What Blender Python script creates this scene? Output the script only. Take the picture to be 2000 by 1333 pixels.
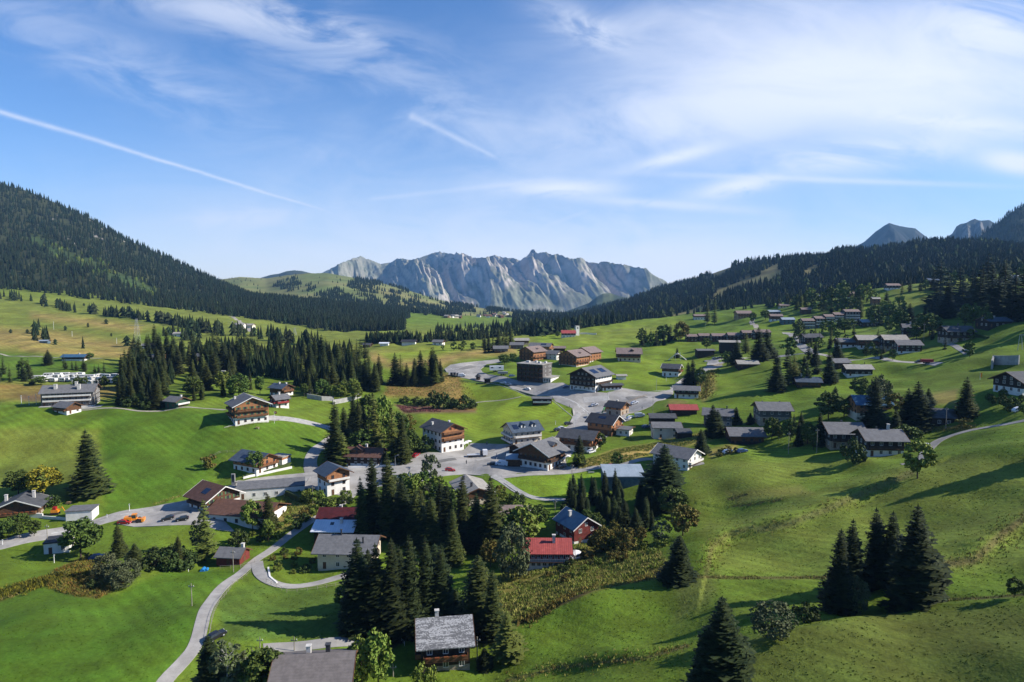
import bpy, math, random
import numpy as np
from mathutils import Vector, Matrix, geometry
R = math.radians
random.seed(7); rng = np.random.default_rng(7)
for o in list(bpy.data.objects): bpy.data.objects.remove(o)
C = bpy.context.scene.collection

# ------------------------------------------------------------------ camera, sky, sun, exposure
F = 2000 * 24 / 36.0
PITCH = math.atan(106.5 / F); CP, SP = math.cos(PITCH), math.sin(PITCH)
CAMZ = 80.0
cam = bpy.data.objects.new('camera', bpy.data.cameras.new('camera'))
C.objects.link(cam); bpy.context.scene.camera = cam
cam.location = (0, 0, CAMZ); cam.rotation_euler = (math.pi / 2 - PITCH, 0, 0)
cam.data.lens = 24; cam.data.sensor_width = 36; cam.data.clip_start = 0.5; cam.data.clip_end = 60000
SUN_AZ = R(-1)      # direction to the sun: +x turned this much towards +y
SUN_EL = R(33)
sd = Vector((math.cos(SUN_EL) * math.cos(SUN_AZ), math.cos(SUN_EL) * math.sin(SUN_AZ), math.sin(SUN_EL)))
sun = bpy.data.objects.new('sun', bpy.data.lights.new('sun', 'SUN')); C.objects.link(sun)
sun.data.energy = 5.0; sun.data.angle = R(0.5); sun.data.color = (1.0, 0.94, 0.84)
sun.rotation_euler = sd.to_track_quat('Z', 'Y').to_euler(); sun.location = (200, 0, 400)
sc = bpy.context.scene
sc.view_settings.view_transform = 'Standard'; sc.view_settings.look = 'None'
sc.view_settings.exposure = 0.8; sc.view_settings.gamma = 1.0; sc.view_settings.use_curve_mapping = False
sc.cycles.max_bounces = 5; sc.cycles.diffuse_bounces = 2; sc.cycles.glossy_bounces = 2
sc.cycles.transmission_bounces = 2; sc.cycles.volume_bounces = 0; sc.cycles.transparent_max_bounces = 6
sc.cycles.use_denoising = True

def pdir(u, v):
    """direction of a photo pixel (2000 x 1333), per metre of depth along +Y"""
    x = (u - 1000) / F; y = -(v - 666.5) / F
    dy = CP + y * SP
    return x / dy, (-SP + y * CP) / dy        # x per Y, z per Y
def proj(x, y, z):
    z = z - CAMZ
    f = y * CP - z * SP; up = y * SP + z * CP
    f = np.maximum(f, 1e-3)
    return 1000 + F * x / f, 666.5 - F * up / f

world = bpy.data.worlds.new('World'); sc.world = world; world.use_nodes = True
world.cycles.sampling_method = 'MANUAL'; world.cycles.sample_map_resolution = 256
wt = world.node_tree; wt.nodes.clear()
class NT:
    def __init__(s, t): s.t = t
    def n(s, ty, **k):
        nd = s.t.nodes.new(ty)
        for a, b in k.items(): setattr(nd, a, b)
        return nd
    def l(s, a, b): s.t.links.new(a, b)
    def m(s, op, *a, clamp=False):
        nd = s.t.nodes.new('ShaderNodeMath'); nd.operation = op; nd.use_clamp = clamp
        for i, x in enumerate(a):
            if isinstance(x, (int, float)): nd.inputs[i].default_value = x
            else: s.t.links.new(x, nd.inputs[i])
        return nd.outputs[0]
    def mix(s, f, a, b, mode='MIX'):
        nd = s.t.nodes.new('ShaderNodeMix'); nd.data_type = 'RGBA'; nd.blend_type = mode
        for sock, x in ((nd.inputs[0], f), (nd.inputs[6], a), (nd.inputs[7], b)):
            if isinstance(x, (int, float)): sock.default_value = x
            elif isinstance(x, tuple): sock.default_value = (*x, 1)
            else: s.t.links.new(x, sock)
        return nd.outputs[2]
    def noise(s, vec, scale, detail=4, rough=0.55, dist=0.0):
        nd = s.t.nodes.new('ShaderNodeTexNoise'); nd.inputs['Scale'].default_value = scale
        nd.inputs['Detail'].default_value = detail; nd.inputs['Roughness'].default_value = rough
        nd.inputs['Distortion'].default_value = dist
        if vec is not None: s.t.links.new(vec, nd.inputs['Vector'])
        return nd.outputs[0]
    def comb(s, x, y, z):
        nd = s.t.nodes.new('ShaderNodeCombineXYZ')
        for i, q in enumerate((x, y, z)):
            if isinstance(q, (int, float)): nd.inputs[i].default_value = q
            else: s.t.links.new(q, nd.inputs[i])
        return nd.outputs[0]
    def ramp(s, f, lo, hi):
        nd = s.t.nodes.new('ShaderNodeMapRange'); nd.inputs[1].default_value = lo; nd.inputs[2].default_value = hi
        nd.interpolation_type = 'SMOOTHSTEP'; s.t.links.new(f, nd.inputs[0]); return nd.outputs[0]
W = NT(wt)
sky = W.n('ShaderNodeTexSky', sky_type='NISHITA', sun_disc=False, sun_elevation=SUN_EL,
          sun_rotation=math.pi / 2 - SUN_AZ, altitude=1500, air_density=1.0, dust_density=0.6, ozone_density=2.2)
bg = W.n('ShaderNodeBackground'); wo = W.n('ShaderNodeOutputWorld')
tc = W.n('ShaderNodeTexCoord'); sep = W.n('ShaderNodeSeparateXYZ'); W.l(tc.outputs['Generated'], sep.inputs[0])
ymax = W.m('MAXIMUM', sep.outputs[1], 0.03)
SX = W.m('DIVIDE', sep.outputs[0], ymax); SZ = W.m('DIVIDE', sep.outputs[2], ymax)
def rot(a, cx, cz):
    ca, sa = math.cos(a), math.sin(a)
    x = W.m('SUBTRACT', SX, cx); z = W.m('SUBTRACT', SZ, cz)
    p = W.m('ADD', W.m('MULTIPLY', x, ca), W.m('MULTIPLY', z, sa))
    q = W.m('SUBTRACT', W.m('MULTIPLY', z, ca), W.m('MULTIPLY', x, sa))
    return p, q
clouds = None
_sk = W.m('ADD', SZ, W.m('MULTIPLY', SX, 0.12)); _sl = W.m('SUBTRACT', SZ, W.m('MULTIPLY', SX, 0.06))
CN = [W.noise(W.comb(W.m('MULTIPLY', SX, 0.45), _sl, 0.7), 9.0, 6, 0.62, 0.8), W.noise(W.comb(W.m('MULTIPLY', SX, 0.35), _sk, 1.9), 17.0, 6, 0.62, 0.9),
      W.noise(W.comb(W.m('MULTIPLY', SX, 0.4), _sl, 3.3), 34.0, 6, 0.65, 0.8)]
def cloud(u, v, wu, wv, ang, amp, ns=6.0, str_=4.0, lo=0.35, hi=0.65, pw=1.0, det=6):
    """a patch of cirrus in direction of (u, v), half sizes wu wv in photo px, tilt ang deg"""
    global clouds
    cx, cz = pdir(u, v); p, q = rot(R(ang), cx, cz)
    a = W.m('DIVIDE', p, wu / F); b = W.m('DIVIDE', q, wv / F)
    d2 = W.m('ADD', W.m('MULTIPLY', a, a), W.m('MULTIPLY', b, b))
    g = W.m('EXPONENT', W.m('MULTIPLY', d2, -pw))
    if ns:
        nz = CN[0 if ns < 5.5 else 1 if ns < 11 else 2]
        g = W.m('MULTIPLY', g, W.ramp(nz, lo, hi))
    g = W.m('MULTIPLY', g, min(amp * 1.35, 1.1), clamp=True)
    clouds = g if clouds is None else W.m('SUBTRACT', W.m('ADD', clouds, g), W.m('MULTIPLY', clouds, g))
def trail(u0, v0, u1, v1, w0, w1, amp):
    """a condensation trail between two directions"""
    global clouds
    x0, z0 = pdir(u0, v0); x1, z1 = pdir(u1, v1)
    ln = math.hypot(x1 - x0, z1 - z0); p, q = rot(math.atan2(z1 - z0, x1 - x0), x0, z0)
    t = W.m('DIVIDE', p, ln)
    inside = W.m('MULTIPLY', W.ramp(t, -0.02, 0.03), W.m('SUBTRACT', 1, W.ramp(t, 0.8, 1.0)))
    wob = W.m('MULTIPLY', W.m('SUBTRACT', CN[1], 0.5), 2.2 * w0 / F)
    wd = W.m('MULTIPLY_ADD', W.m('MINIMUM', W.m('MAXIMUM', t, 0), 1), (w1 - w0) / F, w0 / F)
    s = W.m('DIVIDE', W.m('ADD', q, wob), wd)
    g = W.m('MULTIPLY', W.m('EXPONENT', W.m('MULTIPLY', W.m('MULTIPLY', s, s), -1)), inside)
    g = W.m('MULTIPLY', g, W.m('MULTIPLY_ADD', CN[2], amp, amp * 0.35))
    clouds = W.m('SUBTRACT', W.m('ADD', clouds, g), W.m('MULTIPLY', clouds, g))
# big veil upper right, built of overlapping patches
cloud(1800, 160, 420, 110, -3, 0.62, 4.5, 3.0, -0.1, 0.72)
cloud(1800, 170, 380, 80, -3, 0.3, 0)
cloud(1560, 130, 330, 120, 8, 0.55, 5.0, 3.0, -0.1, 0.8)
cloud(1420, 40, 330, 60, 6, 0.38, 6.0, 3.0, 0.1, 0.8)
cloud(1300, 240, 330, 70, 4, 0.5, 5.0, 4.0, 0.25, 0.75)
cloud(1950, 60, 170, 70, -6, 0.6, 9.0, 2.0, 0.35, 0.65)
cloud(1700, 300, 240, 34, 6, 0.6, 8.0, 5.0, 0.3, 0.65)
cloud(1870, 240, 220, 18, -6, 0.6, 16.0, 5.0, 0.35, 0.6)
cloud(1985, 318, 70, 22, -8, 1.0, 12.0, 2.5, 0.0, 0.45)
cloud(1980, 318, 45, 13, -8, .6, 0)
cloud(1440, 365, 85, 17, 12, 0.9, 15.0, 3.0, 0.25, 0.5)
cloud(1620, 352, 320, 6, -2, 0.38, 10.0, 8.0, 0.15, 0.5)
cloud(1320, 307, 95, 13, 14, 0.65, 14.0, 5.0, 0.2, 0.5)
cloud(1095, 368, 110, 15, 0, 0.75, 12.0, 5.0, 0.2, 0.5)
cloud(1130, 50, 90, 28, -22, 0.55, 10.0, 3.0, 0.25, 0.6)
cloud(410, 22, 190, 36, -10, 0.36, 9.0, 3.5, 0.25, 0.6)
cloud(620, 50, 170, 30, -14, 0.25, 9.0, 3.5, 0.3, 0.65)
cloud(250, 130, 420, 60, -24, 0.24, 10.0, 6.0, 0.35, 0.7)
cloud(760, 170, 420, 90, -30, 0.24, 7.0, 6.0, 0.35, 0.7)
cloud(470, 425, 130, 20, 3, 0.45, 12.0, 5.0, 0.25, 0.6)
cloud(1300, 400, 180, 9, -4, 0.5, 14.0, 8.0, 0.2, 0.55)
cloud(1000, 455, 1000, 90, 0, 0.45, 7.0, 8.0, 0.0, 0.8)
cloud(1100, 515, 1000, 60, 0, 0.62, 5.0, 9.0, 0.05, 0.6)
cloud(1230, 540, 420, 50, 0, 0.5, 0)
cloud(900, 360, 900, 140, 3, 0.2, 5.0, 7.0, 0.0, 0.8)
trail(-60, 200, 690, 428, 5.0, 2.2, 0.6)
trail(800, 225, 985, 316, 7, 3.5, 0.36)
trail(720, 390, 1120, 345, 4, 6, 0.25)
trail(1060, 445, 1160, 408, 4, 3, 0.2)
hs = W.n('ShaderNodeHueSaturation'); hs.inputs['Saturation'].default_value = 1.22
W.l(sky.outputs[0], hs.inputs['Color'])
W.l(W.mix(clouds, W.mix(1.0, hs.outputs[0], (0.86, 0.86, 0.98), 'MULTIPLY'), (5.9, 6.1, 6.7)), bg.inputs[0]); bg.inputs[1].default_value = 0.1
W.l(bg.outputs[0], wo.inputs[0])

# ------------------------------------------------------------------ materials
def fcol(c): return (c, c, c) if isinstance(c, (int, float)) else c
MATS = {}
def mat(name, c1, c2=None, scale=2.0, rough=0.85, bump=0.0, bscale=8.0, spec=0.2, metal=0.0, stripe=None, rnd=0.0, detail=5):
    """procedural surface: two real colours mixed by noise, optional boards/courses (stripe = axis, spacing, strength)"""
    if name in MATS: return MATS[name]
    m = bpy.data.materials.new(name); m.use_nodes = True; N = NT(m.node_tree)
    b = m.node_tree.nodes['Principled BSDF']; tcn = N.n('ShaderNodeTexCoord')
    c1 = fcol(c1); c2 = fcol(c2) if c2 is not None else tuple(x * 0.75 for x in c1)
    vec = tcn.outputs['Object']
    col = N.mix(N.ramp(N.noise(vec, scale, detail, 0.62), 0.36, 0.64), c1, c2)
    if stripe:
        ax, sp, st = stripe[:3]
        s = N.n('ShaderNodeSeparateXYZ'); N.l(vec, s.inputs[0])
        fr = N.m('FRACT', N.m('DIVIDE', s.outputs['xyz'.index(ax)], sp))
        ln = N.m('LESS_THAN', fr, stripe[3] if len(stripe) > 3 else 0.14)
        cell = N.m('FLOOR', N.m('DIVIDE', s.outputs['xyz'.index(ax)], sp))
        wn = N.n('ShaderNodeTexWhiteNoise', noise_dimensions='1D'); N.l(cell, wn.inputs['W'])
        col = N.mix(N.m('MULTIPLY', wn.outputs[0], st * 0.6), col, tuple(x * 0.55 for x in c1))
        col = N.mix(N.m('MULTIPLY', ln, st), col, tuple(x * 0.35 for x in c1))
    if rnd:
        oi = N.n('ShaderNodeObjectInfo'); h = N.n('ShaderNodeHueSaturation')
        N.l(N.m('MULTIPLY_ADD', oi.outputs['Random'], rnd, 1 - rnd * 0.5), h.inputs['Value'])
        N.l(N.m('MULTIPLY_ADD', oi.outputs['Random'], -rnd * 0.06, 0.5 + rnd * 0.03), h.inputs['Hue'])
        N.l(col, h.inputs['Color']); col = h.outputs[0]
    N.l(col, b.inputs['Base Color'])
    b.inputs['Roughness'].default_value = rough; b.inputs['Specular IOR Level'].default_value = spec
    b.inputs['Metallic'].default_value = metal
    if bump:
        bn = N.n('ShaderNodeBump'); bn.inputs['Strength'].default_value = bump; bn.inputs['Distance'].default_value = 0.3
        N.l(N.noise(vec, bscale, 4, 0.6), bn.inputs['Height']); N.l(bn.outputs[0], b.inputs['Normal'])
    MATS[name] = m; return m
def vmat(name, scale, amt, rough=0.95, bump=0.0, bscale=1.0, fine=None, mow=False):
    """colour comes from the mesh's own colour attribute (kind of vegetation or rock), broken up by noise"""
    m = bpy.data.materials.new(name); m.use_nodes = True; N = NT(m.node_tree)
    b = m.node_tree.nodes['Principled BSDF']; a = N.n('ShaderNodeAttribute', attribute_name='col')
    tcn = N.n('ShaderNodeTexCoord'); vec = tcn.outputs['Object']
    n1 = N.ramp(N.noise(vec, scale, 6, 0.65), 0.3, 0.7)
    h = N.n('ShaderNodeHueSaturation'); N.l(a.outputs[0], h.inputs['Color'])
    val = N.m('MULTIPLY_ADD', n1, amt, 1 - amt * 0.5)
    if mow:
        w = N.n('ShaderNodeTexWave', wave_type='BANDS', bands_direction='DIAGONAL'); w.inputs['Scale'].default_value = 0.12; w.inputs['Distortion'].default_value = 9; w.inputs['Detail'].default_value = 2; w.inputs['Detail Scale'].default_value = 0.12
        N.l(vec, w.inputs['Vector']); big = N.noise(vec, 0.02, 3); val = N.m('MULTIPLY', val, N.m('MULTIPLY_ADD', N.m('MULTIPLY', w.outputs[1], N.ramp(big, .4, .6)), 0.2, 0.92))
        val = N.m('MULTIPLY', val, N.m('MULTIPLY_ADD', big, 0.45, 0.78))
    if fine:
        n2 = N.noise(vec, fine[0], 3, 0.7); val = N.m('MULTIPLY', val, N.m('MULTIPLY_ADD', n2, fine[1], 1 - fine[1] * 0.5))
    N.l(val, h.inputs['Value']); N.l(N.m('MULTIPLY_ADD', n1, 0.016, 0.492), h.inputs['Hue'])
    N.l(h.outputs[0], b.inputs['Base Color']); b.inputs['Roughness'].default_value = rough
    b.inputs['Specular IOR Level'].default_value = 0.1
    if bump:
        bn = N.n('ShaderNodeBump'); bn.inputs['Strength'].default_value = bump; bn.inputs['Distance'].default_value = 1.0
        N.l(N.noise(vec, bscale, 5, 0.65), bn.inputs['Height']); N.l(bn.outputs[0], b.inputs['Normal'])
    return m

# ------------------------------------------------------------------ mesh helpers
def fast_mesh(name, verts, faces, mats, mi=None, col=None, smooth=False):
    """faces: (n, 3) or (n, 4) int array"""
    me = bpy.data.meshes.new(name); nv = len(verts); nf, k = faces.shape
    me.vertices.add(nv); me.vertices.foreach_set('co', np.asarray(verts, np.float32).ravel())
    me.loops.add(nf * k); me.loops.foreach_set('vertex_index', faces.astype(np.int32).ravel())
    me.polygons.add(nf); me.polygons.foreach_set('loop_start', np.arange(0, nf * k, k, dtype=np.int32))
    for m in mats: me.materials.append(m)
    if mi is not None: me.polygons.foreach_set('material_index', np.asarray(mi, np.int32))
    me.polygons.foreach_set('use_smooth', np.full(nf, smooth, bool))
    if col is not None:
        a = me.attributes.new('col', 'FLOAT_COLOR', 'POINT')
        c4 = np.ones((nv, 4), np.float32); c4[:, :3] = col; a.data.foreach_set('color', c4.ravel())
    me.update(calc_edges=True); me.validate(); return me
def link(name, me, parent=None, loc=None, rz=0.0, scale=None):
    o = bpy.data.objects.new(name, me); C.objects.link(o)
    if parent is not None: o.parent = parent
    if loc is not None: o.location = loc
    if rz: o.rotation_euler = (0, 0, rz)
    if scale is not None: o.scale = scale if isinstance(scale, tuple) else (scale,) * 3
    return o
def tag(o, label=None, cat=None, group=None, kind=None):
    if label: o['label'] = label
    if cat: o['category'] = cat
    if group: o['group'] = group
    if kind: o['kind'] = kind
    return o
class MB:
    def __init__(s): s.v = []; s.f = []; s.m = []
    def face(s, pts, m=0):
        i = len(s.v); s.v += [tuple(p) for p in pts]; s.f.append(tuple(range(i, i + len(pts)))); s.m.append(m)
    def hexa(s, p, m=0):
        """8 points: bottom 4 ccw, top 4 ccw"""
        i = len(s.v); s.v += [tuple(q) for q in p]
        for f in ((3, 2, 1, 0), (4, 5, 6, 7), (0, 1, 5, 4), (1, 2, 6, 5), (2, 3, 7, 6), (3, 0, 4, 7)):
            s.f.append(tuple(i + k for k in f)); s.m.append(m)
    def box(s, x0, x1, y0, y1, z0, z1, m=0):
        s.hexa([(x0, y0, z0), (x1, y0, z0), (x1, y1, z0), (x0, y1, z0), (x0, y0, z1), (x1, y0, z1), (x1, y1, z1), (x0, y1, z1)], m)
    def cyl(s, p0, p1, r0, r1=None, n=8, m=0, cap=True):
        r1 = r0 if r1 is None else r1
        a = Vector(p0); b = Vector(p1); d = (b - a).normalized()
        q = d.to_track_quat('Z', 'Y'); i = len(s.v)
        for c, r in ((a, r0), (b, r1)):
            for k in range(n):
                t = 2 * math.pi * k / n; s.v.append(tuple(c + q @ Vector((r * math.cos(t), r * math.sin(t), 0))))
        for k in range(n):
            s.f.append((i + k, i + (k + 1) % n, i + n + (k + 1) % n, i + n + k)); s.m.append(m)
        if cap:
            s.f.append(tuple(i + n + k for k in range(n))); s.m.append(m)
            s.f.append(tuple(i + n - 1 - k for k in range(n))); s.m.append(m)
    def mesh(s, name, mats, smooth=False):
        me = bpy.data.meshes.new(name); me.from_pydata(s.v, [], s.f)
        for m in (mats if isinstance(mats, (list, tuple)) else [mats]): me.materials.append(m)
        me.polygons.foreach_set('material_index', s.m)
        if smooth: me.polygons.foreach_set('use_smooth', [True] * len(s.f))
        me.update(); return me
    def build(s, name, mats, parent=None, loc=None, rz=0.0, smooth=False):
        return link(name, s.mesh(name, mats, smooth), parent, loc, rz)
def empty(name, loc, rz=0.0):
    o = bpy.data.objects.new(name, None); C.objects.link(o); o.location = loc; o.rotation_euler = (0, 0, rz)
    o.empty_display_size = 1; return o

# ------------------------------------------------------------------ terrain height from surveyed points (photo u, v, z below camera or depth)
CTRL = [
 (-300,1333,-76),(0,1333,-77),(300,1333,-78),(600,1333,-79),(865,1310,-79),(1000,1333,-78),(1200,1333,-72),(1400,1333,-66),(1700,1333,-60),(2000,1333,-56),(2300,1333,-52),
 (100,1200,-81),(380,1180,-81),(600,1180,-81.5),(850,1200,-82),(1020,1200,-79),(1150,1180,-75),(1350,1140,-71),(1600,1200,-64),(1780,1185,-63),(2000,1180,-58),
 (1700,1100,-64),(1750,1000,-63),(1750,900,-60),(1715,885,-60),(1830,850,-56),(1900,740,-44),(1870,668,-33),(1980,1000,-56),(1980,860,-50),
 (1800,640,-34),(1950,600,-15),(1850,600,-20),(1960,545,712),(2100,540,650),(2050,640,-22),(2050,750,-38),(2100,900,-48),(2150,1100,-52),
 (1500,1250,-65),(1500,1140,-68),(1500,1050,-70),(1500,980,-70),(1500,900,-68),(1500,860,-66),(1500,800,-61.5),(1500,760,-57),(1500,700,-49),(1500,660,-43),(1500,625,-35),
 (1600,850,-62),(1600,780,-56),(1620,720,-48),(1640,670,-40),(1700,740,-50),(1720,690,-42),(1700,620,-31),
 (1050,650,-62),(1150,640,-57),(1300,622,-47),(1400,607,-37),(1500,595,-27),(1600,585,-17),(1700,572,-7),(1740,566,-3.5),
 (1300,1200,-71.5),(1290,1140,-74),(1250,1100,-79),(1320,1050,-77),(1300,980,-77),(1290,940,-75),(1330,910,-73),(1300,860,-70),(1300,820,-68),(1330,770,-63),(1300,740,-61),(1400,700,-55),(1300,700,-57),(1330,660,-52),(1400,760,-60),(1400,850,-68),(1400,940,-71),(1420,640,-46),
 (1080,1090,-83),(1000,1150,-83),(1050,975,-79),(1200,960,-79),(1100,920,-76.5),(1000,930,-77),(920,910,-76),(950,880,-75),(870,880,-75),(1010,860,-74),(1150,830,-71),(1140,800,-69),(1050,800,-70),(1000,750,-64),(950,720,-60),(880,715,-60),(1100,755,-62),(1155,762,-62),(1228,705,-56),(1225,765,-63),(1100,700,-57.5),
 (800,760,-68),(800,810,-72),(900,820,-73),(720,850,-76),(700,900,-78),(600,950,-80),(650,1050,-84),(560,1080,-85),(470,1090,-85),(350,1020,-83),(240,1020,-83.5),(100,1060,-84),(0,1060,-83),(160,1000,-83),(60,1010,-83),(800,1050,-83),(900,1000,-80),(440,960,-81.5),(-200,1050,-82),
 (140,793,-62),(483,828,-66.5),(100,900,-76),(200,830,-67),(200,900,-74),(170,960,-80),(400,900,-76),(400,850,-70),(300,810,-65),(500,950,-81),(600,900,-78),(600,850,-74),(600,800,-68),(640,760,-66),(0,830,-67),(-200,900,-74),
 (50,760,-63),(300,760,-64),(200,735,-64),(450,735,-64),(0,700,-60),(200,690,-59),(400,690,-60),(700,690,-62),(750,700,-61.5),(800,680,-60.5),(850,660,-58),(700,660,-62),(740,650,-63),(900,660,-60),(1000,665,-61),(-200,720,-60),
 (0,650,-52),(200,650,-54),(400,660,-58),(0,610,-38),(200,610,-40),(400,630,-53),(0,580,-18),(200,585,-25),(300,600,-38),(0,560,1330),(100,570,1330),(250,590,1350),(350,602,1330),(480,618,1300),(600,640,1120),(650,652,1080),(-200,560,1300),(-200,640,-48),
 (800,645,-66),(820,637,-80),(900,632,-88),(560,648,-62),
]
WCTRL = [(-1500,2100,-20),(-900,2200,-40),(-300,2600,-150),(0,2600,-170),(400,2600,-150),(100,3800,-420),(-800,3800,-420),(800,2300,-60),(1400,1800,0),(-2500,3200,0),(2600,2600,20),
         (0,1500,-95),(250,1500,-90),(0,60,-75),(-60,60,-76),(60,60,-70),(300,250,-48),(-120,60,-76),(120,60,-60),(700,1300,-48),(500,1500,-70)]
def build_tps():
    P = []
    for u, v, w in CTRL:
        dx, dz = pdir(u, v)
        Y = w / dz if w < 0 else w
        P.append((dx * Y, Y, dz * Y))
    P = np.array(P + [tuple(map(float, q)) for q in WCTRL])
    th = np.arctan2(P[:, 0], P[:, 1]); lr = np.log(np.hypot(P[:, 0], P[:, 1]))
    X = np.stack([th, lr], 1); n = len(X)
    d = np.hypot(X[:, None, 0] - X[None, :, 0], X[:, None, 1] - X[None, :, 1])
    K = np.where(d > 0, d * d * np.log(d + 1e-12), 0) + 0.0012 * np.eye(n)
    Q = np.hstack([np.ones((n, 1)), X]); A = np.zeros((n + 3, n + 3))
    A[:n, :n] = K; A[:n, n:] = Q; A[n:, :n] = Q.T
    return X, np.linalg.solve(A, np.concatenate([P[:, 2], np.zeros(3)]))
TX, TW = build_tps()
WAVES = [(rng.uniform(0, 2 * math.pi), rng.uniform(0, 6.28), L, a) for L, a in
         [(90, .5), (70, .45), (52, .4), (41, .3), (33, .25), (26, .18), (20, .14), (15, .07)] for _ in (0, 1)]
def tps(th, lr):
    out = np.empty(th.shape)
    thc = 0.8 * np.tanh(th / 0.8 * 0.9) / math.tanh(0.9) if False else np.clip(th, -0.9, 0.9)
    for i in range(0, len(th), 20000):
        a = thc[i:i + 20000, None] - TX[None, :, 0]; b = lr[i:i + 20000, None] - TX[None, :, 1]
        d2 = a * a + b * b + 1e-14
        out[i:i + 20000] = (0.5 * d2 * np.log(d2)) @ TW[:-3] + TW[-3] + TW[-2] * thc[i:i + 20000] + TW[-1] * lr[i:i + 20000]
    return out
TH = np.concatenate([np.linspace(-math.pi, -0.80, 60)[:-1], np.linspace(-0.80, 0.80, 620), np.linspace(0.80, math.pi, 60)[1:]])
LR = np.concatenate([np.linspace(math.log(8), math.log(90), 50)[:-1], np.linspace(math.log(90), math.log(1500), 620), np.linspace(math.log(1500), math.log(5200), 120)[1:]])
def make_grid():
    gt, gl = np.meshgrid(TH, LR, indexing='ij'); r = np.exp(gl); x = r * np.sin(gt); y = r * np.cos(gt)
    # the surface between survey points is interpolated on a coarser net first, then refined
    ct = TH[::3] if (len(TH) - 1) % 3 == 0 else np.append(TH[::3], TH[-1]); cl = LR[::3] if (len(LR) - 1) % 3 == 0 else np.append(LR[::3], LR[-1])
    a, b = np.meshgrid(ct, cl, indexing='ij'); zc = tps(a.ravel(), np.maximum(b.ravel(), math.log(70))).reshape(a.shape)
    z = np.stack([np.interp(LR, cl, row) for row in zc]); z = np.stack([np.interp(TH, ct, z[:, j]) for j in range(z.shape[1])], 1)
    k = np.array([1, 2, 3, 2, 1]) / 9.0   # smooth the refinement
    zp = np.pad(z, 2, mode='edge'); z = sum(k[i] * zp[i:i + z.shape[0], 2:-2] for i in range(5))
    zp = np.pad(z, 2, mode='edge'); z = sum(k[i] * zp[2:-2, i:i + z.shape[1]] for i in range(5))
    for an, ph, L, am in WAVES:
        z += am * np.sin((x * math.cos(an) + y * math.sin(an)) * 2 * math.pi / L + ph) * np.clip((r - 60) / 60, 0, 1) * np.clip(1.4 - r / 2500, 0.3, 1)
    z = np.where((r > 2300) & (np.abs(gt) < 1.2), np.minimum(z, -70 - (r - 2300) * 0.22), z)
    return x, y, z + CAMZ
GX, GY, GZ = make_grid()
def H(x, y):
    x = np.asarray(x, float); y = np.asarray(y, float)
    th = np.arctan2(x, y); lr = np.log(np.maximum(np.hypot(x, y), 8.1))
    i = np.interp(th, TH, np.arange(len(TH))); j = np.interp(lr, LR, np.arange(len(LR)))
    i0 = np.clip(i.astype(int), 0, len(TH) - 2); j0 = np.clip(j.astype(int), 0, len(LR) - 2); a = i - i0; b = j - j0
    return (GZ[i0, j0] * (1 - a) * (1 - b) + GZ[i0 + 1, j0] * a * (1 - b) + GZ[i0, j0 + 1] * (1 - a) * b + GZ[i0 + 1, j0 + 1] * a * b)
YS = np.exp(np.linspace(math.log(60), math.log(4000), 900))
def hit(u, v, fall=None):
    """where the sight line of a photo pixel meets the ground"""
    dx, dz = pdir(u, v); g = CAMZ + dz * YS - H(dx * YS, YS)
    k = np.nonzero((g[:-1] > 0) & (g[1:] <= 0))[0]
    if len(k) == 0:
        if fall is None: print('NOHIT', u, v); return None
        Y = fall
    else:
        k = k[0]; t = g[k] / (g[k] - g[k + 1]); Y = YS[k] * (1 - t) + YS[k + 1] * t
    x = dx * Y; return Vector((x, Y, float(H(x, Y))))
def inpoly(px, py, poly):
    c = np.zeros(px.shape, bool); n = len(poly)
    for i in range(n):
        x0, y0 = poly[i]; x1, y1 = poly[(i + 1) % n]
        if y0 == y1: continue
        t = (py - y0) / (y1 - y0)
        c ^= ((y0 > py) != (y1 > py)) & (px < x0 + t * (x1 - x0))
    return c
def edist(px, py, poly, closed=True):
    d = np.full(px.shape, 1e9); n = len(poly)
    for i in range(n if closed else n - 1):
        x0, y0 = poly[i]; x1, y1 = poly[(i + 1) % n]
        L2 = (x1 - x0) ** 2 + (y1 - y0) ** 2 + 1e-9
        t = np.clip(((px - x0) * (x1 - x0) + (py - y0) * (y1 - y0)) / L2, 0, 1)
        d = np.minimum(d, np.hypot(px - x0 - t * (x1 - x0), py - y0 - t * (y1 - y0)))
    return d
def vnoise(x, y, seed=0, octs=4):
    """smooth value noise in numpy"""
    out = 0; amp = 1; tot = 0
    for o in range(octs):
        xi = np.floor(x).astype(np.int64); yi = np.floor(y).astype(np.int64); fx = x - xi; fy = y - yi
        fx = fx * fx * (3 - 2 * fx); fy = fy * fy * (3 - 2 * fy)
        def hsh(a, b):
            h = (a * 374761393 + b * 668265263 + (seed + o) * 1442695041) & 0x7fffffff
            h = ((h ^ (h >> 13)) * 1274126177) & 0x7fffffff
            return ((h ^ (h >> 16)) & 0xffff) / 65535.0
        v = (hsh(xi, yi) * (1 - fx) + hsh(xi + 1, yi) * fx) * (1 - fy) + (hsh(xi, yi + 1) * (1 - fx) + hsh(xi + 1, yi + 1) * fx) * fy
        out = out + v * amp; tot += amp; amp *= 0.5; x = x * 2.03 + 11.3; y = y * 2.03 + 5.7
    return out / tot

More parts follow.
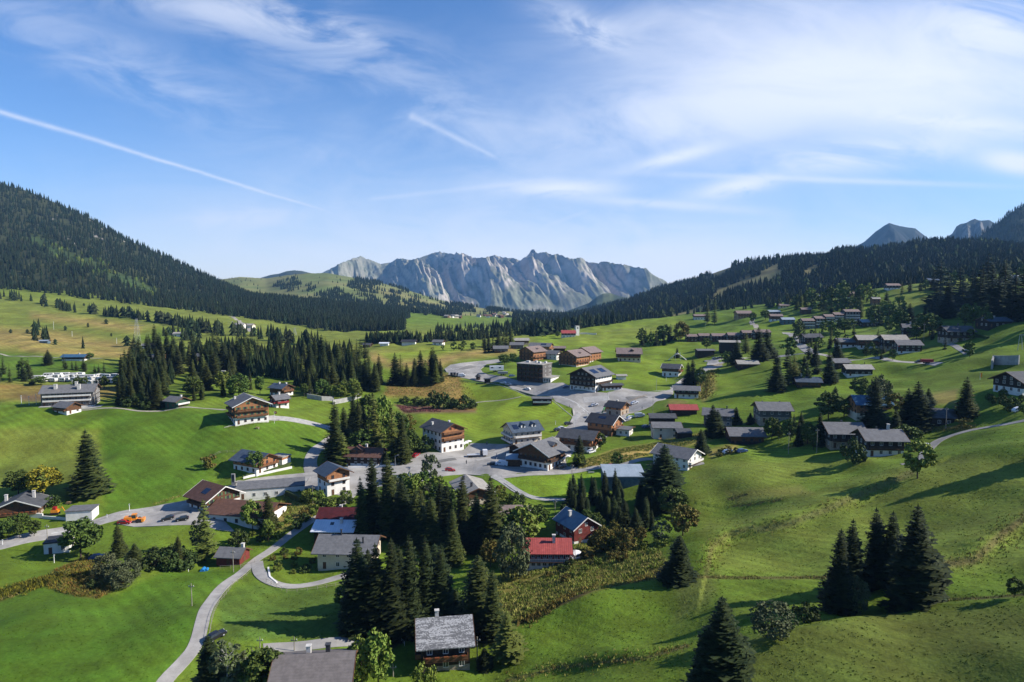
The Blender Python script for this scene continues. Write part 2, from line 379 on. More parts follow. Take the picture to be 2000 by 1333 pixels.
TERR = [([(1380,1122),(1392,1072),(1425,1046),(1480,1034),(1560,1016),(1640,985),(1720,950),(1790,918)], 1.3), ([(1830,1105),(1900,1092),(1945,1060),(2030,1000)], 1.3),
        ([(1020,1215),(1090,1180),(1160,1155),(1240,1135),(1310,1126),(1400,1130),(1500,1130),(1620,1129)], -1.1), ([(1350,1262),(1470,1250),(1580,1222),(1700,1204),(1830,1178),(2050,1158)], -0.9),
        ([(960,1335),(1080,1306),(1260,1284),(1340,1262)], 0.9), ([(1425,990),(1470,985),(1530,976),(1600,965)], 0.6), ([(1000,764),(1050,778),(1086,790),(1116,802)], -0.8), ([(-60,1170),(60,1143),(130,1128)], 0.8)]
def terraces():
    """field banks: the ground beyond each line stands higher (or lower) than the ground before it"""
    out = np.zeros(GZ.shape)
    for px, A in TERR:
        L = [tuple(hit(u, v, 900)[:2]) for u, v in px]; P = np.array(L); lo = P.min(0) - 30; hi = P.max(0) + 30
        k = (GX > lo[0]) & (GX < hi[0]) & (GY > lo[1]) & (GY < hi[1]); x = GX[k]; y = GY[k]
        d = np.full(x.shape, 1e9); sg = np.zeros(x.shape)
        for (x0, y0), (x1, y1) in zip(L[:-1], L[1:]):
            L2 = (x1 - x0) ** 2 + (y1 - y0) ** 2; t = np.clip(((x - x0) * (x1 - x0) + (y - y0) * (y1 - y0)) / L2, 0, 1)
            dd = np.hypot(x - x0 - t * (x1 - x0), y - y0 - t * (y1 - y0)); s_ = np.sign((x1 - x0) * (y - y0) - (y1 - y0) * (x - x0)); m = dd < d; d = np.where(m, dd, d); sg = np.where(m, s_, sg)
        e = np.minimum(np.hypot(x - L[0][0], y - L[0][1]), np.hypot(x - L[-1][0], y - L[-1][1])); fade = np.clip(e / 14, 0, 1) if True else 1
        out[k] += A * np.tanh(sg * d / 1.6) * np.exp(-(d / 11.0) ** 1.5) * fade
    return out
GZ = GZ + terraces()
# ------------------------------------------------------------------ the ground: one sheet, coloured by what grows on it
GREEN = (0.098, 0.155, 0.014); LUSH = (0.062, 0.122, 0.011); LIME = (0.17, 0.23, 0.02); OLIVE = (0.155, 0.175, 0.030)
TAN = (0.26, 0.19, 0.06); RUST = (0.21, 0.135, 0.04); GOLD = (0.34, 0.24, 0.075); DIRT = (0.06, 0.05, 0.025); PALE = (0.15, 0.17, 0.05); FLOOR = (0.03, 0.035, 0.014)
PATCH = [  # outline in photo pixels of what stands there, colour, soft edge px, strength
 ([(-400,560),(-400,745),(250,745),(700,700),(1050,690),(1050,640),(700,640),(300,580)], OLIVE, 12, 0.85),
 ([(-400,690),(0,688),(110,700),(230,712),(260,740),(200,745),(-400,745)], LUSH, 5, 0.8),
 ([(-400,655),(0,640),(120,650),(270,672),(260,690),(120,680),(-400,680)], TAN, 9, 0.85),
 ([(60,610),(180,622),(300,640),(300,655),(180,640),(60,622)], TAN, 7, 0.8),
 ([(40,674),(160,682),(300,690),(300,700),(160,697),(40,684)], GOLD, 5, 0.8),
 ([(280,640),(360,645),(330,672),(265,668)], GREEN, 5, 0.7),
 ([(-400,750),(0,748),(90,752),(250,756),(220,778),(0,783),(-400,790)], RUST, 6, 0.8),
 ([(40,772),(110,772),(108,786),(40,785)], (0.13,0.08,0.06), 4, 0.7),
 ([(-400,785),(200,790),(430,800),(445,850),(430,905),(300,980),(180,985),(-400,1030)], GREEN, 7, 1.0),
 ([(-400,840),(60,835),(195,845),(200,980),(-400,975)], OLIVE, 7, 0.75),
 ([(200,800),(440,805),(620,830),(640,860),(600,900),(440,890),(420,930),(330,985),(205,1000)], LUSH, 8, 0.7),
 ([(720,690),(940,680),(1000,672),(1010,690),(900,700),(860,720),(770,720),(720,705)], TAN, 8, 1.1),
 ([(740,690),(880,676),(960,668),(960,676),(830,702),(760,706)], LIME, 6, 0.8),
 ([(760,745),(860,728),(900,738),(930,780),(900,800),(820,775),(750,775)], RUST, 6, 1.1),
 ([(860,745),(890,745),(905,775),(870,780)], GOLD, 8, 0.5),
 ([(900,745),(1000,758),(1060,775),(1120,805),(1112,838),(1060,858),(930,860),(900,830),(800,812),(820,795),(910,795)], LIME, 5, 0.75),
 ([(770,792),(860,794),(930,796),(930,806),(790,808)], (0.16,0.075,0.06), 3, 0.9),
 ([(1050,640),(1330,612),(1340,665),(1240,672),(1060,700)], LIME, 9, 0.8),
 ([(1090,650),(1330,630),(1330,652),(1100,678)], (0.19,0.22,0.03), 9, 0.7),
 ([(1340,610),(1520,590),(1560,640),(1400,650),(1340,640)], GREEN, 9, 0.6),
 ([(1100,720),(1320,670),(1300,760),(1200,745)], LIME, 9, 0.6),
 ([(1240,672),(1420,660),(1480,700),(1440,770),(1380,790),(1320,700)], LIME, 9, 0.45),
 ([(1370,735),(1395,720),(1398,760),(1375,785),(1362,775)], GOLD, 4, 0.75),
 ([(1130,905),(1200,880),(1270,868),(1380,846),(1390,860),(1300,880),(1230,900),(1130,918),(1095,916)], GOLD, 4, 0.9),
 ([(1380,880),(1440,868),(1440,880),(1390,895)], GOLD, 5, 0.7),
 ([(1310,780),(1345,785),(1330,796),(1300,795)], TAN, 4, 0.7),
 ([(990,935),(1180,920),(1180,955),(1080,975),(1020,970)], (0.15,0.23,0.02), 5, 0.95),
 ([(1340,900),(1700,890),(2100,900),(2100,1100),(1830,1120),(1660,1130),(1400,1120),(1380,1060),(1350,1000)], OLIVE, 10, 0.55),
 ([(1380,1010),(1480,960),(1700,905),(1760,880),(1900,850),(2100,840),(2100,870),(1880,880),(1700,930),(1500,990)], GREEN, 8, 0.6),
 ([(1420,960),(1560,950),(1590,965),(1440,985)], TAN, 6, 0.35),
 ([(1440,1250),(1700,1200),(2200,1160),(2200,1400),(1380,1400)], (0.095,0.115,0.02), 10, 0.9),
 ([(1310,1130),(1400,1125),(1380,1180),(1330,1220),(1300,1180)], (0.12,0.135,0.03), 12, 0.7),
 ([(1000,1210),(1160,1155),(1310,1128),(1330,1190),(1250,1280),(1000,1290)], GREEN, 8, 0.7),
 ([(960,1130),(1150,1060),(1280,1065),(1310,1120),(1180,1150),(1060,1190),(1020,1215),(940,1240)], (0.15,0.13,0.03), 7, 0.95),
 ([(-400,1180),(0,1170),(60,1145),(130,1130),(220,1165),(320,1115),(470,1112),(410,1200),(380,1280),(330,1340),(-400,1400)], LUSH, 5, 0.9),
 ([(-400,1075),(90,1068),(170,1080),(150,1110),(70,1135),(-400,1165)], GREEN, 6, 0.6),
 ([(430,1160),(500,1140),(690,1145),(690,1250),(430,1250)], (0.075,0.125,0.02), 6, 0.9),
 ([(100,1118),(170,1085),(215,1110),(240,1140),(190,1170),(150,1165),(90,1145)], (0.10,0.075,0.02), 5, 0.95),
 ([(520,1020),(560,960),(620,965),(610,1015),(560,1040)], TAN, 6, 0.5),
 ([(510,995),(600,975),(600,1010),(540,1040)], GOLD, 6, 0.35),
 ([(1820,770),(1870,760),(1870,790),(1825,790)], TAN, 4, 0.7),
 ([(1740,560),(1980,530),(1960,600),(1760,620)], OLIVE, 8, 0.6),
 ([(-400,560),(700,560),(690,640),(500,620),(350,600),(150,570),(-400,555)], PALE, 6, 0.45),
]
STRIPS = [  # unmown banks and ditches as lines of photo pixels, width px, colour
 ([(1480,1035),(1540,1025),(1640,985),(1720,950),(1780,925)], 11, (0.13,0.13,0.04)),
 ([(1380,1120),(1390,1070),(1420,1045),(1470,1030)], 8, (0.13,0.13,0.035)),
 ([(1430,988),(1470,985),(1530,975)], 2.5, DIRT), ([(1425,975),(1460,965)], 2.5, DIRT),
 ([(1340,1128),(1450,1130),(1620,1128)], 5, (0.09,0.075,0.025)),
 ([(1830,1105),(1900,1095),(1940,1060),(2010,1005)], 13, (0.12,0.10,0.035)),
 ([(1830,1172),(1920,1168),(2010,1160)], 4, (0.06,0.05,0.02)),
 ([(1020,1215),(1160,1152),(1300,1125)], 5, (0.09,0.06,0.025)),
 ([(990,1330),(1080,1305),(1260,1285),(1340,1262)], 6, (0.10,0.09,0.03)),
 ([(0,1170),(60,1142),(120,1128)], 8, (0.10,0.09,0.015)),
 ([(930,800),(860,798),(800,802)], 3, RUST), ([(975,750),(900,745)], 3, (0.05,0.09,0.02)),
 ([(1540,875),(1620,850)], 5, TAN), ([(1900,835),(1830,838)], 6, TAN),
 ([(300,985),(350,970)], 2, OLIVE),
]
def ground():
    x = GX.ravel(); y = GY.ravel(); z = GZ.ravel()
    u, v = proj(x, y, z); front = y > 20; u = np.where(front, u, -9999)
    n1 = vnoise(x / 25 + 50, y / 25 + 50, 1); n2 = vnoise(x / 9, y / 9, 5)
    near = np.clip((900 - y) / 800, 0.25, 1)
    ju = (n2 - 0.5) * 22 * near; jv = (n1 - 0.5) * 14 * near
    col = np.empty((len(x), 3)); col[:] = GREEN
    big = vnoise(x / 120 + 9, y / 120, 9)[:, None]
    col = col * (1 - 0.35 * big) + np.array(OLIVE) * 0.35 * big
    for poly, c, soft, st in PATCH:
        P = np.array(poly); lo = P.min(0) - 30; hi = P.max(0) + 30
        k = np.nonzero((u > lo[0]) & (u < hi[0]) & (v > lo[1]) & (v < hi[1]))[0]
        if not len(k): continue
        pu = u[k] + ju[k] * soft / 8; pv = v[k] + jv[k] * soft / 10
        ins = inpoly(pu, pv, poly); d = edist(pu, pv, poly)
        w = np.clip(np.where(ins, 0.5 + d / (2 * soft), 0.5 - d / (2 * soft)), 0, 1) * st * (0.72 + 0.56 * n1[k])
        w = np.clip(w, 0, 1)[:, None]; col[k] = col[k] * (1 - w) + np.array(c) * w
    for line, wd, c in STRIPS:
        P = np.array(line); lo = P.min(0) - 30; hi = P.max(0) + 30
        k = np.nonzero((u > lo[0]) & (u < hi[0]) & (v > lo[1]) & (v < hi[1]))[0]
        if not len(k): continue
        d = edist(u[k] + ju[k] * 0.4, v[k] + jv[k] * 0.4, line, False)
        w = np.clip(1.5 - d / (wd * 0.6), 0, 1)[:, None] * 0.9; col[k] = col[k] * (1 - w) + np.array(c) * w
    nt, nl = GX.shape; global GCOL; GCOL = col.reshape(nt, nl, 3)
    i = np.arange(nt - 1)[:, None]; j = np.arange(nl - 1)[None, :]; a = i * nl + j
    f = np.stack([a, a + 1, a + nl + 1, a + nl], -1).reshape(-1, 4)
    f = f[:, ::-1]
    m = vmat('meadow', 0.12, 0.4, fine=(1.0, 1.0), bump=0.3, bscale=0.8, mow=True)
    me = fast_mesh('ground', np.stack([x, y, z], 1), f, [m], col=col, smooth=True)
    # close the sheet below the camera
    tag(link('ground', me), kind='structure', label='green mown alpine meadows and pasture with drier tan patches')
ground()

# ------------------------------------------------------------------ hills and mountains behind: heightfields standing at their own distance
def prof(us, tab, i): return np.interp(us, [t[0] for t in tab], [t[i] for t in tab])
class Layer:
    """tab rows: photo u, v of crest, depth of crest, v of foot, depth of foot"""
    def __init__(s, tab, power=1.0, amp=10, wl=200, seed=1, back=0.6, relief=None, clamp=0.0015):
        s.tab = tab; s.p = power; s.amp = amp; s.wl = wl; s.seed = seed; s.back = back; s.relief = relief; s.clamp = clamp
    def P(s, u, t):
        vt, Yt, vb, Yb = (prof(u, s.tab, i) for i in (1, 2, 3, 4))
        _, kt = pdir(0, vt); _, kb = pdir(0, vb)
        zt = kt * Yt + CAMZ; zb = kb * Yb + CAMZ
        tt = np.minimum(t, 1.0); Y = Yb + (Yt - Yb) * t
        z = zb + (zt - zb) * tt ** s.p - np.maximum(t - 1, 0) / s.back * (zt - zb) * 0.9
        x = (u - 1000) / F / (CP + SP * 0.08) * Y
        if s.relief is not None: z = z + s.relief(u, t, x, Y)
        z = z + (vnoise(x / s.wl + 31, Y / s.wl + 17, s.seed, 5) - 0.5) * 2 * s.amp * (0.06 + np.sin(math.pi * np.clip(tt, 0, 1)))
        if s.clamp: z = np.minimum(z, CAMZ + (kt + s.clamp * (vnoise(u / 4.0, u * 0 + 3, s.seed + 5, 3) - .5)) * Y)
        return x, Y, z
    def build(s, name, m, nu, nt, colf, label=None, kind='structure', t1=None):
        u = np.linspace(s.tab[0][0], s.tab[-1][0], nu); t = np.linspace(0, t1 or 1 + s.back, nt)
        U, T = np.meshgrid(u, t, indexing='ij'); x, y, z = s.P(U.ravel(), T.ravel())
        i = np.arange(nu - 1)[:, None]; j = np.arange(nt - 1)[None, :]; a = i * nt + j
        f = np.stack([a, a + nt, a + nt + 1, a + 1], -1).reshape(-1, 4)
        # slope for colouring
        X = x.reshape(nu, nt); Y = y.reshape(nu, nt); Z = z.reshape(nu, nt)
        gx = np.stack(np.gradient(X), 0); gy = np.stack(np.gradient(Y), 0); gz = np.stack(np.gradient(Z), 0)
        nx = gy[0] * gz[1] - gz[0] * gy[1]; ny = gz[0] * gx[1] - gx[0] * gz[1]; nz = gx[0] * gy[1] - gy[0] * gx[1]
        nl = np.sqrt(nx ** 2 + ny ** 2 + nz ** 2) + 1e-9
        col = colf(U.ravel(), T.ravel(), x, y, z, np.abs(nz / nl).ravel())
        me = fast_mesh(name, np.stack([x, y, z], 1), f, [m], col=col, smooth=True)
        o = link(name, me); tag(o, label, kind=kind); return o
def lerp3(a, b, w): w = np.clip(w, 0, 1)[:, None]; return np.array(a) * (1 - w) + np.array(b) * w
HILLM = vmat('hill_grass', 0.01, 0.4, bump=0.6, bscale=0.05)
ROCKM = vmat('mountain_rock', 0.0035, 0.5, bump=1.0, bscale=0.016, fine=(0.02, 0.9))

def pxin(U, v, poly): return inpoly(U, v, poly)
# left forested mountain
LM = Layer([(-700,250,2500,600,1150),(-300,290,2450,595,1220),(0,356,2400,585,1290),(60,372,2400,586,1300),(120,398,2380,590,1300),(180,425,2360,595,1300),(240,462,2340,600,1300),(300,490,2300,606,1290),
            (360,518,2250,614,1260),(420,548,2200,622,1240),(480,575,2150,632,1220),(540,598,2050,640,1180),(600,618,1950,650,1130),(660,640,1800,660,1080),(720,655,1700,668,1060),(780,668,1650,680,1050)],
           power=1.15, amp=16, wl=160, seed=3, relief=lambda u, t, x, y: 9 * np.sin(x / 70 + y / 160) * np.sin(math.pi * np.clip(t, 0, 1)))
def lm_col(U, T, x, y, z, nz):
    n = vnoise(x / 60, y / 60, 4); c = lerp3((0.028, 0.032, 0.014), (0.05, 0.055, 0.02), n * 1.5 - 0.3)
    _, v = proj(x, y, z); w = np.clip(1.2 - edist(U + (n - .5) * 40, v, [(75,470),(130,500),(210,530),(300,575)], False) / 16, 0, 1)
    c = c * (1 - w[:, None]) + np.array((0.045, 0.07, 0.022)) * w[:, None]
    r = (vnoise(x / 22, y / 30, 8) > 0.72) & (U > 110) & (U < 260) & (v < 490); c[r] = (0.3, 0.28, 0.25); return c
LM.build('hill', HILLM, 240, 110, lm_col, 'steep forested mountainside falling to the right, left of the valley')
# rolling hill in the centre
CH = Layer([(300,560,3500,640,1750),(430,546,3400,650,1750),(470,541,3400,655,1700),(520,544,3350,655,1700),(560,538,3300,656,1650),(600,534,3250,657,1650),(640,533,3200,658,1650),(680,540,3150,658,1600),(740,551,3100,655,1600),
            (790,565,3050,652,1600),(840,580,3000,650,1700),(880,592,2950,648,1800),(940,602,2900,645,1850),(1000,609,2850,642,1900),(1060,619,2800,640,1950),(1130,625,2750,640,2000),(1250,632,2700,640,2100)],
           power=0.85, amp=26, wl=330, seed=11)
def ch_col(U, T, x, y, z, nz):
    n = vnoise(x / 180, y / 180, 4); c = lerp3((0.12, 0.15, 0.045), (0.20, 0.185, 0.07), n * 2 - 0.5)
    _, v = proj(x, y, z); w = np.clip((v - 618) / 10, 0, 1) * np.clip((n - 0.35) * 6, 0, 1) * 0.6
    return c * (1 - w[:, None]) + np.array((0.04, 0.05, 0.02)) * w[:, None]
CH.build('hill', HILLM, 220, 90, ch_col, 'rolling pasture hill dotted with groves, in front of the rocky range')
# right forested mountain behind the meadow crest
RM = Layer([(960,648,2700,662,1500),(1030,644,2650,662,1350),(1100,620,2600,662,1250),(1180,600,2500,655,1200),(1230,588,2450,648,1150),(1290,564,2400,640,1130),(1350,551,2350,634,1120),(1400,531,2300,626,1110),(1450,514,2200,620,1100),
            (1500,507,2100,612,1090),(1560,502,2000,606,1060),(1600,503,1950,602,1020),(1640,490,1900,598,960),(1700,490,1850,590,880),(1750,484,1800,586,860),(1800,474,1750,580,840),(1850,474,1700,576,830),
            (1900,478,1650,570,820),(1950,480,1600,566,810),(2000,488,1600,562,810),(2200,470,1600,560,800),(2600,430,1600,580,800)],
           power=0.95, amp=15, wl=170, seed=21, relief=lambda u, t, x, y: 10 * np.sin(x / 90 - y / 130) * np.sin(math.pi * np.clip(t, 0, 1)))
RCLR = [[(1385,592),(1400,577),(1440,560),(1500,545),(1530,532),(1520,528),(1460,545),(1400,568)],[(1385,530),(1410,518),(1425,512),(1430,520),(1400,535)],
        [(1300,620),(1370,600),(1380,596),(1370,608),(1320,622)],[(1580,489),(1620,484),(1625,492),(1590,496)],[(1955,470),(2010,448),(2010,462),(1970,472)],[(1560,535),(1600,515),(1602,519),(1575,533)],[(1485,532),(1520,515),(1522,520),(1500,530)]]
def rm_col(U, T, x, y, z, nz):
    n = vnoise(x / 60, y / 60, 4); c = lerp3((0.022, 0.027, 0.012), (0.045, 0.05, 0.02), n * 1.5 - 0.3)
    _, v = proj(x, y, z)
    for p in RCLR:
        d = edist(U, v, p); w = np.where(inpoly(U, v, p), 1, np.clip(1 - d / 6, 0, 1))[:, None]
        c = c * (1 - w) + np.array((0.17, 0.15, 0.06)) * w
    return c
RM.build('hill', HILLM, 260, 100, rm_col, 'dark forested ridge rising to the right behind the meadow crest')
# high dark shoulder at far right
RH = Layer([(1840,480,3000,560,2100),(1905,462,3000,560,2100),(1935,440,2980,560,2100),(1960,418,2950,555,2100),(1985,402,2950,550,2050),(2020,396,2900,545,2000),(2100,385,2900,540,2000),(2500,330,2900,540,2000)], amp=18, wl=200, seed=31)
RH.build('hill', HILLM, 90, 50, lambda U, T, x, y, z, nz: lerp3((0.022, 0.027, 0.012), (0.05, 0.055, 0.02), vnoise(x / 60, y / 60, 4)), 'high dark wooded shoulder at the far right skyline')
def rocky(c_g, c_r, sc, lo=0.55, hi=0.85):
    def f(U, T, x, y, z, nz):
        n = vnoise(x / sc, z / sc * 1.5 + y / sc, 4, 5); n2 = vnoise(x / (sc * 0.25), z / (sc * 0.2), 14, 4)
        w = np.clip((hi - nz) / (hi - lo) + (n - 0.5) * 2.2 + (n2 - 0.5) * 1.2 + (T - 0.55) * 0.9, 0, 1)
        if sc == 500: w = w * np.clip((U - 640) / 260, .25, 1)
        return lerp3(c_g, c_r, w)
    return f
def ridged(u0s, widths):  # spurs running down to the right or left
    def f(u, t, x, y):
        out = 0
        for (uc, sl, w, a, t0) in u0s:
            c = uc + sl * (1 - t); d = np.abs(u - c) / (w * (0.25 + 1.1 * (1 - np.clip(t, 0, 1))))
            out = out + a * np.clip(1 - d, 0, 1) * np.clip((1.0 - t) * 2.2, 0, 1) * np.clip(0.3 + t * 3, 0, 1)
        r = np.abs(vnoise(x / 420, y / 1500 + t * 0.7, 41, 5) - 0.5) * 2
        fine = np.abs(vnoise(x / 95 + 3, y / 900, 47, 4) - 0.5) * 2
        return out + ((1 - r) * 200 - 120 + (1 - fine) * 60 - 30) * np.clip(1.0 - t, 0, 1) ** 0.7 * np.clip(t * 5, 0, 1)
    return f
# the far rocky range
def ms_relief(u, t, x, y):
    k = np.clip(1 - t, 0, 1); s = 0
    for uc, sl, w, a in [(705,-60,70,150),(775,60,60,110),(859,110,80,210),(925,130,46,150),(966,150,60,190),(1010,130,50,150),(1040,190,80,230),(1095,150,50,150),(1150,140,50,140),(1180,170,80,190),(1250,100,50,100)]:
        c = uc + sl * k * 1.6; d = (u - c) / (w * (0.2 + 1.3 * k)); s = s + a * np.clip(1 - np.abs(d + 0.25 * np.abs(d)), 0, 1)
    r = 1 - np.abs(vnoise((x - 900 * k) / 520, y / 1500, 41, 5) - 0.5) * 2; f = 1 - np.abs(vnoise((x - 700 * k) / 120, y / 700, 47, 4) - 0.5) * 2
    return (s * 1.6 + (r - .7) * 320 + (f - .7) * 190) * np.clip(k * 2.6, 0, 1) ** 0.8 * np.clip(t * 1.9, 0, 1)
MS = Layer([(560,552,8600,640,6300),(600,543,8600,640,6300),(630,533,8600,640,6200),(660,518,8600,640,6200),(690,505,8600,640,6200),(705,501,8600,640,6200),(722,507,8600,640,6150),(745,516,8650,640,6100),(765,512,8700,640,6100),(778,505,8700,640,6000),(800,508,8700,640,6000),
            (825,502,8700,640,5900),(845,495,8700,640,5900),(859,492,8700,640,5900),(875,495,8750,640,5900),(888,497,8750,640,5900),(892,493.5,8750,640,5900),(897,496,8750,640,5900),(903,494,8750,640,5900),(910,498,8750,640,5900),(925,503,8800,640,5900),(945,504,8800,640,5900),(958,501,8800,640,5800),(966,498,8800,640,5800),(985,503,8800,640,5800),
            (1005,506,8850,640,5800),(1016,509,8850,640,5800),(1028,500,8900,640,5800),(1035,493,8900,640,5800),(1038.5,487,8900,640,5800),(1042,487,8900,640,5800),(1046,493,8900,640,5800),(1050,495,8900,640,5800),(1068,493,8900,640,5800),(1078,499,8950,640,5800),(1090,497,8950,640,5800),(1105,503,9000,640,5800),(1120,505,9000,640,5800),(1135,504,9000,640,5800),
            (1150,513,9000,640,5800),(1165,515,9000,640,5800),(1175,511,9000,640,5800),(1192,513,9000,640,5800),(1215,517,9000,640,5800),(1240,522,9000,640,5900),(1260,524,9000,640,5900),(1270,532,9000,640,5900),(1290,545,9000,640,6000),(1320,562,9000,640,6000),(1380,590,9000,640,6000)],
           power=1.25, amp=22, wl=260, seed=41, back=0.25,
           relief=ms_relief, clamp=0.0035)
ms_c = rocky((0.135, 0.14, 0.095), (0.36, 0.315, 0.28), 500, 0.6, 0.95)
MS.build('mountain', ROCKM, 620, 190, ms_c, 'long pale jagged limestone range closing the valley in the distance')
# dark blue distant ridge left of the range
FR = Layer([(460,550,6500,640,5200),(500,545,6500,640,5200),(530,536,6500,640,5200),(545,534,6500,640,5200),(560,529,6500,640,5200),(575,527,6500,640,5200),(590,528,6500,640,5200),(610,533,6500,640,5200),(650,545,6500,640,5200),(700,560,6500,640,5200)], amp=30, wl=250, seed=51)
FR.build('hill', HILLM, 80, 40, lambda U, T, x, y, z, nz: lerp3((0.03, 0.04, 0.02), (0.06, 0.06, 0.03), vnoise(x / 200, y / 200, 4)), 'distant low dark ridge left of the rocky range')
KN = Layer([(1100,610,4600,640,3900),(1150,592,4600,640,3900),(1165,580,4600,640,3900),(1178,573,4600,640,3900),(1192,572,4600,640,3900),(1210,578,4600,640,3900),(1235,584,4600,640,3900),(1280,600,4600,640,3900)], amp=12, wl=160, seed=55)
KN.build('hill', HILLM, 80, 40, lambda U, T, x, y, z, nz: lerp3((0.03, 0.04, 0.018), (0.09, 0.10, 0.04), (vnoise(x / 120, y / 120, 4) - 0.45) * 5), 'small wooded knoll in front of the rocky range')
PA = Layer([(1660,486,6200,560,5200),(1685,472,6200,560,5200),(1705,453,6200,560,5200),(1722,441,6200,560,5200),(1731,436,6200,560,5200),(1745,440,6200,560,5200),(1765,444,6200,560,5200),(1782,446,6200,560,5200),(1795,456,6200,560,5200),(1830,480,6200,560,5200)], amp=25, wl=220, seed=61,
           relief=ridged([(1731,25,60,110,1.3)], None))
PA.build('mountain', ROCKM, 140, 80, rocky((0.012, 0.017, 0.013), (0.05, 0.047, 0.04), 300, 0.35, 0.6), 'lone blunt peak above the right forest ridge')  # grass and rock colours darkened so the peak looks shaded
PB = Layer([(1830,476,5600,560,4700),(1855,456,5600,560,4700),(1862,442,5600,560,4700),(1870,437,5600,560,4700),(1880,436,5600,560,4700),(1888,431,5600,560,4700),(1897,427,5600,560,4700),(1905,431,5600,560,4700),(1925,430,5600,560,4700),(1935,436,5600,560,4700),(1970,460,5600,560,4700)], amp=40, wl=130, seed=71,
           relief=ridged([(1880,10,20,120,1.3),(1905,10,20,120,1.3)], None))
PB.build('mountain', ROCKM, 140, 80, rocky((0.012, 0.017, 0.013), (0.13, 0.12, 0.11), 110, 0.3, 0.62), 'craggy rock peak near the far right skyline')  # shade of this crag is put into its dark colours too

VR = Layer([(700,640,3300,650,2700),(800,622,3300,648,2700),(880,611,3300,646,2700),(960,613,3300,646,2700),(1000,609,3300,646,2700),(1060,607,3300,646,2700),(1120,612,3300,646,2700),(1200,611,3300,646,2700),(1300,608,3300,646,2700),(1420,612,3300,646,2700)], amp=14, wl=200, seed=81)
VR.build('hill', HILLM, 110, 40, lambda U, T, x, y, z, nz: lerp3((0.025, 0.034, 0.014), (0.10, 0.11, 0.035), (vnoise(x / 130, y / 130, 4) - .5) * 5), 'low wooded ridge closing the valley floor before the rocky range')
# ------------------------------------------------------------------ roads, squares and tracks, laid on the ground
def resample(pts, step):
    out = [Vector(pts[0][:2])]
    for a, b in zip(pts[:-1], pts[1:]):
        a = Vector(a[:2]); b = Vector(b[:2]); L = (b - a).length; n = max(1, int(L / step))
        out += [a.lerp(b, (k + 1) / n) for k in range(n)]
    return out
def chaikin(pts, it=2, closed=False):
    for _ in range(it):
        o = [] if closed else [pts[0]]; n = len(pts)
        for i in range(n if closed else n - 1):
            a, b = pts[i], pts[(i + 1) % n]; o += [a.lerp(b, 0.25), a.lerp(b, 0.75)]
        if not closed: o.append(pts[-1])
        pts = o
    return pts
def groundpts(px): return [Vector(hit(u, v, 900)[:2]) for u, v in px]
def sheet(name, poly2d, m, dz, label, step=3.0, z=None, skirt=0.5):
    """a paved area: outline in world xy, draped on the ground dz above it, with its own edge"""
    P = np.array([p[:] for p in poly2d]); lo = P.min(0); hi = P.max(0)
    gx, gy = np.meshgrid(np.arange(lo[0], hi[0], step), np.arange(lo[1], hi[1], step)); gx = gx.ravel(); gy = gy.ravel()
    k = inpoly(gx, gy, P.tolist()); gx = gx[k]; gy = gy[k]
    k = edist(gx, gy, P.tolist()) > step * 0.45; gx = gx[k]; gy = gy[k]; n = len(P)
    co = [Vector(p) for p in P.tolist()] + [Vector(q) for q in zip(gx.tolist(), gy.tolist())]
    vs, es, fs, ov, oe, of = geometry.delaunay_2d_cdt(co, [(i, (i + 1) % n) for i in range(n)], [list(range(n))], 1, 1e-3)
    V = np.array([v[:] for v in vs]); z = H(V[:, 0], V[:, 1]) + dz
    verts = [tuple(q) for q in np.column_stack([V, z]).tolist()]; faces = [tuple(f) for f in fs]
    cnt = {}
    for f in faces:
        for a, b in zip(f, f[1:] + f[:1]):
            cnt[(a, b)] = 1
    edge = [(a, b) for (a, b) in cnt if (b, a) not in cnt]; base = {}
    for a, b in edge:
        for q in (a, b):
            if q not in base: base[q] = len(verts); x, y, zz = verts[q]; verts.append((x, y, zz - dz - skirt))
        faces.append((a, base[a], base[b], b))
    me = bpy.data.meshes.new(name); me.from_pydata(verts, [], faces); me.materials.append(m); me.update()
    o = link(name, me); tag(o, label, kind='structure'); return o
def ribbon(name, line2d, width, m, dz, label, step=2.0, w1=None, skirt=0.4):
    pts = chaikin(line2d, 2); pts = resample(pts, step); n = len(pts); verts = []; faces = []
    w1 = width if w1 is None else w1
    for i, p in enumerate(pts):
        d = (pts[min(i + 1, n - 1)] - pts[max(i - 1, 0)]).normalized(); nn = Vector((-d.y, d.x)); w = width + (w1 - width) * i / (n - 1)
        for s in (0.5, 0.17, -0.17, -0.5):
            q = p + nn * w * s; verts.append((q.x, q.y, float(H(q.x, q.y)) + dz))
        for s in (0.5, -0.5):
            q = p + nn * w * s; verts.append((q.x, q.y, float(H(q.x, q.y)) - skirt))
    for i in range(n - 1):
        a = i * 6; b = a + 6
        for k in (0, 1, 2): faces.append((a + k, a + k + 1, b + k + 1, b + k)[::-1])
        faces.append((a, b, b + 4, a + 4)); faces.append((a + 3, a + 5, b + 5, b + 3))
    me = bpy.data.meshes.new(name); me.from_pydata(verts, [], faces); me.materials.append(m); me.update()
    o = link(name, me); tag(o, label, kind='structure'); return o
ASPH = mat('asphalt', (0.325, 0.31, 0.29), (0.235, 0.222, 0.206), 0.16, 0.9, detail=7)
ASPH2 = mat('asphalt_lane', (0.35, 0.332, 0.308), (0.265, 0.25, 0.232), 0.25, 0.9, detail=7)
CONC = mat('concrete', (0.36, 0.35, 0.33), (0.27, 0.265, 0.25), 0.6, 0.9)
PAINT = mat('road_paint', (0.62, 0.61, 0.58), (0.4, 0.4, 0.39), 1.5, 0.8)
GRAV = mat('gravel', (0.34, 0.31, 0.26), (0.24, 0.215, 0.18), 0.7, 0.95)
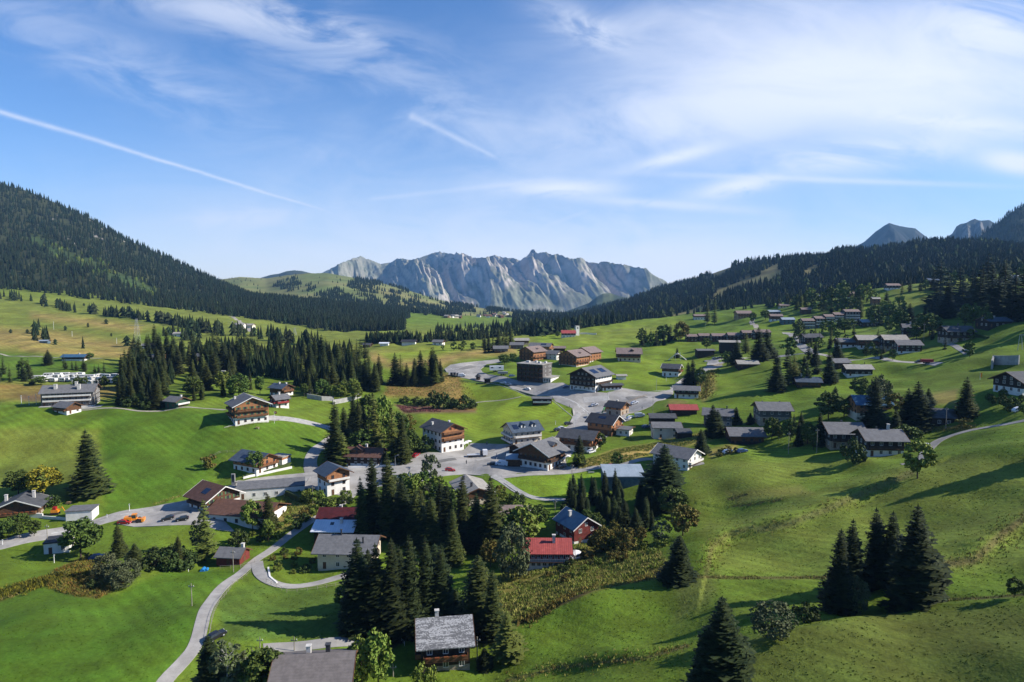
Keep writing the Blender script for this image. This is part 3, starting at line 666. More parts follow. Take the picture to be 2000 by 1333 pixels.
KERB = mat('kerb_stone', (0.42, 0.41, 0.39), (0.3, 0.3, 0.28), 1.0, 0.9)
PLAZA = groundpts([(592,952),(608,928),(640,916),(690,911),(760,905),(835,884),(905,880),(920,866),(975,868),(1055,866),(1080,856),(1098,842),(1122,838),(1150,845),(1165,862),(1120,882),(1108,912),(1180,913),(1100,922),(1010,925),(985,935),(960,930),(905,927),(870,930),(820,942),(775,947),(735,952),(700,958),(672,970),(640,964)])
UPPER = groundpts([(1098,842),(1112,828),(1120,812),(1118,798),(1085,785),(1050,774),(1000,760),(950,747),(905,739),(875,732),(868,721),(880,713),(905,709),(935,706),(977,702),(979,708),(950,712),(938,722),(950,731),(985,736),(1012,744),(1060,749),(1100,748),(1125,762),(1185,768),(1215,758),(1255,765),(1300,764),(1335,738),(1380,716),(1405,708),(1412,716),(1375,728),(1345,750),(1310,775),(1270,795),(1240,806),(1215,828),(1205,845),(1165,862),(1150,845),(1122,838)])
sheet('village_square', PLAZA, ASPH, 0.09, 'wide grey asphalt square in front of the restaurants', 2.2)
sheet('upper_square', UPPER, ASPH, 0.11, 'curving grey asphalt road and parking area before the large hotel', 2.2)
ribbon('road', groundpts([(-160,1095),(0,1065),(100,1043),(200,1018),(290,997),(370,985),(430,965),(490,948),(545,938),(600,932),(660,930)]), 7.5, ASPH2, 0.13, 'main road coming in from the lower left past the garage', w1=11)
ribbon('side_road', groundpts([(612,932),(604,905),(612,885),(632,868),(655,852),(680,838)]), 6.0, ASPH, 0.11, 'short side road climbing behind the tall trees', w1=5)
ribbon('lane', groundpts([(515,818),(560,818),(600,825),(640,835),(700,842)]), 5.0, CONC, 0.11, 'pale lane leaving the chalet terrace', w1=5)
ribbon('track', groundpts([(120,799),(190,798),(260,803),(330,801),(400,798),(440,801)]), 2.2, GRAV, 0.10, 'thin gravel track crossing the upper lawn')
ribbon('path', groundpts([(280,1400),(318,1333),(358,1293),(384,1262),(396,1215),(412,1172),(440,1140),(480,1113),(520,1080),(560,1050),(592,1028),(640,1000),(680,978),(700,955)]), 3.1, ASPH2, 0.12, 'narrow grey lane winding down to the bottom edge')
ribbon('driveway', groundpts([(502,1098),(505,1120),(528,1140),(570,1148),(620,1140),(660,1128),(720,1118)]), 3.4, ASPH2, 0.15, 'curved driveway around the small garden')
ribbon('parking_strip', groundpts([(515,1268),(560,1264),(620,1259),(680,1254),(760,1247),(820,1240)]), 3.6, ASPH, 0.10, 'paved strip behind the bottom house')
ribbon('footway', groundpts([(980,932),(1060,926),(1140,918),(1220,908),(1290,895),(1340,912),(1375,905)]), 2.8, ASPH2, 0.12, 'narrow service road along the dry meadow')
ribbon('footpath', groundpts([(962,930),(985,942),(1010,960),(1040,974),(1110,977)]), 3.0, CONC, 0.14, 'pale footpath edging the lime green lawn')
ribbon('hill_road', groundpts([(2100,812),(2000,823),(1920,836),(1860,850),(1830,862),(1812,878),(1800,900),(1760,908)]), 3.6, ASPH, 0.10, 'grey access road climbing along the right slope')
ribbon('hill_lane', groundpts([(1845,671),(1866,675),(1880,684),(1890,692)]), 3.5, ASPH, 0.10, 'short grey lane below the dark chalet')
ribbon('street', groundpts([(1400,712),(1440,700),(1520,694),(1600,692),(1680,703),(1740,706),(1790,708),(1835,712)]), 5, ASPH2, 0.11, 'pale street crossing the right hillside')
ribbon('upper_street', groundpts([(1535,650),(1552,660),(1562,676),(1590,690)]), 7, ASPH, 0.13, 'short street between the right hillside houses')
ribbon('farm_track', groundpts([(1472,622),(1466,630),(1478,642)]), 5, GRAV, 0.10, 'pale track by the beige chalet on the crest')
ribbon('field_track', groundpts([(-80,686),(0,690),(70,697),(130,699),(200,700)]), 3.0, GRAV, 0.10, 'thin pale track across the far left meadow')
ribbon('field_path', groundpts([(930,787),(960,783),(1000,780),(1040,776)]), 1.6, GRAV, 0.08, 'faint footpath across the lime meadow')
ribbon('hill_path', groundpts([(450,618),(470,628),(478,642),(490,648)]), 6, GRAV, 0.10, 'pale path on the far left meadow edge')
ribbon('yard', groundpts([(80,794),(150,796),(200,793)]), 6, CONC, 0.13, 'pale yard strip beside the long apartment house')
sheet('terrace', groundpts([(437,836),(540,822),(560,818),(535,812),(500,815)]), CONC, 0.14, 'paved terrace before the big balconied chalet', 3)
sheet('forecourt', groundpts([(228,1024),(262,1030),(330,1027),(392,1026),(425,1036),(460,1040),(440,1020),(392,986),(330,996),(280,1005)]), ASPH, 0.13, 'asphalt forecourt beside the brown roofed depot', 2)
sheet('courtyard', groundpts([(545,962),(600,955),(650,960),(700,935),(690,918),(560,935)]), ASPH, 0.16, 'grey junction in front of the white garage row', 2)
sheet('parking', groundpts([(1375,705),(1412,700),(1412,712),(1380,716)]), ASPH, 0.15, 'small parking bay below the black house', 4)
# painted markings
def dashes(name, line, dash, gap, w, label, dz=0.016):
    pts = resample(chaikin(groundpts(line), 3), 0.5); mb = MB(); acc = 0
    for a, b in zip(pts[:-1], pts[1:]):
        L = (b - a).length; on = (acc % (dash + gap)) < dash; acc += L
        if not on: continue
        d = (b - a).normalized(); n = Vector((-d.y, d.x)) * w / 2; q = [a - n, b - n, b + n, a + n]
        mb.face([(p.x, p.y, float(H(p.x, p.y)) + dz) for p in q])
    tag(mb.build(name, PAINT), label, kind='structure')
dashes('road_marking', [(100,1043),(200,1018),(290,997),(370,985)], 3, 4, 0.35, 'dashed centre line on the main road', 0.15)
dashes('road_marking', [(1090,775),(1140,795),(1175,815),(1192,840)], 60, 0, 0.4, 'white edge line curving on the upper square', 0.15)
dashes('road_marking', [(1050,765),(1100,778),(1135,795),(1160,815)], 3, 3, 0.35, 'dashed lane line curving on the upper square', 0.15)
dashes('road_marking', [(880,720),(900,730),(940,740),(990,752)], 3, 3, 0.4, 'dashed line on the far road bend', 0.15)
dashes('road_marking', [(780,915),(860,900),(940,886),(1010,874)], 60, 0, 0.25, 'faint edge line across the village square', 0.12)
# kerbs
def kerb(line, label, w=0.3, h=0.14, name='kerb'):
    ribbon(name, groundpts(line), w, KERB, h, label)
kerb([(672,922),(760,908),(832,888),(870,886)], 'stone kerb along the trees of the square')
kerb([(1122,836),(1121,812),(1085,787),(1050,775),(1000,762),(950,749)], 'stone kerb around the lime meadow')
kerb([(1225,762),(1262,768),(1300,763)], 'stone kerb below the hotel meadow')
kerb([(985,944),(1010,962),(1040,976)], 'pale kerb along the lawn footpath', 0.4, 0.3)
# ------------------------------------------------------------------ trees: templates
def mulmat(name, c1, c2, scale, rnd=0.35):
    m = bpy.data.materials.new(name); m.use_nodes = True; N = NT(m.node_tree); b = m.node_tree.nodes['Principled BSDF']
    t = N.n('ShaderNodeTexCoord'); oi = N.n('ShaderNodeObjectInfo')
    nz = N.noise(t.outputs['Object'], scale, 3, 0.7)
    col = N.mix(N.ramp(nz, 0.35, 0.65), c1, c2)
    h = N.n('ShaderNodeHueSaturation'); N.l(col, h.inputs['Color'])
    N.l(N.m('MULTIPLY_ADD', oi.outputs['Random'], rnd, 1 - rnd / 2), h.inputs['Value'])
    N.l(N.m('MULTIPLY_ADD', oi.outputs['Random'], 0.03, 0.485), h.inputs['Hue'])
    N.l(h.outputs[0], b.inputs['Base Color']); b.inputs['Roughness'].default_value = 0.75; b.inputs['Specular IOR Level'].default_value = 0.15
    return m
M_SPR = mulmat('spruce_needles', (0.022, 0.036, 0.011), (0.078, 0.090, 0.020), 0.9, 0.4)
M_DSP = mulmat('dark_spruce_needles', (0.012, 0.022, 0.008), (0.042, 0.055, 0.015), 0.9, 0.35)
M_LAR = mulmat('larch_needles', (0.085, 0.105, 0.02), (0.13, 0.15, 0.03), 1.1, 0.25)
M_LEAF = mulmat('green_leaves', (0.045, 0.075, 0.015), (0.085, 0.12, 0.022), 1.2, 0.4)
M_LITE = mulmat('light_leaves', (0.10, 0.15, 0.022), (0.17, 0.20, 0.035), 1.2, 0.3)
M_YEL = mulmat('yellow_leaves', (0.13, 0.15, 0.015), (0.30, 0.26, 0.02), 1.4, 0.2)
M_GREY = mulmat('grey_leaves', (0.065, 0.08, 0.035), (0.105, 0.12, 0.055), 1.4, 0.2)
M_AUT = mulmat('autumn_leaves', (0.15, 0.105, 0.02), (0.10, 0.11, 0.025), 1.2, 0.3)
M_BUSH = mulmat('bush_leaves', (0.035, 0.055, 0.014), (0.06, 0.085, 0.02), 1.3, 0.4)
M_BARK = mat('bark', (0.09, 0.065, 0.045), (0.045, 0.033, 0.025), 4.0, 0.95)
M_BIRCH = mat('birch_bark', (0.45, 0.43, 0.4), (0.16, 0.15, 0.14), 5.0, 0.9)
def tri_fans(quads):
    v = np.concatenate(quads, 0); n = len(v) // 4; return v, np.arange(n * 4).reshape(n, 4)
def spruce_crown(seed, H0=20.0, rr=0.2, tiers=34, nb=12, seg=6, bare=0.05, ragged=0.25, fat=1.0, pw=0.8):
    r = np.random.default_rng(seed); Q = []
    lean = r.uniform(0, 6.28)
    for ti in range(tiers):
        f = (ti + r.uniform(-.3, .3)) / tiers; f = min(max(f, 0), 0.985)
        z = H0 * (bare + (1 - bare) * f); Rz = H0 * rr * ((1 - f) ** pw) * (0.86 + 0.14 * math.sin(f * 9 + seed)) + 0.15
        n = max(5, int(nb * (0.55 + 0.6 * (1 - f))))
        for b in range(n):
            a = 2 * math.pi * (b + r.uniform(-.4, .4)) / n + ti * 0.9
            L = Rz * r.uniform(1 - ragged, 1 + ragged * 0.5) * (1 + 0.10 * math.cos(a - lean))
            if r.random() < 0.04: L *= 0.45
            dr = r.uniform(0.28, 0.5)
            ca, sa = math.cos(a), math.sin(a)
            for s in range(seg):
                t0 = 0.12 + 0.88 * s / seg; t1 = t0 + 1.25 / seg
                w = L * (0.26 + 0.16 * math.sin(math.pi * min(t0, 1))) * (1.15 - 0.8 * t0) * r.uniform(.7, 1.3) * fat + 0.1
                zz0 = z - dr * L * t0 + 0.24 * L * t0 * t0; zz1 = z - dr * L * t1 + 0.24 * L * t1 * t1 - 0.05 * L
                side = r.uniform(-1, 1) * w * 0.7; tl = r.uniform(-.7, .7) * w
                p = np.array([[t0 * L, side - w, zz0 - abs(tl) - 0.3 * w], [t1 * L, side - w * 0.15, zz1 - 0.25 * w], [t1 * L * 0.95, side + w * 0.3, zz1 - 0.1 * w - tl * .3], [t0 * L, side + w, zz0 + tl * .6 - 0.25 * w]])
                x = p[:, 0] * ca - p[:, 1] * sa; y = p[:, 0] * sa + p[:, 1] * ca
                Q.append(np.stack([x, y, p[:, 2]], 1))
    # leader
    for k in range(3):
        a = k * 2.1; Q.append(np.array([[0.22 * math.cos(a), 0.22 * math.sin(a), H0 * .95], [0.22 * math.cos(a + 2.1), 0.22 * math.sin(a + 2.1), H0 * .95], [0.02, 0, H0 * 1.01], [0, 0, H0 * 1.01]]))
    return tri_fans(Q)
def leafy_crown(seed, H0=10.0, rx=3.5, bare=0.22, clumps=46, leaves=52, ls=0.34, top=0.85):
    r = np.random.default_rng(seed); Q = []; zc = H0 * (bare + 1) / 2; rz = H0 * (1 - bare) / 2
    for c in range(clumps):
        d = r.normal(size=3); d /= np.linalg.norm(d); rad = r.uniform(0.55, 0.95) ** 0.6
        if r.random() < 0.12: rad *= 1.12
        e = 1 - 0.25 * max(0, d[2]) * top
        cpos = np.array([d[0] * rx * rad * e, d[1] * rx * rad * e, zc + d[2] * rz * rad * 0.93])
        cr = rx * r.uniform(0.2, 0.38)
        for _ in range(leaves):
            q = r.normal(size=3); q /= np.linalg.norm(q); p = cpos + q * cr * r.uniform(0.5, 1.0) * np.array([1, 1, .8])
            a = r.normal(size=3); a /= np.linalg.norm(a); b = np.cross(a, q + 0.4 * r.normal(size=3)); b /= np.linalg.norm(b) + 1e-6
            s = ls * r.uniform(0.6, 1.3); Q.append(np.array([p - a * s, p - b * s * .8, p + a * s, p + b * s * .8]))
    return tri_fans(Q)
def trunk_mb(H0, r0, top=0.9, limbs=5, seed=0, spread=2.0, lean=0.0):
    r = random.Random(seed); mb = MB(); n = 5; px = 0; py = 0
    for i in range(n):
        z0 = H0 * top * i / n; z1 = H0 * top * (i + 1) / n; ra = r0 * (1 - 0.85 * i / n); rb = r0 * (1 - 0.85 * (i + 1) / n)
        qx = px + r.uniform(-.1, .1) + lean * H0 / n; qy = py + r.uniform(-.1, .1)
        mb.cyl((px, py, z0 if i else -0.8), (qx, qy, z1), ra, rb, 7); px, py = qx, qy
    for i in range(limbs):
        z = H0 * r.uniform(0.3, 0.7); a = r.uniform(0, 6.28); L = spread * r.uniform(.5, .9)
        mb.cyl((lean * z, 0, z), (lean * z + L * math.cos(a), L * math.sin(a), z + L * 0.7), r0 * 0.35, r0 * 0.08, 5)
    return mb
def tmesh(name, vf, m):
    return fast_mesh(name, vf[0], vf[1], [m])
SPN = {}   # near spruces: (crown mesh, trunk mesh) by species
def species():
    for i, (rr, ti, nb, pw, rg) in enumerate([(0.17, 38, 13, 0.62, .3), (0.20, 36, 14, .66, .34), (0.19, 36, 13, .7, .38), (0.155, 40, 12, .58, .3), (0.22, 36, 15, .64, .34)]):
        vf = spruce_crown(100 + i, rr=rr, tiers=ti, nb=nb, pw=pw, ragged=rg)
        tr = trunk_mb(20, 0.32, .93, 0, i).mesh('spruce_trunk', M_BARK)
        SPN.setdefault('spruce', []).append((tmesh('spruce_crown', vf, M_SPR), tr)); SPN.setdefault('dark_spruce', []).append((tmesh('spruce_crown', vf, M_DSP), tr))
    for i in range(3):
        vf = spruce_crown(200 + i, rr=0.17 + .02 * i, tiers=26, nb=10, seg=5, bare=0.12, ragged=.4, fat=.8, pw=.65)
        SPN.setdefault('larch', []).append((tmesh('larch_crown', vf, M_LAR), trunk_mb(20, 0.28, .93, 0, i).mesh('larch_trunk', M_BARK)))
    for nm, mm, ps in (('leafy', M_LEAF, [(3.4, .2), (3.9, .16), (2.8, .25)]), ('light', M_LITE, [(3.3, .18), (2.7, .2)]), ('yellow', M_YEL, [(3.9, .28)]), ('autumn', M_AUT, [(3.8, .15), (3.3, .2)])):
        for i, (rx, ba) in enumerate(ps):
            SPN.setdefault(nm, []).append((tmesh('leafy_crown', leafy_crown(300 + i, 10, rx, ba), mm), trunk_mb(10, .2, .7, 7, i, 2.6).mesh('leafy_trunk', M_BARK)))
    for i in range(2):
        SPN.setdefault('birch', []).append((tmesh('birch_crown', leafy_crown(400 + i, 10, 2.6, .18, 40, 24, .26), M_GREY), trunk_mb(10, .16, .8, 10, i, 2.6).mesh('birch_trunk', M_BIRCH)))
    for i in range(3):
        SPN.setdefault('bush', []).append((tmesh('bush_crown', leafy_crown(500 + i, 3.0, 2.0, 0.0, 26, 42, .2, .4), M_BUSH), trunk_mb(3, .08, .7, 6, i, 1.2).mesh('bush_stem', M_BARK)))
    SPN['willow'] = [(tmesh('willow_crown', leafy_crown(450 + i, 10, 4.6, .03, 60, 46, .3, .5), M_GREY), trunk_mb(10, .2, .6, 8, i, 3).mesh('willow_trunk', M_BARK)) for i in range(2)]
    SPN['light_bush'] = [(tmesh('bush_crown', leafy_crown(510 + i, 3.0, 2.0, 0.0, 26, 36, .2, .4), M_LITE), SPN['bush'][i][1]) for i in range(2)]
    SPN['autumn_bush'] = [(tmesh('bush_crown', leafy_crown(520 + i, 3.0, 2.0, 0.0, 26, 36, .2, .4), M_AUT), SPN['bush'][i][1]) for i in range(2)]
    SPN['grey_bush'] = [(tmesh('bush_crown', leafy_crown(530 + i, 3.0, 2.0, 0.0, 26, 36, .2, .4), M_GREY), SPN['bush'][i][1]) for i in range(2)]
species()
# coarser crowns for trees that stand far off (a few pixels tall)
SPM = {'spruce': [], 'dark_spruce': [], 'leafy': [], 'larch': [], 'autumn': [], 'bush': [], 'light': []}
for i, rr in enumerate((0.15, 0.19, 0.17, 0.21)):
    vf = spruce_crown(600 + i, rr=rr * 1.15, tiers=20, nb=9, seg=3, fat=1.3, pw=.65, ragged=.35)
    for nm, mm in (('spruce', M_SPR), ('dark_spruce', M_DSP), ('larch', M_LAR)): SPM[nm].append((tmesh('spruce_crown', vf, mm), SPN['spruce'][0][1]))
for i in range(3):
    vf = leafy_crown(620 + i, 10, 3.3, .1, 30, 14, .6)
    for nm, mm in (('leafy', M_LEAF), ('autumn', M_AUT), ('light', M_LITE)): SPM[nm].append((tmesh('leafy_crown', vf, mm), SPN['leafy'][0][1]))
    SPM['bush'].append((tmesh('bush_crown', leafy_crown(630 + i, 3, 2, 0, 18, 12, .36, .4), M_BUSH), SPN['bush'][0][1]))
NAMES = {'spruce': 'spruce_tree', 'dark_spruce': 'spruce_tree', 'larch': 'larch_tree', 'leafy': 'leafy_tree', 'light': 'leafy_tree', 'yellow': 'maple_tree', 'autumn': 'leafy_tree', 'birch': 'birch_tree', 'willow': 'willow_tree',
         'bush': 'bush', 'light_bush': 'bush', 'autumn_bush': 'bush', 'grey_bush': 'bush'}
BASEH = {'spruce': 20, 'dark_spruce': 20, 'larch': 20, 'leafy': 10, 'light': 10, 'yellow': 10, 'autumn': 10, 'birch': 10, 'willow': 10, 'bush': 3, 'light_bush': 3, 'autumn_bush': 3, 'grey_bush': 3}
NTREE = {}
def put_tree(kind, loc, h, label, group=None, wf=1.0, var=None, far=False):
    far = far and kind in SPM
    vs = (SPM if far else SPN)[kind]; cm, tm = vs[random.randrange(len(vs)) if var is None else var % len(vs)]
    nm = NAMES[kind]; s = h / BASEH[kind]; NTREE[nm] = NTREE.get(nm, 0) + 1
    rt = empty(nm, (loc[0], loc[1], loc[2] - 0.15), random.uniform(0, 6.28)); rt.scale = (s * wf, s * wf, s)
    tag(rt, label, 'bush' if nm == 'bush' else 'tree', group)
    link('crown', cm, rt); link('trunk' if nm != 'bush' else 'stem', tm, rt); return rt
def tree(kind, u, vb, vt, label, group=None, wf=1.0, var=None, w=None):
    """one tree, standing at photo base (u, vb), crown top at vt; w = crown width px"""
    p = hit(u, vb)
    if p is None: return
    f = p.y * CP - (p.z - CAMZ) * SP; h = (vb - vt) / F * f * 1.02
    if w:
        cm = (SPN[kind])[(var or 0) % len(SPN[kind])][0]
        xs = max(abs(v.co.x) for v in cm.vertices); wf = (w / F * f) / (2 * xs * h / BASEH[kind]) * (1.5 if 'spruce' in kind or kind == 'larch' else 1.15); wf = min(max(wf, .45), 2.2)
        var = var or 0
    return put_tree(kind, p, h, label, group, wf, var)
def grove(poly, n, hpx, kinds, label, group, sp=10, far=True, wf=1.0, seed=0):
    """n trees over a photo outline of their feet; hpx = tree height range in px; sp = least spacing in px"""
    r = random.Random(seed + 11); P = np.array(poly, float); lo = P.min(0); hi = P.max(0); pts = []; tries = 0
    while len(pts) < n and tries < 6000:
        tries += 1; u = r.uniform(lo[0], hi[0]); v = r.uniform(lo[1], hi[1])
        if not inpoly(np.array([u]), np.array([v]), poly)[0]: continue
        if any(abs(u - a) < sp and abs(v - b) < sp * 0.45 for a, b in pts): continue
        pts.append((u, v))
    for u, v in pts:
        p = hit(u, v)
        if p is None: continue
        k = r.choice(kinds); f = p.y; h = r.uniform(*hpx) / F * f
        put_tree(k, p, h, label if isinstance(label, str) else label.get(NAMES[k], list(label.values())[0]), group, wf * r.uniform(.85, 1.15), None, far)
# ------------------------------------------------------------------ buildings
WALLS = {
 'wood': mat('brown_timber', (0.13, 0.065, 0.032), (0.085, 0.042, 0.022), 1.5, 0.85, stripe=('z', 0.45, 0.4)),
 'orange': mat('warm_timber', (0.36, 0.17, 0.075), (0.27, 0.12, 0.055), 1.2, 0.8, stripe=('z', 0.45, 0.3)),
 'dark': mat('dark_timber', (0.045, 0.03, 0.022), (0.028, 0.02, 0.015), 1.5, 0.85, stripe=('z', 0.45, 0.35)),
 'redwood': mat('red_timber', (0.17, 0.035, 0.028), (0.11, 0.025, 0.02), 1.2, 0.8, stripe=('z', 0.45, 0.3)),
 'white': mat('white_render', (0.74, 0.72, 0.68), (0.62, 0.6, 0.56), 0.4, 0.9),
 'cream': mat('cream_render', (0.60, 0.52, 0.40), (0.52, 0.44, 0.34), 0.4, 0.9),
 'grey': mat('grey_cladding', (0.13, 0.12, 0.115), (0.10, 0.092, 0.088), 0.6, 0.85, stripe=('z', 0.5, 0.25)),
 'stone': mat('rough_stone', (0.42, 0.34, 0.26), (0.26, 0.21, 0.16), 1.6, 0.9, bump=0.4),
 'green': mat('green_boards', (0.05, 0.10, 0.06), (0.035, 0.07, 0.045), 1.2, 0.85, stripe=('z', 0.4, 0.3)),
 'beige': mat('beige_timber', (0.42, 0.29, 0.15), (0.34, 0.23, 0.12), 1.2, 0.85, stripe=('z', 0.45, 0.3)),
 'blue': mat('blue_grey_cladding', (0.10, 0.16, 0.2), (0.07, 0.11, 0.15), 0.8, 0.7),
}
ROOFS = {
 'grey': mat('grey_shingle', (0.155, 0.155, 0.16), (0.115, 0.115, 0.12), 0.8, 0.8, stripe=('y', 0.6, 0.28), detail=8),
 'slate': mat('dark_slate', (0.085, 0.088, 0.095), (0.055, 0.057, 0.063), 0.8, 0.75, stripe=('y', 0.6, 0.3), detail=8),
 'black': mat('black_sheet_roof', (0.045, 0.045, 0.05), (0.03, 0.03, 0.034), 0.8, 0.6, stripe=('y', 0.7, 0.25)),
 'brown': mat('brown_tile', (0.135, 0.07, 0.05), (0.095, 0.05, 0.037), 0.9, 0.8, stripe=('y', 0.55, 0.3), detail=8),
 'rose': mat('rosy_grey_tile', (0.23, 0.175, 0.155), (0.165, 0.125, 0.115), 0.8, 0.85, stripe=('y', 0.6, 0.25), detail=8),
 'taupe': mat('taupe_flat_tile', (0.165, 0.145, 0.138), (0.125, 0.11, 0.105), 0.9, 0.85, stripe=('y', 0.6, 0.2), detail=8),
 'light': mat('weathered_light_roof', (0.33, 0.31, 0.275), (0.25, 0.235, 0.21), 0.7, 0.85, stripe=('y', 0.7, 0.2), detail=8),
 'red': mat('red_metal_roof', (0.42, 0.095, 0.08), (0.31, 0.065, 0.058), 1.3, 0.45, stripe=('x', 0.62, 0.75, 0.2)),
 'darkred': mat('dark_red_roof', (0.085, 0.017, 0.018), (0.055, 0.012, 0.013), 0.7, 0.6, stripe=('x', 0.6, 0.3)),
 'white': mat('white_metal_roof', (0.66, 0.68, 0.72), (0.57, 0.6, 0.65), 0.4, 0.4, stripe=('x', 0.8, 0.35, 0.08)),
 'bluesl': mat('blue_slate', (0.075, 0.10, 0.135), (0.05, 0.068, 0.095), 0.8, 0.6, stripe=('y', 0.6, 0.3)),
 'blue': mat('blue_metal_roof', (0.05, 0.12, 0.2), (0.04, 0.09, 0.16), 0.6, 0.45, stripe=('x', 0.7, 0.4, 0.08)),
 'silver': mat('pale_blue_sheet', (0.28, 0.33, 0.38), (0.22, 0.27, 0.31), 0.3, 0.5, stripe=('x', 1.2, 0.25, 0.05)),
 'lichen': None,
}
def lichen():
    m = bpy.data.materials.new('lichened_wood_shingle'); m.use_nodes = True; N = NT(m.node_tree); b = m.node_tree.nodes['Principled BSDF']
    t = N.n('ShaderNodeTexCoord'); s = N.n('ShaderNodeSeparateXYZ'); N.l(t.outputs['Object'], s.inputs[0])
    row = N.m('FLOOR', N.m('DIVIDE', s.outputs[1], 0.2)); cellx = N.m('FLOOR', N.m('ADD', N.m('DIVIDE', s.outputs[0], 0.28), N.m('MULTIPLY', row, 0.37)))
    w = N.n('ShaderNodeTexWhiteNoise', noise_dimensions='2D'); N.l(N.comb(cellx, row, 0), w.inputs['Vector'])
    big = N.noise(N.comb(N.m('MULTIPLY', s.outputs[0], 0.22), N.m('MULTIPLY', s.outputs[1], 1.6), s.outputs[2]), 1.1, 5, 0.75)
    k = N.ramp(N.m('ADD', N.m('MULTIPLY', big, 1.1), N.m('MULTIPLY', w.outputs[0], 0.22)), 0.58, 0.78)
    col = N.mix(k, (0.105, 0.105, 0.11), (0.33, 0.33, 0.335))
    fr = N.m('LESS_THAN', N.m('FRACT', N.m('DIVIDE', s.outputs[1], 0.2)), 0.18); col = N.mix(N.m('MULTIPLY', fr, 0.45), col, (0.03, 0.03, 0.035))
    N.l(col, b.inputs['Base Color']); b.inputs['Roughness'].default_value = 0.85; return m
ROOFS['lichen'] = lichen()
GLASS = mat('window_glass', (0.035, 0.045, 0.055), (0.02, 0.026, 0.032), 0.5, 0.12, spec=0.6)
WFR = mat('white_window_frame', (0.7, 0.68, 0.64), (0.6, 0.58, 0.55), 2, 0.6)
WFD = mat('brown_window_frame', (0.12, 0.06, 0.03), (0.09, 0.045, 0.025), 2, 0.7)
SHG = mat('green_shutter', (0.08, 0.17, 0.08), (0.06, 0.13, 0.06), 2, 0.7)
SHR = mat('red_shutter', (0.28, 0.05, 0.03), (0.2, 0.04, 0.025), 2, 0.7)
SOLAR = mat('solar_glass', (0.015, 0.022, 0.05), (0.01, 0.014, 0.035), 0.6, 0.15, spec=0.7, stripe=('x', 1.0, 0.4, 0.06))
CHIM = mat('chimney_render', (0.55, 0.53, 0.5), (0.42, 0.4, 0.37), 2, 0.9)
CHID = mat('chimney_metal', (0.06, 0.06, 0.065), (0.04, 0.04, 0.045), 2, 0.5)
RAILW = mat('white_railing', (0.66, 0.64, 0.6), (0.56, 0.54, 0.5), 1, 0.7)
RAILB = mat('timber_railing', (0.20, 0.095, 0.045), (0.14, 0.065, 0.033), 1.2, 0.8, stripe=('x', 0.3, 0.35, 0.25))
RAILD = mat('dark_railing', (0.06, 0.038, 0.026), (0.04, 0.027, 0.02), 1.2, 0.8, stripe=('x', 0.3, 0.35, 0.25))
WCACHE = {}
def window_mesh(w, h, fr, sh):
    k = (round(w, 2), round(h, 2), fr.name, sh.name if sh else '')
    if k in WCACHE: return WCACHE[k]
    mb = MB(); t = 0.09   # lies in local xz, facing -y
    mb.box(-w / 2, w / 2, -.07, 0, h - t, h); mb.box(-w / 2, w / 2, -.12, 0, -t, 0.02)
    for s in (-1, 1): mb.box(min(s * w / 2, s * (w / 2 - t)), max(s * w / 2, s * (w / 2 - t)), -.07, 0, 0.02, h - t)
    mb.box(-.035, .035, -.065, 0, 0.02, h - t)
    me = mb.mesh('window', fr)
    p = MB(); p.box(-w / 2 + t, w / 2 - t, -.03, 0, 0.02, h - t); pm = p.mesh('pane', GLASS)
    sm = None
    if sh:
        sw = w * 0.46; sm = []
        for s in (-1, 1):
            q = MB(); x0, x1 = sorted((s * (w / 2 + .02), s * (w / 2 + sw))); q.box(x0, x1, -.06, -.005, -.02, h); sm.append(q.mesh('shutter', sh))
    WCACHE[k] = (me, pm, sm); return WCACHE[k]
def win(root, x, y, z, rz, w=1.1, h=1.2, fr=None, sh=None, pane=True):
    me, pm, sm = window_mesh(w, h, fr or WFR, sh)
    o = link('window', me, root, (x, y, z), rz); link('pane', pm, o)
    for q in sm or (): link('shutter', q, o)
    return o
def rect_windows(root, face, L, z0, floors, W, fr, sh, every=2.7, wh=(1.1, 1.25), skip=(), z_step=2.7, off=0.0):
    """rows of windows on one wall; face in '-y', '+x', '-x'"""
    n = max(1, int((L - 0.8) / every)); 
    for f in range(floors):
        for i in range(n):
            if (f, i) in skip: continue
            a = (i + 0.5) / n * L - L / 2; z = z0 + f * z_step
            if face == '-y': win(root, a, -W / 2 - off, z, 0, *wh, fr, sh)
            elif face == '+x': win(root, W / 2 + off, a, z, math.pi / 2, *wh, fr, sh)
            elif face == '-x': win(root, -W / 2 - off, -a, z, -math.pi / 2, *wh, fr, sh)
            elif face == '+y': win(root, -a, W / 2 + off, z, math.pi, *wh, fr, sh)
FLOWER = random.Random(2); M_FLOWER = mat('geraniums', (.35, .03, .03), (.05, .10, .02), 9, .9)
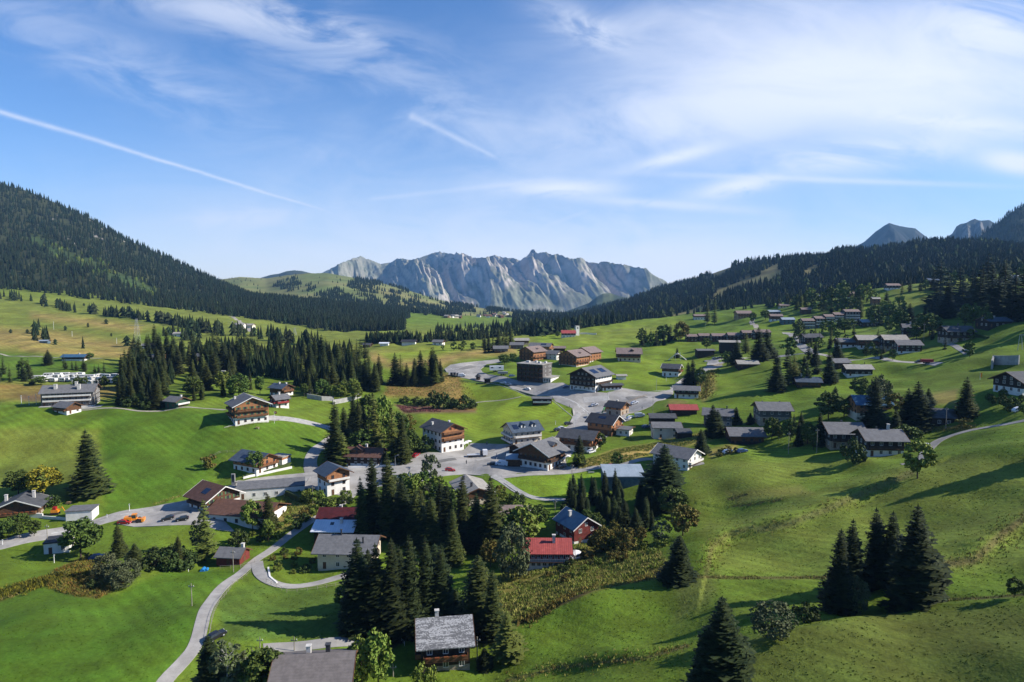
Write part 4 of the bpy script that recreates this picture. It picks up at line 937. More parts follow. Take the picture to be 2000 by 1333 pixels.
def balcony(root, face, L, off, z, rail, width=None, d=1.25):
    w = width or L * 0.92; mb = MB(); mb.box(-w / 2, w / 2, -d, 0.0, -0.16, 0)
    rz, x, y = {'-y': (0, 0, -off), '+x': (math.pi / 2, off, 0), '-x': (-math.pi / 2, -off, 0)}[face]
    b = mb.build('balcony', WALLS['wood'], root, (x, y, z), rz)
    r = MB(); r.box(-w / 2, w / 2, -d, -d + 0.07, 0.12, 1.0)
    for s in (-1, 1): r.box(min(s * w / 2, s * (w / 2 - .07)), max(s * w / 2, s * (w / 2 - .07)), -d + .07, -0.02, 0.12, 1.0)
    for k in range(int(w / 2) + 1):
        xx = -w / 2 + .05 + k * (w - .1) / max(1, int(w / 2)); r.box(xx - .05, xx + .05, -d + .075, -d + .15, 0.0, 1.0)
    r.build('railing', rail, b)
    if rail is RAILB and FLOWER.random() < .6:
        q = MB(); n = max(2, int(w / 1.6))
        for k in range(n):
            xx = -w / 2 + (k + .5) * w / n; q.box(xx - .5, xx + .5, -d - .24, -d - .01, .82, 1.12)
        q.build('flower_box', M_FLOWER, b)
    return b
HOUSES = {}
def house(label, u, v, L, W, h, yaw=0, pitch=22, lo='white', hi='wood', hl=None, roof='grey', ov=1.1, name='chalet', cat='house', win_=None, bal=(), rail=None, frame=None, shut=None,
          chim=(), solar=(), dormers=(), shift=0.42, group=None, flat=False, sky=(), door=True, floors=None, depth=None, zoff=0.0, gw=None, snow=None, roof_ov=None, mono=False, gp=None):
    """ridge along local x (length L), gable width W, eaves at h. (u, v): foot of the near wall in the photo"""
    L *= 0.92; W *= 0.96
    yw = R(yaw); p = hit(u, v) if depth is None else None
    if p is None:
        dx, dz = pdir(u, v); Y = depth or 500; p = Vector((dx * Y, Y, float(H(dx * Y, Y))))
    ext = abs(L / 2 * math.sin(yw)) + abs(W / 2 * math.cos(yw)); cy = p.y + ext * shift * 2 * 0.9; cx = p.x * cy / p.y
    cs = [(cx + (a * L / 2) * math.cos(yw) - (b * W / 2) * math.sin(yw), cy + (a * L / 2) * math.sin(yw) + (b * W / 2) * math.cos(yw)) for a in (-1, 1) for b in (-1, 1)]
    zs = [float(H(*c)) for c in cs]; z0 = p.z * 0.6 + (sum(zs) / 4) * 0.4 + zoff; below = z0 - min(zs) + 1.2
    rt = empty(name, (cx, cy, z0), yw); tag(rt, label, cat, group)
    hl = (2.6 if hl is None else hl); hl = min(hl, h); tp = math.tan(R(pitch)); rise = W / 2 * tp
    fr = frame or (WFR if hi in ('white', 'cream', 'dark', 'grey', 'redwood') else WFD); rail = rail or (RAILD if hi == 'dark' else RAILB)
    a = MB(); a.box(-L / 2, L / 2, -W / 2, W / 2, -below, hl); a.build('ground_floor' if hl < h else 'wall', WALLS[lo], rt)
    g = 0.06
    if flat:
        if hl < h: b = MB(); b.box(-L / 2 - g, L / 2 + g, -W / 2 - g, W / 2 + g, hl, h); b.build('upper_wall', WALLS[hi], rt)
        r = MB(); o = ov * 0.3; r.box(-L / 2 - o, L / 2 + o, -W / 2 - o, W / 2 + o, h, h + 0.35)
        if mono: r.v = [(x, y, z + (y + W / 2) * 0.18) for x, y, z in r.v]
        rf = r.build('roof', ROOFS[roof], rt); top = lambda x, y: h + 0.35
    else:
        b = MB(); X = L / 2 + g; Yy = W / 2 + g
        if hl < h: b.box(-X, X, -Yy, Yy, hl, h)
        base = h; i = len(b.v); rr = Yy * tp
        b.v += [(-X, -Yy, base), (-X, Yy, base), (-X, 0, base + rr), (X, -Yy, base), (X, Yy, base), (X, 0, base + rr)]
        b.f += [(i, i + 2, i + 1), (i + 3, i + 4, i + 5)]; b.m += [0, 0]
        b.build('upper_wall' if hl < h else 'gable', WALLS[hi], rt)
        r = MB(); o = ov; e = 0.22; OX = L / 2 + (roof_ov or o * 0.95); OY = W / 2 + o
        zr = h + rise + g * tp + 0.03; ze = h - o * tp + 0.03 + g * tp
        for s in (-1, 1):
            pts = [(-OX, s * OY, ze), (OX, s * OY, ze), (OX, 0, zr), (-OX, 0, zr)]
            if s > 0: pts = pts[::-1]
            r.hexa(pts + [(x, y, z + e) for x, y, z in pts])
        rf = r.build('roof', ROOFS[roof], rt); top = lambda x, y: h + rise - abs(y) * tp + 0.25
        for sx in (-1, 1):
            fb = MB()
            for s in (-1, 1):
                x0, x1 = sorted((sx * (OX + .005), sx * (OX + .09)))
                pts = [(x0, 0, zr - .12), (x1, 0, zr - .12), (x1, s * OY, ze - .12), (x0, s * OY, ze - .12)]
                if s > 0: pts = pts[::-1]
                fb.hexa(pts + [(x, y, z + e + .16) for x, y, z in pts])
            fb.build('bargeboard', WFR if snow == 'w' else WFD, rf)
        if gp is not None:
            for sx in (-1, 1):
                q = MB(); x0, x1 = sorted((sx * (L / 2 + .01), sx * (L / 2 + .1))); q.box(x0, x1, -W / 2 - .05, W / 2 + .05, gp, h); q.build('gable_boards', WALLS[hi], rt)
    for c in chim:   # (x, y, height, kind)
        x, y, ch = c[:3]; m = CHID if len(c) > 3 and c[3] == 'd' else CHIM; q = MB(); zt = top(x, y); s = 0.42 if len(c) < 5 else c[4]
        q.box(x - s, x + s, y - s, y + s, zt - 0.9, zt + ch); q.box(x - s - .12, x + s + .12, y - s - .12, y + s + .12, zt + ch, zt + ch + .14)
        ck = q.build('chimney', m, rf)
        k = MB(); k.box(x - s * .6, x + s * .6, y - s * .6, y + s * .6, zt + ch + .14, zt + ch + .5); k.build('cowl', CHID, ck) if False else None
    for (x, w, y0, y1) in solar:    # on the -y slope
        q = MB(); z = lambda y: top(0, y) + 0.05
        q.hexa([(x - w / 2, y0, z(y0)), (x + w / 2, y0, z(y0)), (x + w / 2, y1, z(y1)), (x - w / 2, y1, z(y1)), (x - w / 2, y0, z(y0) + .09), (x + w / 2, y0, z(y0) + .09), (x + w / 2, y1, z(y1) + .09), (x - w / 2, y1, z(y1) + .09)])
        q.build('solar_panel', SOLAR, rf)
    for (x, y) in sky:
        q = MB(); z = lambda y: top(0, y) + 0.04; w = .6
        q.hexa([(x - w, y - w, z(y - w)), (x + w, y - w, z(y - w)), (x + w, y + w, z(y + w)), (x - w, y + w, z(y + w)), (x - w, y - w, z(y - w) + .1), (x + w, y - w, z(y - w) + .1), (x + w, y + w, z(y + w) + .1), (x - w, y + w, z(y + w) + .1)])
        q.build('skylight', GLASS, rf)
    for (x, w, hh, kind) in dormers:   # on the -y slope
        y0 = -W / 2 * 0.72; zb = top(0, y0) - .3; q = MB(); dz = hh; yb = -max(0.0, (h + rise - zb - dz) / tp)
        q.box(x - w / 2, x + w / 2, y0, min(yb + .4, 0), zb, zb + dz); dm = q.build('dormer', WALLS['white' if kind == 'w' else 'wood'], rf)
        k = MB(); rz_ = w / 2 * 0.7
        for s in (-1, 1):
            pts = [(x, y0 - .4, zb + dz + rz_), (x + s * (w / 2 + .3), y0 - .4, zb + dz - .12), (x + s * (w / 2 + .3), 0, zb + dz - .12), (x, 0, zb + dz + rz_)]
            if s < 0: pts = pts[::-1]
            pts = pts[::-1]
            k.hexa(pts + [(a_, b_, c_ + .14) for a_, b_, c_ in pts])
        k.build('dormer_roof', ROOFS[roof], dm)
        k = MB(); k.face([(x - w / 2, y0, zb + dz), (x + w / 2, y0, zb + dz), (x, y0, zb + dz + rz_ * .95)]); k.box(x - .4, x + .4, y0 - .06, y0, zb + .35, zb + dz - .1); k.build('dormer_window', GLASS if kind == 'w' else GLASS, dm)
    # windows on the sides one can see
    vis = []
    for fc, (nx, ny) in {'-y': (math.sin(yw), -math.cos(yw)), '+x': (math.cos(yw), math.sin(yw)), '-x': (-math.cos(yw), -math.sin(yw)), '+y': (-math.sin(yw), math.cos(yw))}.items():
        if nx * (-cx) + ny * (-cy) > 0.12 * math.hypot(cx, cy): vis.append(fc)
    nf = floors or max(1, int(round(h / 2.75)))
    for fc in vis if win_ != 0 else ():
        ln, hw = (L, W) if fc in ('-y', '+y') else (W, L)
        for f in range(nf):
            zz = 0.9 + f * (h / nf if nf > 1 else 2.7); off = 0.0 if zz + .6 < hl and gp is None else g if gp is None else (.1 if fc in ('+x', '-x') and zz > gp - .5 else 0)
            sh = shut if zz > hl else None
            skip = ((0, 0),) if door and f == 0 and ln > 5 else ()
            ev = (win_ or 2.9)
            rect_windows(rt, fc, ln, zz, 1, hw, fr, sh, ev, (1.15, 1.3), skip, off=off)
            if skip:
                n = max(1, int((ln - .8) / ev)); a_ = 0.5 / n * ln - ln / 2; q = MB(); q.box(-.5, .5, -.09, 0, -.9, 1.2)
                loc, rz = {'-y': ((a_, -hw / 2, zz), 0), '+x': ((hw / 2, a_, zz), math.pi / 2), '-x': ((-hw / 2, -a_, zz), -math.pi / 2), '+y': ((-a_, hw / 2, zz), math.pi)}[fc]
                q.build('door', WFD, rt, loc, rz)
        if fc != '-y' and fc != '+y' and rise > 1.6 and W > 7 and not flat:
            rect_windows(rt, fc, W * .45, h + .25, 1, L, fr, shut, 2.2, (1.0, 1.1), off=g)
    for (fc, z) in bal:
        ln, hw = (L, W) if fc == '-y' else (W, L); balcony(rt, fc, ln, hw / 2 + g, z, rail)
    HOUSES[label] = rt; return rt
# --- left side
house('long grey roofed apartment house with three white chimneys on the upper left lawn', 140, 795, 26, 14, 7.5, 18, 24, 'white', 'grey', 0.0, 'grey', name='apartment_house', chim=((-6, -3.5, 2.2, 'w', .7), (3, -1, 1.8, 'w', .6), (5, -4.5, 2.4, 'w', .7)), bal=(('-y', 2.7), ('-y', 5.2)), rail=RAILW, win_=2.4)
house('small old chalet with a stone gable just below the long apartment house', 133, 810, 10, 8, 3.6, -22, 26, 'white', 'wood', 1.6, 'grey', bal=(('-y', 1.8),))
house('small green walled chalet beside the gravel track', 346, 797, 9, 8, 3.6, -25, 24, 'green', 'green', 1.0, 'grey', chim=((2, 1, 1.0),), bal=(('+x', 1.6),), rail=RAILW)
house('tall chalet with three timber balconies above a white base on the left knoll', 486, 830, 15, 16.5, 9.2, -55, 24, 'white', 'orange', 3.2, 'grey', bal=(('+x', 3.3), ('+x', 6.2), ('-y', 3.3), ('-y', 6.2)), shut=SHG, ov=1.6, chim=((-5, -5, 1.2),), win_=3.0, snow='w')
house('small red and white chalet at the forest edge behind the tall balconied chalet', 546, 797, 8, 8, 5, 45, 24, 'white', 'redwood', 2.5, 'grey', bal=(('-x', 2.6), ('-y', 2.6)), rail=mat('red_railing', (0.3, 0.04, 0.035), (0.2, 0.03, 0.03), 2), chim=((0, 0, 1.2),))
house('brown chalet with a blue slate roof among the spruces behind the red chalet', 550, 773, 11, 9, 4.6, -28, 24, 'white', 'wood', 1.5, 'bluesl', chim=((-1, -.5, .9), (3, 1, .9)), bal=(('+x', 2.4),))
house('tiny orange chalet with white eaves in a clearing of the campsite wood', 475, 752, 7, 8, 2.8, -80, 25, 'beige', 'orange', 0.0, 'slate', snow='w')
house('orange timber chalet half hidden at the upper left of the wood', 309, 706, 12, 8, 3.6, -8, 24, 'orange', 'orange', 0.0, 'grey')
house('orange timber chalet half hidden in the middle of the wood', 401, 706, 12, 9, 4.2, 6, 24, 'orange', 'orange', 0.0, 'slate')
house('low blue roofed barn standing alone in the far left meadow', 148, 705, 19, 8, 3.2, 4, 22, 'white', 'dark', 1.2, 'blue', name='barn', cat='barn', win_=0, chim=((3, 0, .8),))
house('tiny grey hut on the tan slope above the blue roofed barn', 88, 671, 8, 5, 2.4, 5, 15, 'blue', 'blue', 0.0, 'silver', name='hut', cat='hut', win_=0)
house('pale grey chalet beside two spruces high on the left meadow', 350, 658, 11, 8, 3.2, 8, 24, 'white', 'white', 0, 'light', win_=4)
house('dark hut with a white end at the edge of the far left wood', 293, 681, 12, 7, 3, 0, 20, 'white', 'dark', 1.4, 'grey', name='hut', cat='hut', win_=0)
house('far white farmhouse at the top of the left meadow, nearer the path', 469, 641, 14, 10, 4.5, 0, 24, 'white', 'white', 0, 'light', win_=0, name='farmhouse')
house('far white farmhouse at the top of the left meadow, by the wood tips', 489, 641, 12, 9, 4.0, -10, 24, 'white', 'cream', 2, 'light', win_=0, name='farmhouse')
house('little dark barn at the right tip of the big wood', 718, 679, 8, 6, 2.6, -15, 24, 'dark', 'dark', 0, 'slate', name='barn', cat='barn', win_=0)
house('long white roofed barn in the far meadow before the dark wood', 751, 676, 9, 6, 2.6, 0, 14, 'wood', 'white', 0, 'white', name='barn', cat='barn', win_=0)
house('long dark roofed barn with a white wall in the far meadow', 799, 674, 15, 8, 3.2, 0, 24, 'white', 'dark', 3, 'black', name='barn', cat='barn', win_=0)
house('far farmhouse wrapped in dark trees at the meadow edge', 857, 675, 11, 8, 3.4, -15, 24, 'white', 'wood', 2.5, 'grey', name='farmhouse', win_=4)
# --- far centre
house('red roofed farmhouse with a white base beside the white tower', 1110, 659, 17, 12, 5.2, 2, 26, 'white', 'dark', 2.8, 'red', name='farmhouse', win_=3)
house('low grey roofed barn at the left end of the hamlet', 978, 689, 13, 9, 3.4, 4, 24, 'wood', 'grey', 1, 'grey', name='barn', cat='barn')
house('grey barn with a wide plain roof behind the low barn', 1010, 682, 13, 9, 4, -4, 24, 'grey', 'grey', 0, 'grey', name='barn', cat='barn')
house('light roofed barn farthest back in the hamlet', 1018, 673, 16, 9, 4, 5, 24, 'stone', 'wood', 1.5, 'light', name='barn', cat='barn', win_=0)
house('orange gabled house with solar panels on a grey roof in the hamlet', 1057, 690, 20, 12, 6, -18, 22, 'white', 'orange', 2.5, 'grey', solar=((3, 5, -4, -1.5),), bal=(('+x', 3),))
house('timber apartment chalet with a rosy roof, first left of the hotel', 1040, 706, 16, 15, 7.5, 48, 24, 'wood', 'orange', 0.6, 'rose', ov=1.5, bal=(('-x', 2.6), ('-x', 5.2), ('-y', 2.6)), dormers=((0, 1.4, .8, 'b'),))
house('white walled farmhouse tucked behind the timber apartment chalet', 1080, 703, 12, 9, 4.5, -32, 26, 'white', 'white', 0, 'grey', name='farmhouse')
house('low dark barn on the lime meadow behind the hamlet', 1092, 686, 11, 7, 2.8, 0, 22, 'wood', 'dark', 0.5, 'rose', name='barn', cat='barn', win_=0)
house('big timber chalet with a rosy roof just behind the hotel', 1121, 716, 17, 17, 7.6, 48, 24, 'cream', 'orange', 0.6, 'rose', ov=1.5, bal=(('-x', 2.6), ('-x', 5.2), ('-y', 2.6)), dormers=((0, 1.4, .8, 'b'),))
house('rosy roofed timber chalet farther back on the hotel slope', 1148, 708, 16, 15, 7.6, 48, 24, 'white', 'orange', 1.0, 'rose', ov=1.4)
house('square timber chalet with a small cross gable alone on the lime meadow', 1228, 706, 18, 14, 6.2, -6, 26, 'cream', 'wood', 2.8, 'rose', bal=(('-y', 3.0), ('-x', 3.0)), dormers=((2, 2.6, 1.0, 'b'),), ov=1.6)
house('tall grey gabled hotel with two solar dormers and a yellow awning', 1154, 764, 20, 19, 9.2, 50, 25, 'white', 'dark', 9.2, 'grey', gp=2.6, ov=1.6, bal=(('-x', 2.9), ('-x', 5.6), ('-x', 8.2), ('-y', 4.6)), rail=RAILD, name='hotel', cat='hotel', win_=2.6, solar=((-4.5, 5.5, -7, -3), (4, 5.5, -7, -3)))
house('low dark roofed terrace annex at the right foot of the hotel', 1193, 763, 13, 6, 3.0, 12, 12, 'white', 'wood', 1.5, 'slate', name='annex', win_=2)
house('tiny white hut on the lawn right of the hotel', 1213, 742, 6, 4.5, 2.6, 5, 15, 'white', 'white', 0, 'light', name='hut', cat='hut', win_=0, door=False)
house('dark timber terrace hut on posts beside the lime meadow', 1059, 790, 12, 7, 3.0, -5, 8, 'dark', 'dark', 0, 'grey', name='terrace_hut', cat='hut', bal=(('-y', 0.7),), rail=RAILW, ov=.6)
house('small stone gabled house on the island between the two roads', 1206, 812, 9.5, 9, 4.6, -38, 26, 'stone', 'orange', 3.0, 'black', chim=((-1, 1.5, 1.1),), ov=1.2)
house('white hotel with an orange timber gable and glazed ground floor by the trees', 866, 882, 17, 13, 9.6, -50, 25, 'white', 'orange', 9.6, 'slate', gp=4.6, ov=1.3, bal=(('+x', 5.4), ('+x', 8.1)), shut=SHR, name='hotel', cat='hotel', chim=((-3, -4, 1.2), (2, 2, .9)), win_=2.5)
house('cream house with two white dormers in a blue slate roof', 1020, 868, 16, 12.5, 6.2, 24, 27, 'cream', 'cream', 5.9, 'bluesl', dormers=((-1.5, 2.2, 1.4, 'w'), (4, 2.2, 1.4, 'w')), solar=((-5.2, 2.6, -5, -2),), bal=(('-y', 3.1), ('-x', 3.1), ('-x', 0.5)), rail=RAILW, win_=2.5)
house('timber chalet with a dark slate roof and small black panels above the junction', 1181, 851, 14, 12, 6, -34, 27, 'wood', 'orange', 2.6, 'black', ov=1.4, solar=((0, 4, -3.4, -1.8),), bal=(('+x', 2.8),), snow='w')
house('white flat roofed annex below the dark slate chalet', 1216, 852, 9, 7, 3.2, -25, 10, 'white', 'white', 0, 'grey', name='annex', win_=2.4)
house('wide chalet with a weathered slate roof and orange end wall behind the restaurant', 1132, 884, 17, 11, 6.2, -26, 25, 'white', 'orange', 2.6, 'slate', ov=1.4, bal=(('-y', 3.2), ('+x', 3.2)), win_=2.6)
house('restaurant chalet with a dark timber gable and white window band on the square', 1058, 917, 14, 15.5, 6.8, 53, 26, 'white', 'wood', 3.2, 'grey', ov=1.8, bal=(('-x', 3.4), ('-y', 3.4)), rail=RAILD, name='restaurant', cat='restaurant', dormers=((2, 3.2, 1.1, 'b'),), win_=2.3, snow='w')
house('low grey roofed wing attached behind the restaurant', 1022, 893, 11, 8, 3.6, 48, 22, 'wood', 'dark', 1, 'grey', name='annex', win_=0)
house('brown timber box shed left of the restaurant', 1003, 912, 6.5, 5, 3.2, -4, 0, 'wood', 'wood', 3.2, 'silver', flat=True, name='shed', cat='shed', win_=0, mono=True)
# --- right of centre
house('cream house with two stepped plain grey roofs above the dry meadow', 1300, 858, 13.5, 9, 5.4, -2, 20, 'cream', 'cream', 0, 'grey', win_=4.5, ov=1.0)
house('upper rear wing with a dark grey roof touching the stepped roof house', 1292, 838, 12.5, 8, 5.4, -2, 18, 'cream', 'dark', 2.4, 'slate', name='annex', win_=0, chim=((5, 0, 1.0, 'd', .2),))
house('low dark lean-to shed on the right of the cream stepped roof house', 1335, 857, 7, 5, 2.6, 0, 0, 'dark', 'dark', 0, 'slate', flat=True, name='shed', cat='shed', win_=0, mono=True)
house('small barn with a bright red metal roof above the stepped roof house', 1333, 811, 14, 8, 2.8, -2, 24, 'dark', 'dark', 0, 'red', name='barn', cat='barn', win_=0)
house('two storey chalet with a white ground floor beside the lower end of the hill road', 1340, 779, 14.5, 8, 4.8, -12, 24, 'white', 'dark', 2.5, 'grey', bal=(('-y', 2.6),), rail=RAILD, snow='w', shut=SHG)
house('white based chalet with a slate roof below the playground slide', 1312, 737, 12, 10, 5.6, -26, 25, 'white', 'wood', 3.2, 'slate', snow='w', bal=(('+x', 3.0),))
house('plain black timber barn with a flat grey roof right of the playground', 1376, 698, 13.5, 9, 5, 2, 10, 'dark', 'dark', 0, 'grey', name='barn', cat='barn', win_=0)
house('tall black house with an overhanging white rimmed roof behind the parking bay', 1424, 691, 16, 12, 8.5, -12, 10, 'dark', 'dark', 0, 'light', win_=0)
house('low open barn with a weathered grey roof on the green slope', 1458, 719, 13.5, 8, 2.6, -2, 24, 'dark', 'wood', 1, 'light', name='barn', cat='barn', win_=3)
house('small white based chalet near the crest beside two tall larches', 1366, 625, 16, 9, 5, 0, 22, 'white', 'wood', 3, 'rose', win_=3)
house('beige timber chalet alone on the meadow crest', 1451, 622, 19, 12, 6, 3, 25, 'beige', 'beige', 0, 'rose', bal=(('-y', 2.8),), win_=3)
for i, (u, v, w) in enumerate([(1350, 668, 10.5), (1374, 667, 11), (1402, 667, 13), (1431, 666, 11), (1458, 662, 10), (1487, 661, 14)]):
    house(('first', 'second', 'third', 'fourth', 'fifth', 'last')[i] + ' unit from the left in the long brown roofed terrace behind the lawn', u, v, w, 10, 4.6 + .5 * (i > 3), -3, 22, 'wood', 'dark', 1.0, 'rose', name='row_house', group='terraced holiday houses under rosy brown roofs', win_=2.6, bal=(('-y', 2.4),), ov=.5, rail=RAILD, roof_ov=.3)
house('house with a wide grey roof on the slope above the dark clump', 1507, 826, 15, 12, 6, -4, 24, 'stone', 'grey', 2.6, 'grey', win_=3, ov=1.3, chim=((-4, 2, .8, 'd', .2), (4, 2, .8, 'd', .2)))
house('grey roofed house half hidden behind a pair of spruces', 1402, 833, 14, 10, 5.5, -18, 25, 'stone', 'grey', 2.6, 'grey', win_=3, chim=((4, 0, 1.2, 'd', .25),))
house('low chalet with an L shaped pale grey roof and one skylight', 1453, 868, 15, 11.5, 3.6, -4, 22, 'dark', 'wood', 1, 'grey', sky=((2, -2),), win_=3, ov=1.2)
house('white gabled chalet with a veranda behind the big lone spruce', 1322, 920, 17, 12, 5.0, -42, 24, 'white', 'white', 3, 'grey', bal=(('+x', 2.4),), rail=RAILW, snow='w', chim=(), solar=((-4, 2.2, -4, -2),))
house('long hall with a pale blue sheet roof behind the dark spruce hedge', 1216, 953, 17, 11, 4.0, 1, 0, 'blue', 'blue', 0, 'silver', flat=True, name='hall', cat='hall', win_=0, mono=True)
house('house with a bright red ribbed metal roof and a white balcony strip', 1068, 1108, 14.5, 10, 4.8, -1, 27, 'white', 'redwood', 2.3, 'red', ov=.8, chim=((2, -1.5, 2.2, 'w', .42),), bal=(('-y', 2.4),), rail=mat('grey_railing', (0.3, 0.33, 0.38), (0.22, 0.25, 0.3), 2, stripe=('x', 0.5, 0.6, 0.4)), win_=1.4)
house('dark red chalet with a blue roof behind the red ribbed roof', 1126, 1060, 12, 9.5, 5.2, -62, 33, 'white', 'redwood', 1.0, 'blue', ov=.9, chim=((-1, -2, 1.6),), snow='w')
house('low house with a faded brown roof among trees below the round lawn', 1000, 1021, 11, 9, 3, 2, 22, 'cream', 'cream', 0, 'rose', win_=3)
house('long house with a pale beige roof and three dark chimneys by the square', 922, 985, 19, 12, 4.0, -72, 20, 'cream', 'wood', 2, 'light', chim=((-5, -2, 1.4, 'd', .35), (0, -3.4, 1.4, 'd', .35), (5, -1.5, 1.4, 'd', .35)), ov=1.0, win_=3)
house('small white garage with a slanted grey roof below the square', 781, 943, 7, 7, 3, -6, 0, 'white', 'white', 0, 'light', flat=True, name='garage', cat='garage', win_=0, mono=True)
house('house with a brown tiled roof and a blue slate dormer wing at the trees', 716, 912, 16, 11, 4.6, -8, 25, 'white', 'dark', 1.3, 'brown', chim=((0, 0.5, 1.4),), dormers=((-3, 5, 1.5, 'b'),), win_=2.4)
house('narrow white chalet with a timber gable and blue slate roof at the bend', 652, 967, 10, 9.5, 8.2, -52, 26, 'white', 'orange', 5.2, 'bluesl', ov=1.4, bal=(('+x', 5.4),), rail=RAILW)
house('long white garage row with a flat grey roof along the main road', 531, 976, 27, 7, 3.6, 16, 0, 'white', 'white', 0, 'grey', flat=True, name='garage_row', cat='garage', win_=3.6, floors=1, mono=True)
house('chalet with a blue slate roof and a round tree before its white base', 500, 926, 15, 12, 5.0, -28, 24, 'white', 'orange', 2.6, 'bluesl', ov=1.5, bal=(('+x', 2.7),), solar=((-2, 3.4, -5, -3),))
house('orange doored garage attached right of the blue slate chalet', 548, 908, 7, 6, 3, -20, 0, 'white', 'orange', 2.0, 'light', flat=True, name='garage', cat='garage', win_=0)
house('tall depot chalet with a brown roof and a solar panel at the main road', 420, 1000, 13, 13.5, 5.2, -35, 28, 'white', 'wood', 2.8, 'brown', ov=1.6, solar=((1, 3.2, -5, -2.6),), shut=SHG, snow='w', bal=(('-y', 2.6),), rail=RAILD)
house('wide white depot hall under a low brown roof with red doors', 486, 1029, 24, 15, 3.8, -12, 20, 'white', 'wood', 3.6, 'brown', ov=1.2, name='depot', cat='depot', win_=4)
house('dark timber chalet with a white terrace wall at the left edge', 45, 1012, 11, 13.5, 3.6, -72, 22, 'stone', 'wood', 1, 'slate', ov=1.4, bal=(('+x', 1.0),), chim=((-2, -5.5, 2.2), (-1, 3.5, 2.4)), snow='w')
house('white double garage with a flat grey roof beside the main road', 162, 1019, 9, 6.5, 3.6, 12, 0, 'white', 'white', 0, 'grey', flat=True, name='garage', cat='garage', win_=0)
house('small white kiosk with a dark flat roof behind the round dark tree', 117, 1082, 7.5, 6.5, 3.4, 20, 0, 'white', 'white', 0, 'black', flat=True, name='kiosk', cat='kiosk', win_=3)
house('little red brown shed with a shingled roof and lean-to in the lower left meadow', 456, 1103, 8, 6.5, 2.7, -6, 28, 'redwood', 'redwood', 0, 'grey', name='shed', cat='shed', chim=((3, .5, 1.3),), ov=.7, win_=5)
house('cream house with a broad plain dark grey roof and terrace beside the spruces', 684, 1108, 17.5, 12, 5.6, -3, 25, 'cream', 'cream', 0, 'grey', ov=1.6, chim=((-2.5, -.2, 1.6, 'd', .2), (5, -3, 1.6, 'd', .2)), win_=3.2)
house('house with a white metal roof behind the dark grey roof', 659, 1062, 13.5, 10, 4.6, -2, 20, 'dark', 'dark', 0, 'white', chim=((2, -1.5, 1.5),), win_=3, sky=((-1, -2),))
house('house with a dark wine red roof behind the white metal roof', 664, 1034, 13, 9, 4.2, -1, 26, 'dark', 'dark', 0, 'darkred', win_=0, chim=((0, 2, 1.0),))
house('foreground log chalet with a lichened wooden shingle roof', 868, 1306, 11, 11, 6.0, 9, 30, 'stone', 'dark', 1.2, 'lichen', ov=1.2, chim=((-1.5, 1.0, 1.6, 'w', .4),), bal=(('-y', 2.8), ('-x', 2.8)), rail=RAILB, win_=2.6)
house('house at the bottom edge with a plain brownish grey roof and two chimneys', 618, 1378, 14, 12, 5, 6, 24, 'cream', 'wood', 2.4, 'taupe', ov=1.4, chim=((-1.5, 1.6, 1.5, 'w', .42), (2.2, 1.6, 1.6, 'd', .42)), bal=(('-y', 2.6),), rail=RAILW)
# --- right slope (stone bases here stand in for white ones in shade)
house('chalet with a broad hipped grey roof, left of the pair on the right slope', 1643, 876, 14, 12, 6, -4, 26, 'stone', 'dark', 2.6, 'grey', chim=((0, 1, .9, 'd', .3),), bal=(('-y', 2.8),), ov=1.4)
house('dark chalet with a white base, right of the pair on the right slope', 1716, 892, 14, 11, 6.4, -4, 25, 'white', 'dark', 2.2, 'grey', chim=((3, 0, 1.8), (-1, .5, .8, 'd', .2)), bal=(('-y', 3.0),), ov=1.6)
house('dark chalet half hidden between the big right spruces', 1826, 835, 11, 9, 3.6, -14, 28, 'dark', 'dark', 0, 'slate', win_=3)
house('house with blue solar roofing swallowed by trees above the slope pair', 1697, 812, 15, 11, 5, -6, 28, 'cream', 'orange', 1, 'blue', win_=3)
house('dark chalet with a ribbed slate roof cut by the right edge', 1992, 772, 14, 13, 5, 14, 26, 'white', 'dark', 2.2, 'slate', ov=1.5)
house('dark chalet with a grey roof above the short hill lane', 1866, 669, 16, 12, 6.2, -4, 25, 'stone', 'dark', 2.0, 'slate', chim=((1, 0, 1.2, 'd', .3),), bal=(('-y', 2.6),), ov=1.3)
house('dark chalet with a low blue grey roof high at the right edge', 1940, 640, 16, 11, 3.6, 4, 20, 'dark', 'dark', 0, 'bluesl', chim=((0, 0, .8),), ov=.8)
house('grey roofed dark chalet with a flagpole before its white base', 1770, 690, 14, 10, 5, -6, 25, 'white', 'dark', 1.0, 'grey', chim=((4, 0, .8, 'd', .2),))
house('dark chalet with a pale ribbed roof behind the flagpole chalet', 1743, 683, 15, 11, 6, -6, 25, 'stone', 'dark', 1.4, 'light', chim=((2, 0, 1, 'd', .2),))
house('grey roofed chalet with a white chimney above the flagpole chalet', 1777, 659, 10, 9, 6, -20, 25, 'stone', 'dark', 1.2, 'grey', chim=((0, 0, 1.1),))
house('brown chalet with white base and pale roof among the hillside trees', 1693, 681, 15, 11, 5.5, -8, 25, 'white', 'wood', 1.4, 'light', bal=(('-y', 2.8),))
house('small chalet with a dark roof panel and white terrace on the hillside', 1650, 680, 12, 9, 4, -6, 24, 'white', 'wood', 1.8, 'grey', solar=((0, 4, -3, -1),))
house('dark chalet hidden behind bushes at the street junction', 1583, 670, 14, 10, 4.2, 4, 24, 'dark', 'dark', 0, 'slate')
house('chalet with a pale grey roof and white corner below the street', 1673, 736, 14.5, 9, 4, -6, 22, 'white', 'dark', 1.0, 'light', chim=((4, 0, 1.2, 'd', .12),))
house('little grey roofed chalet squeezed beside the tall dark spruce', 1638, 720, 9, 8, 3.4, 4, 24, 'dark', 'dark', 0, 'grey')
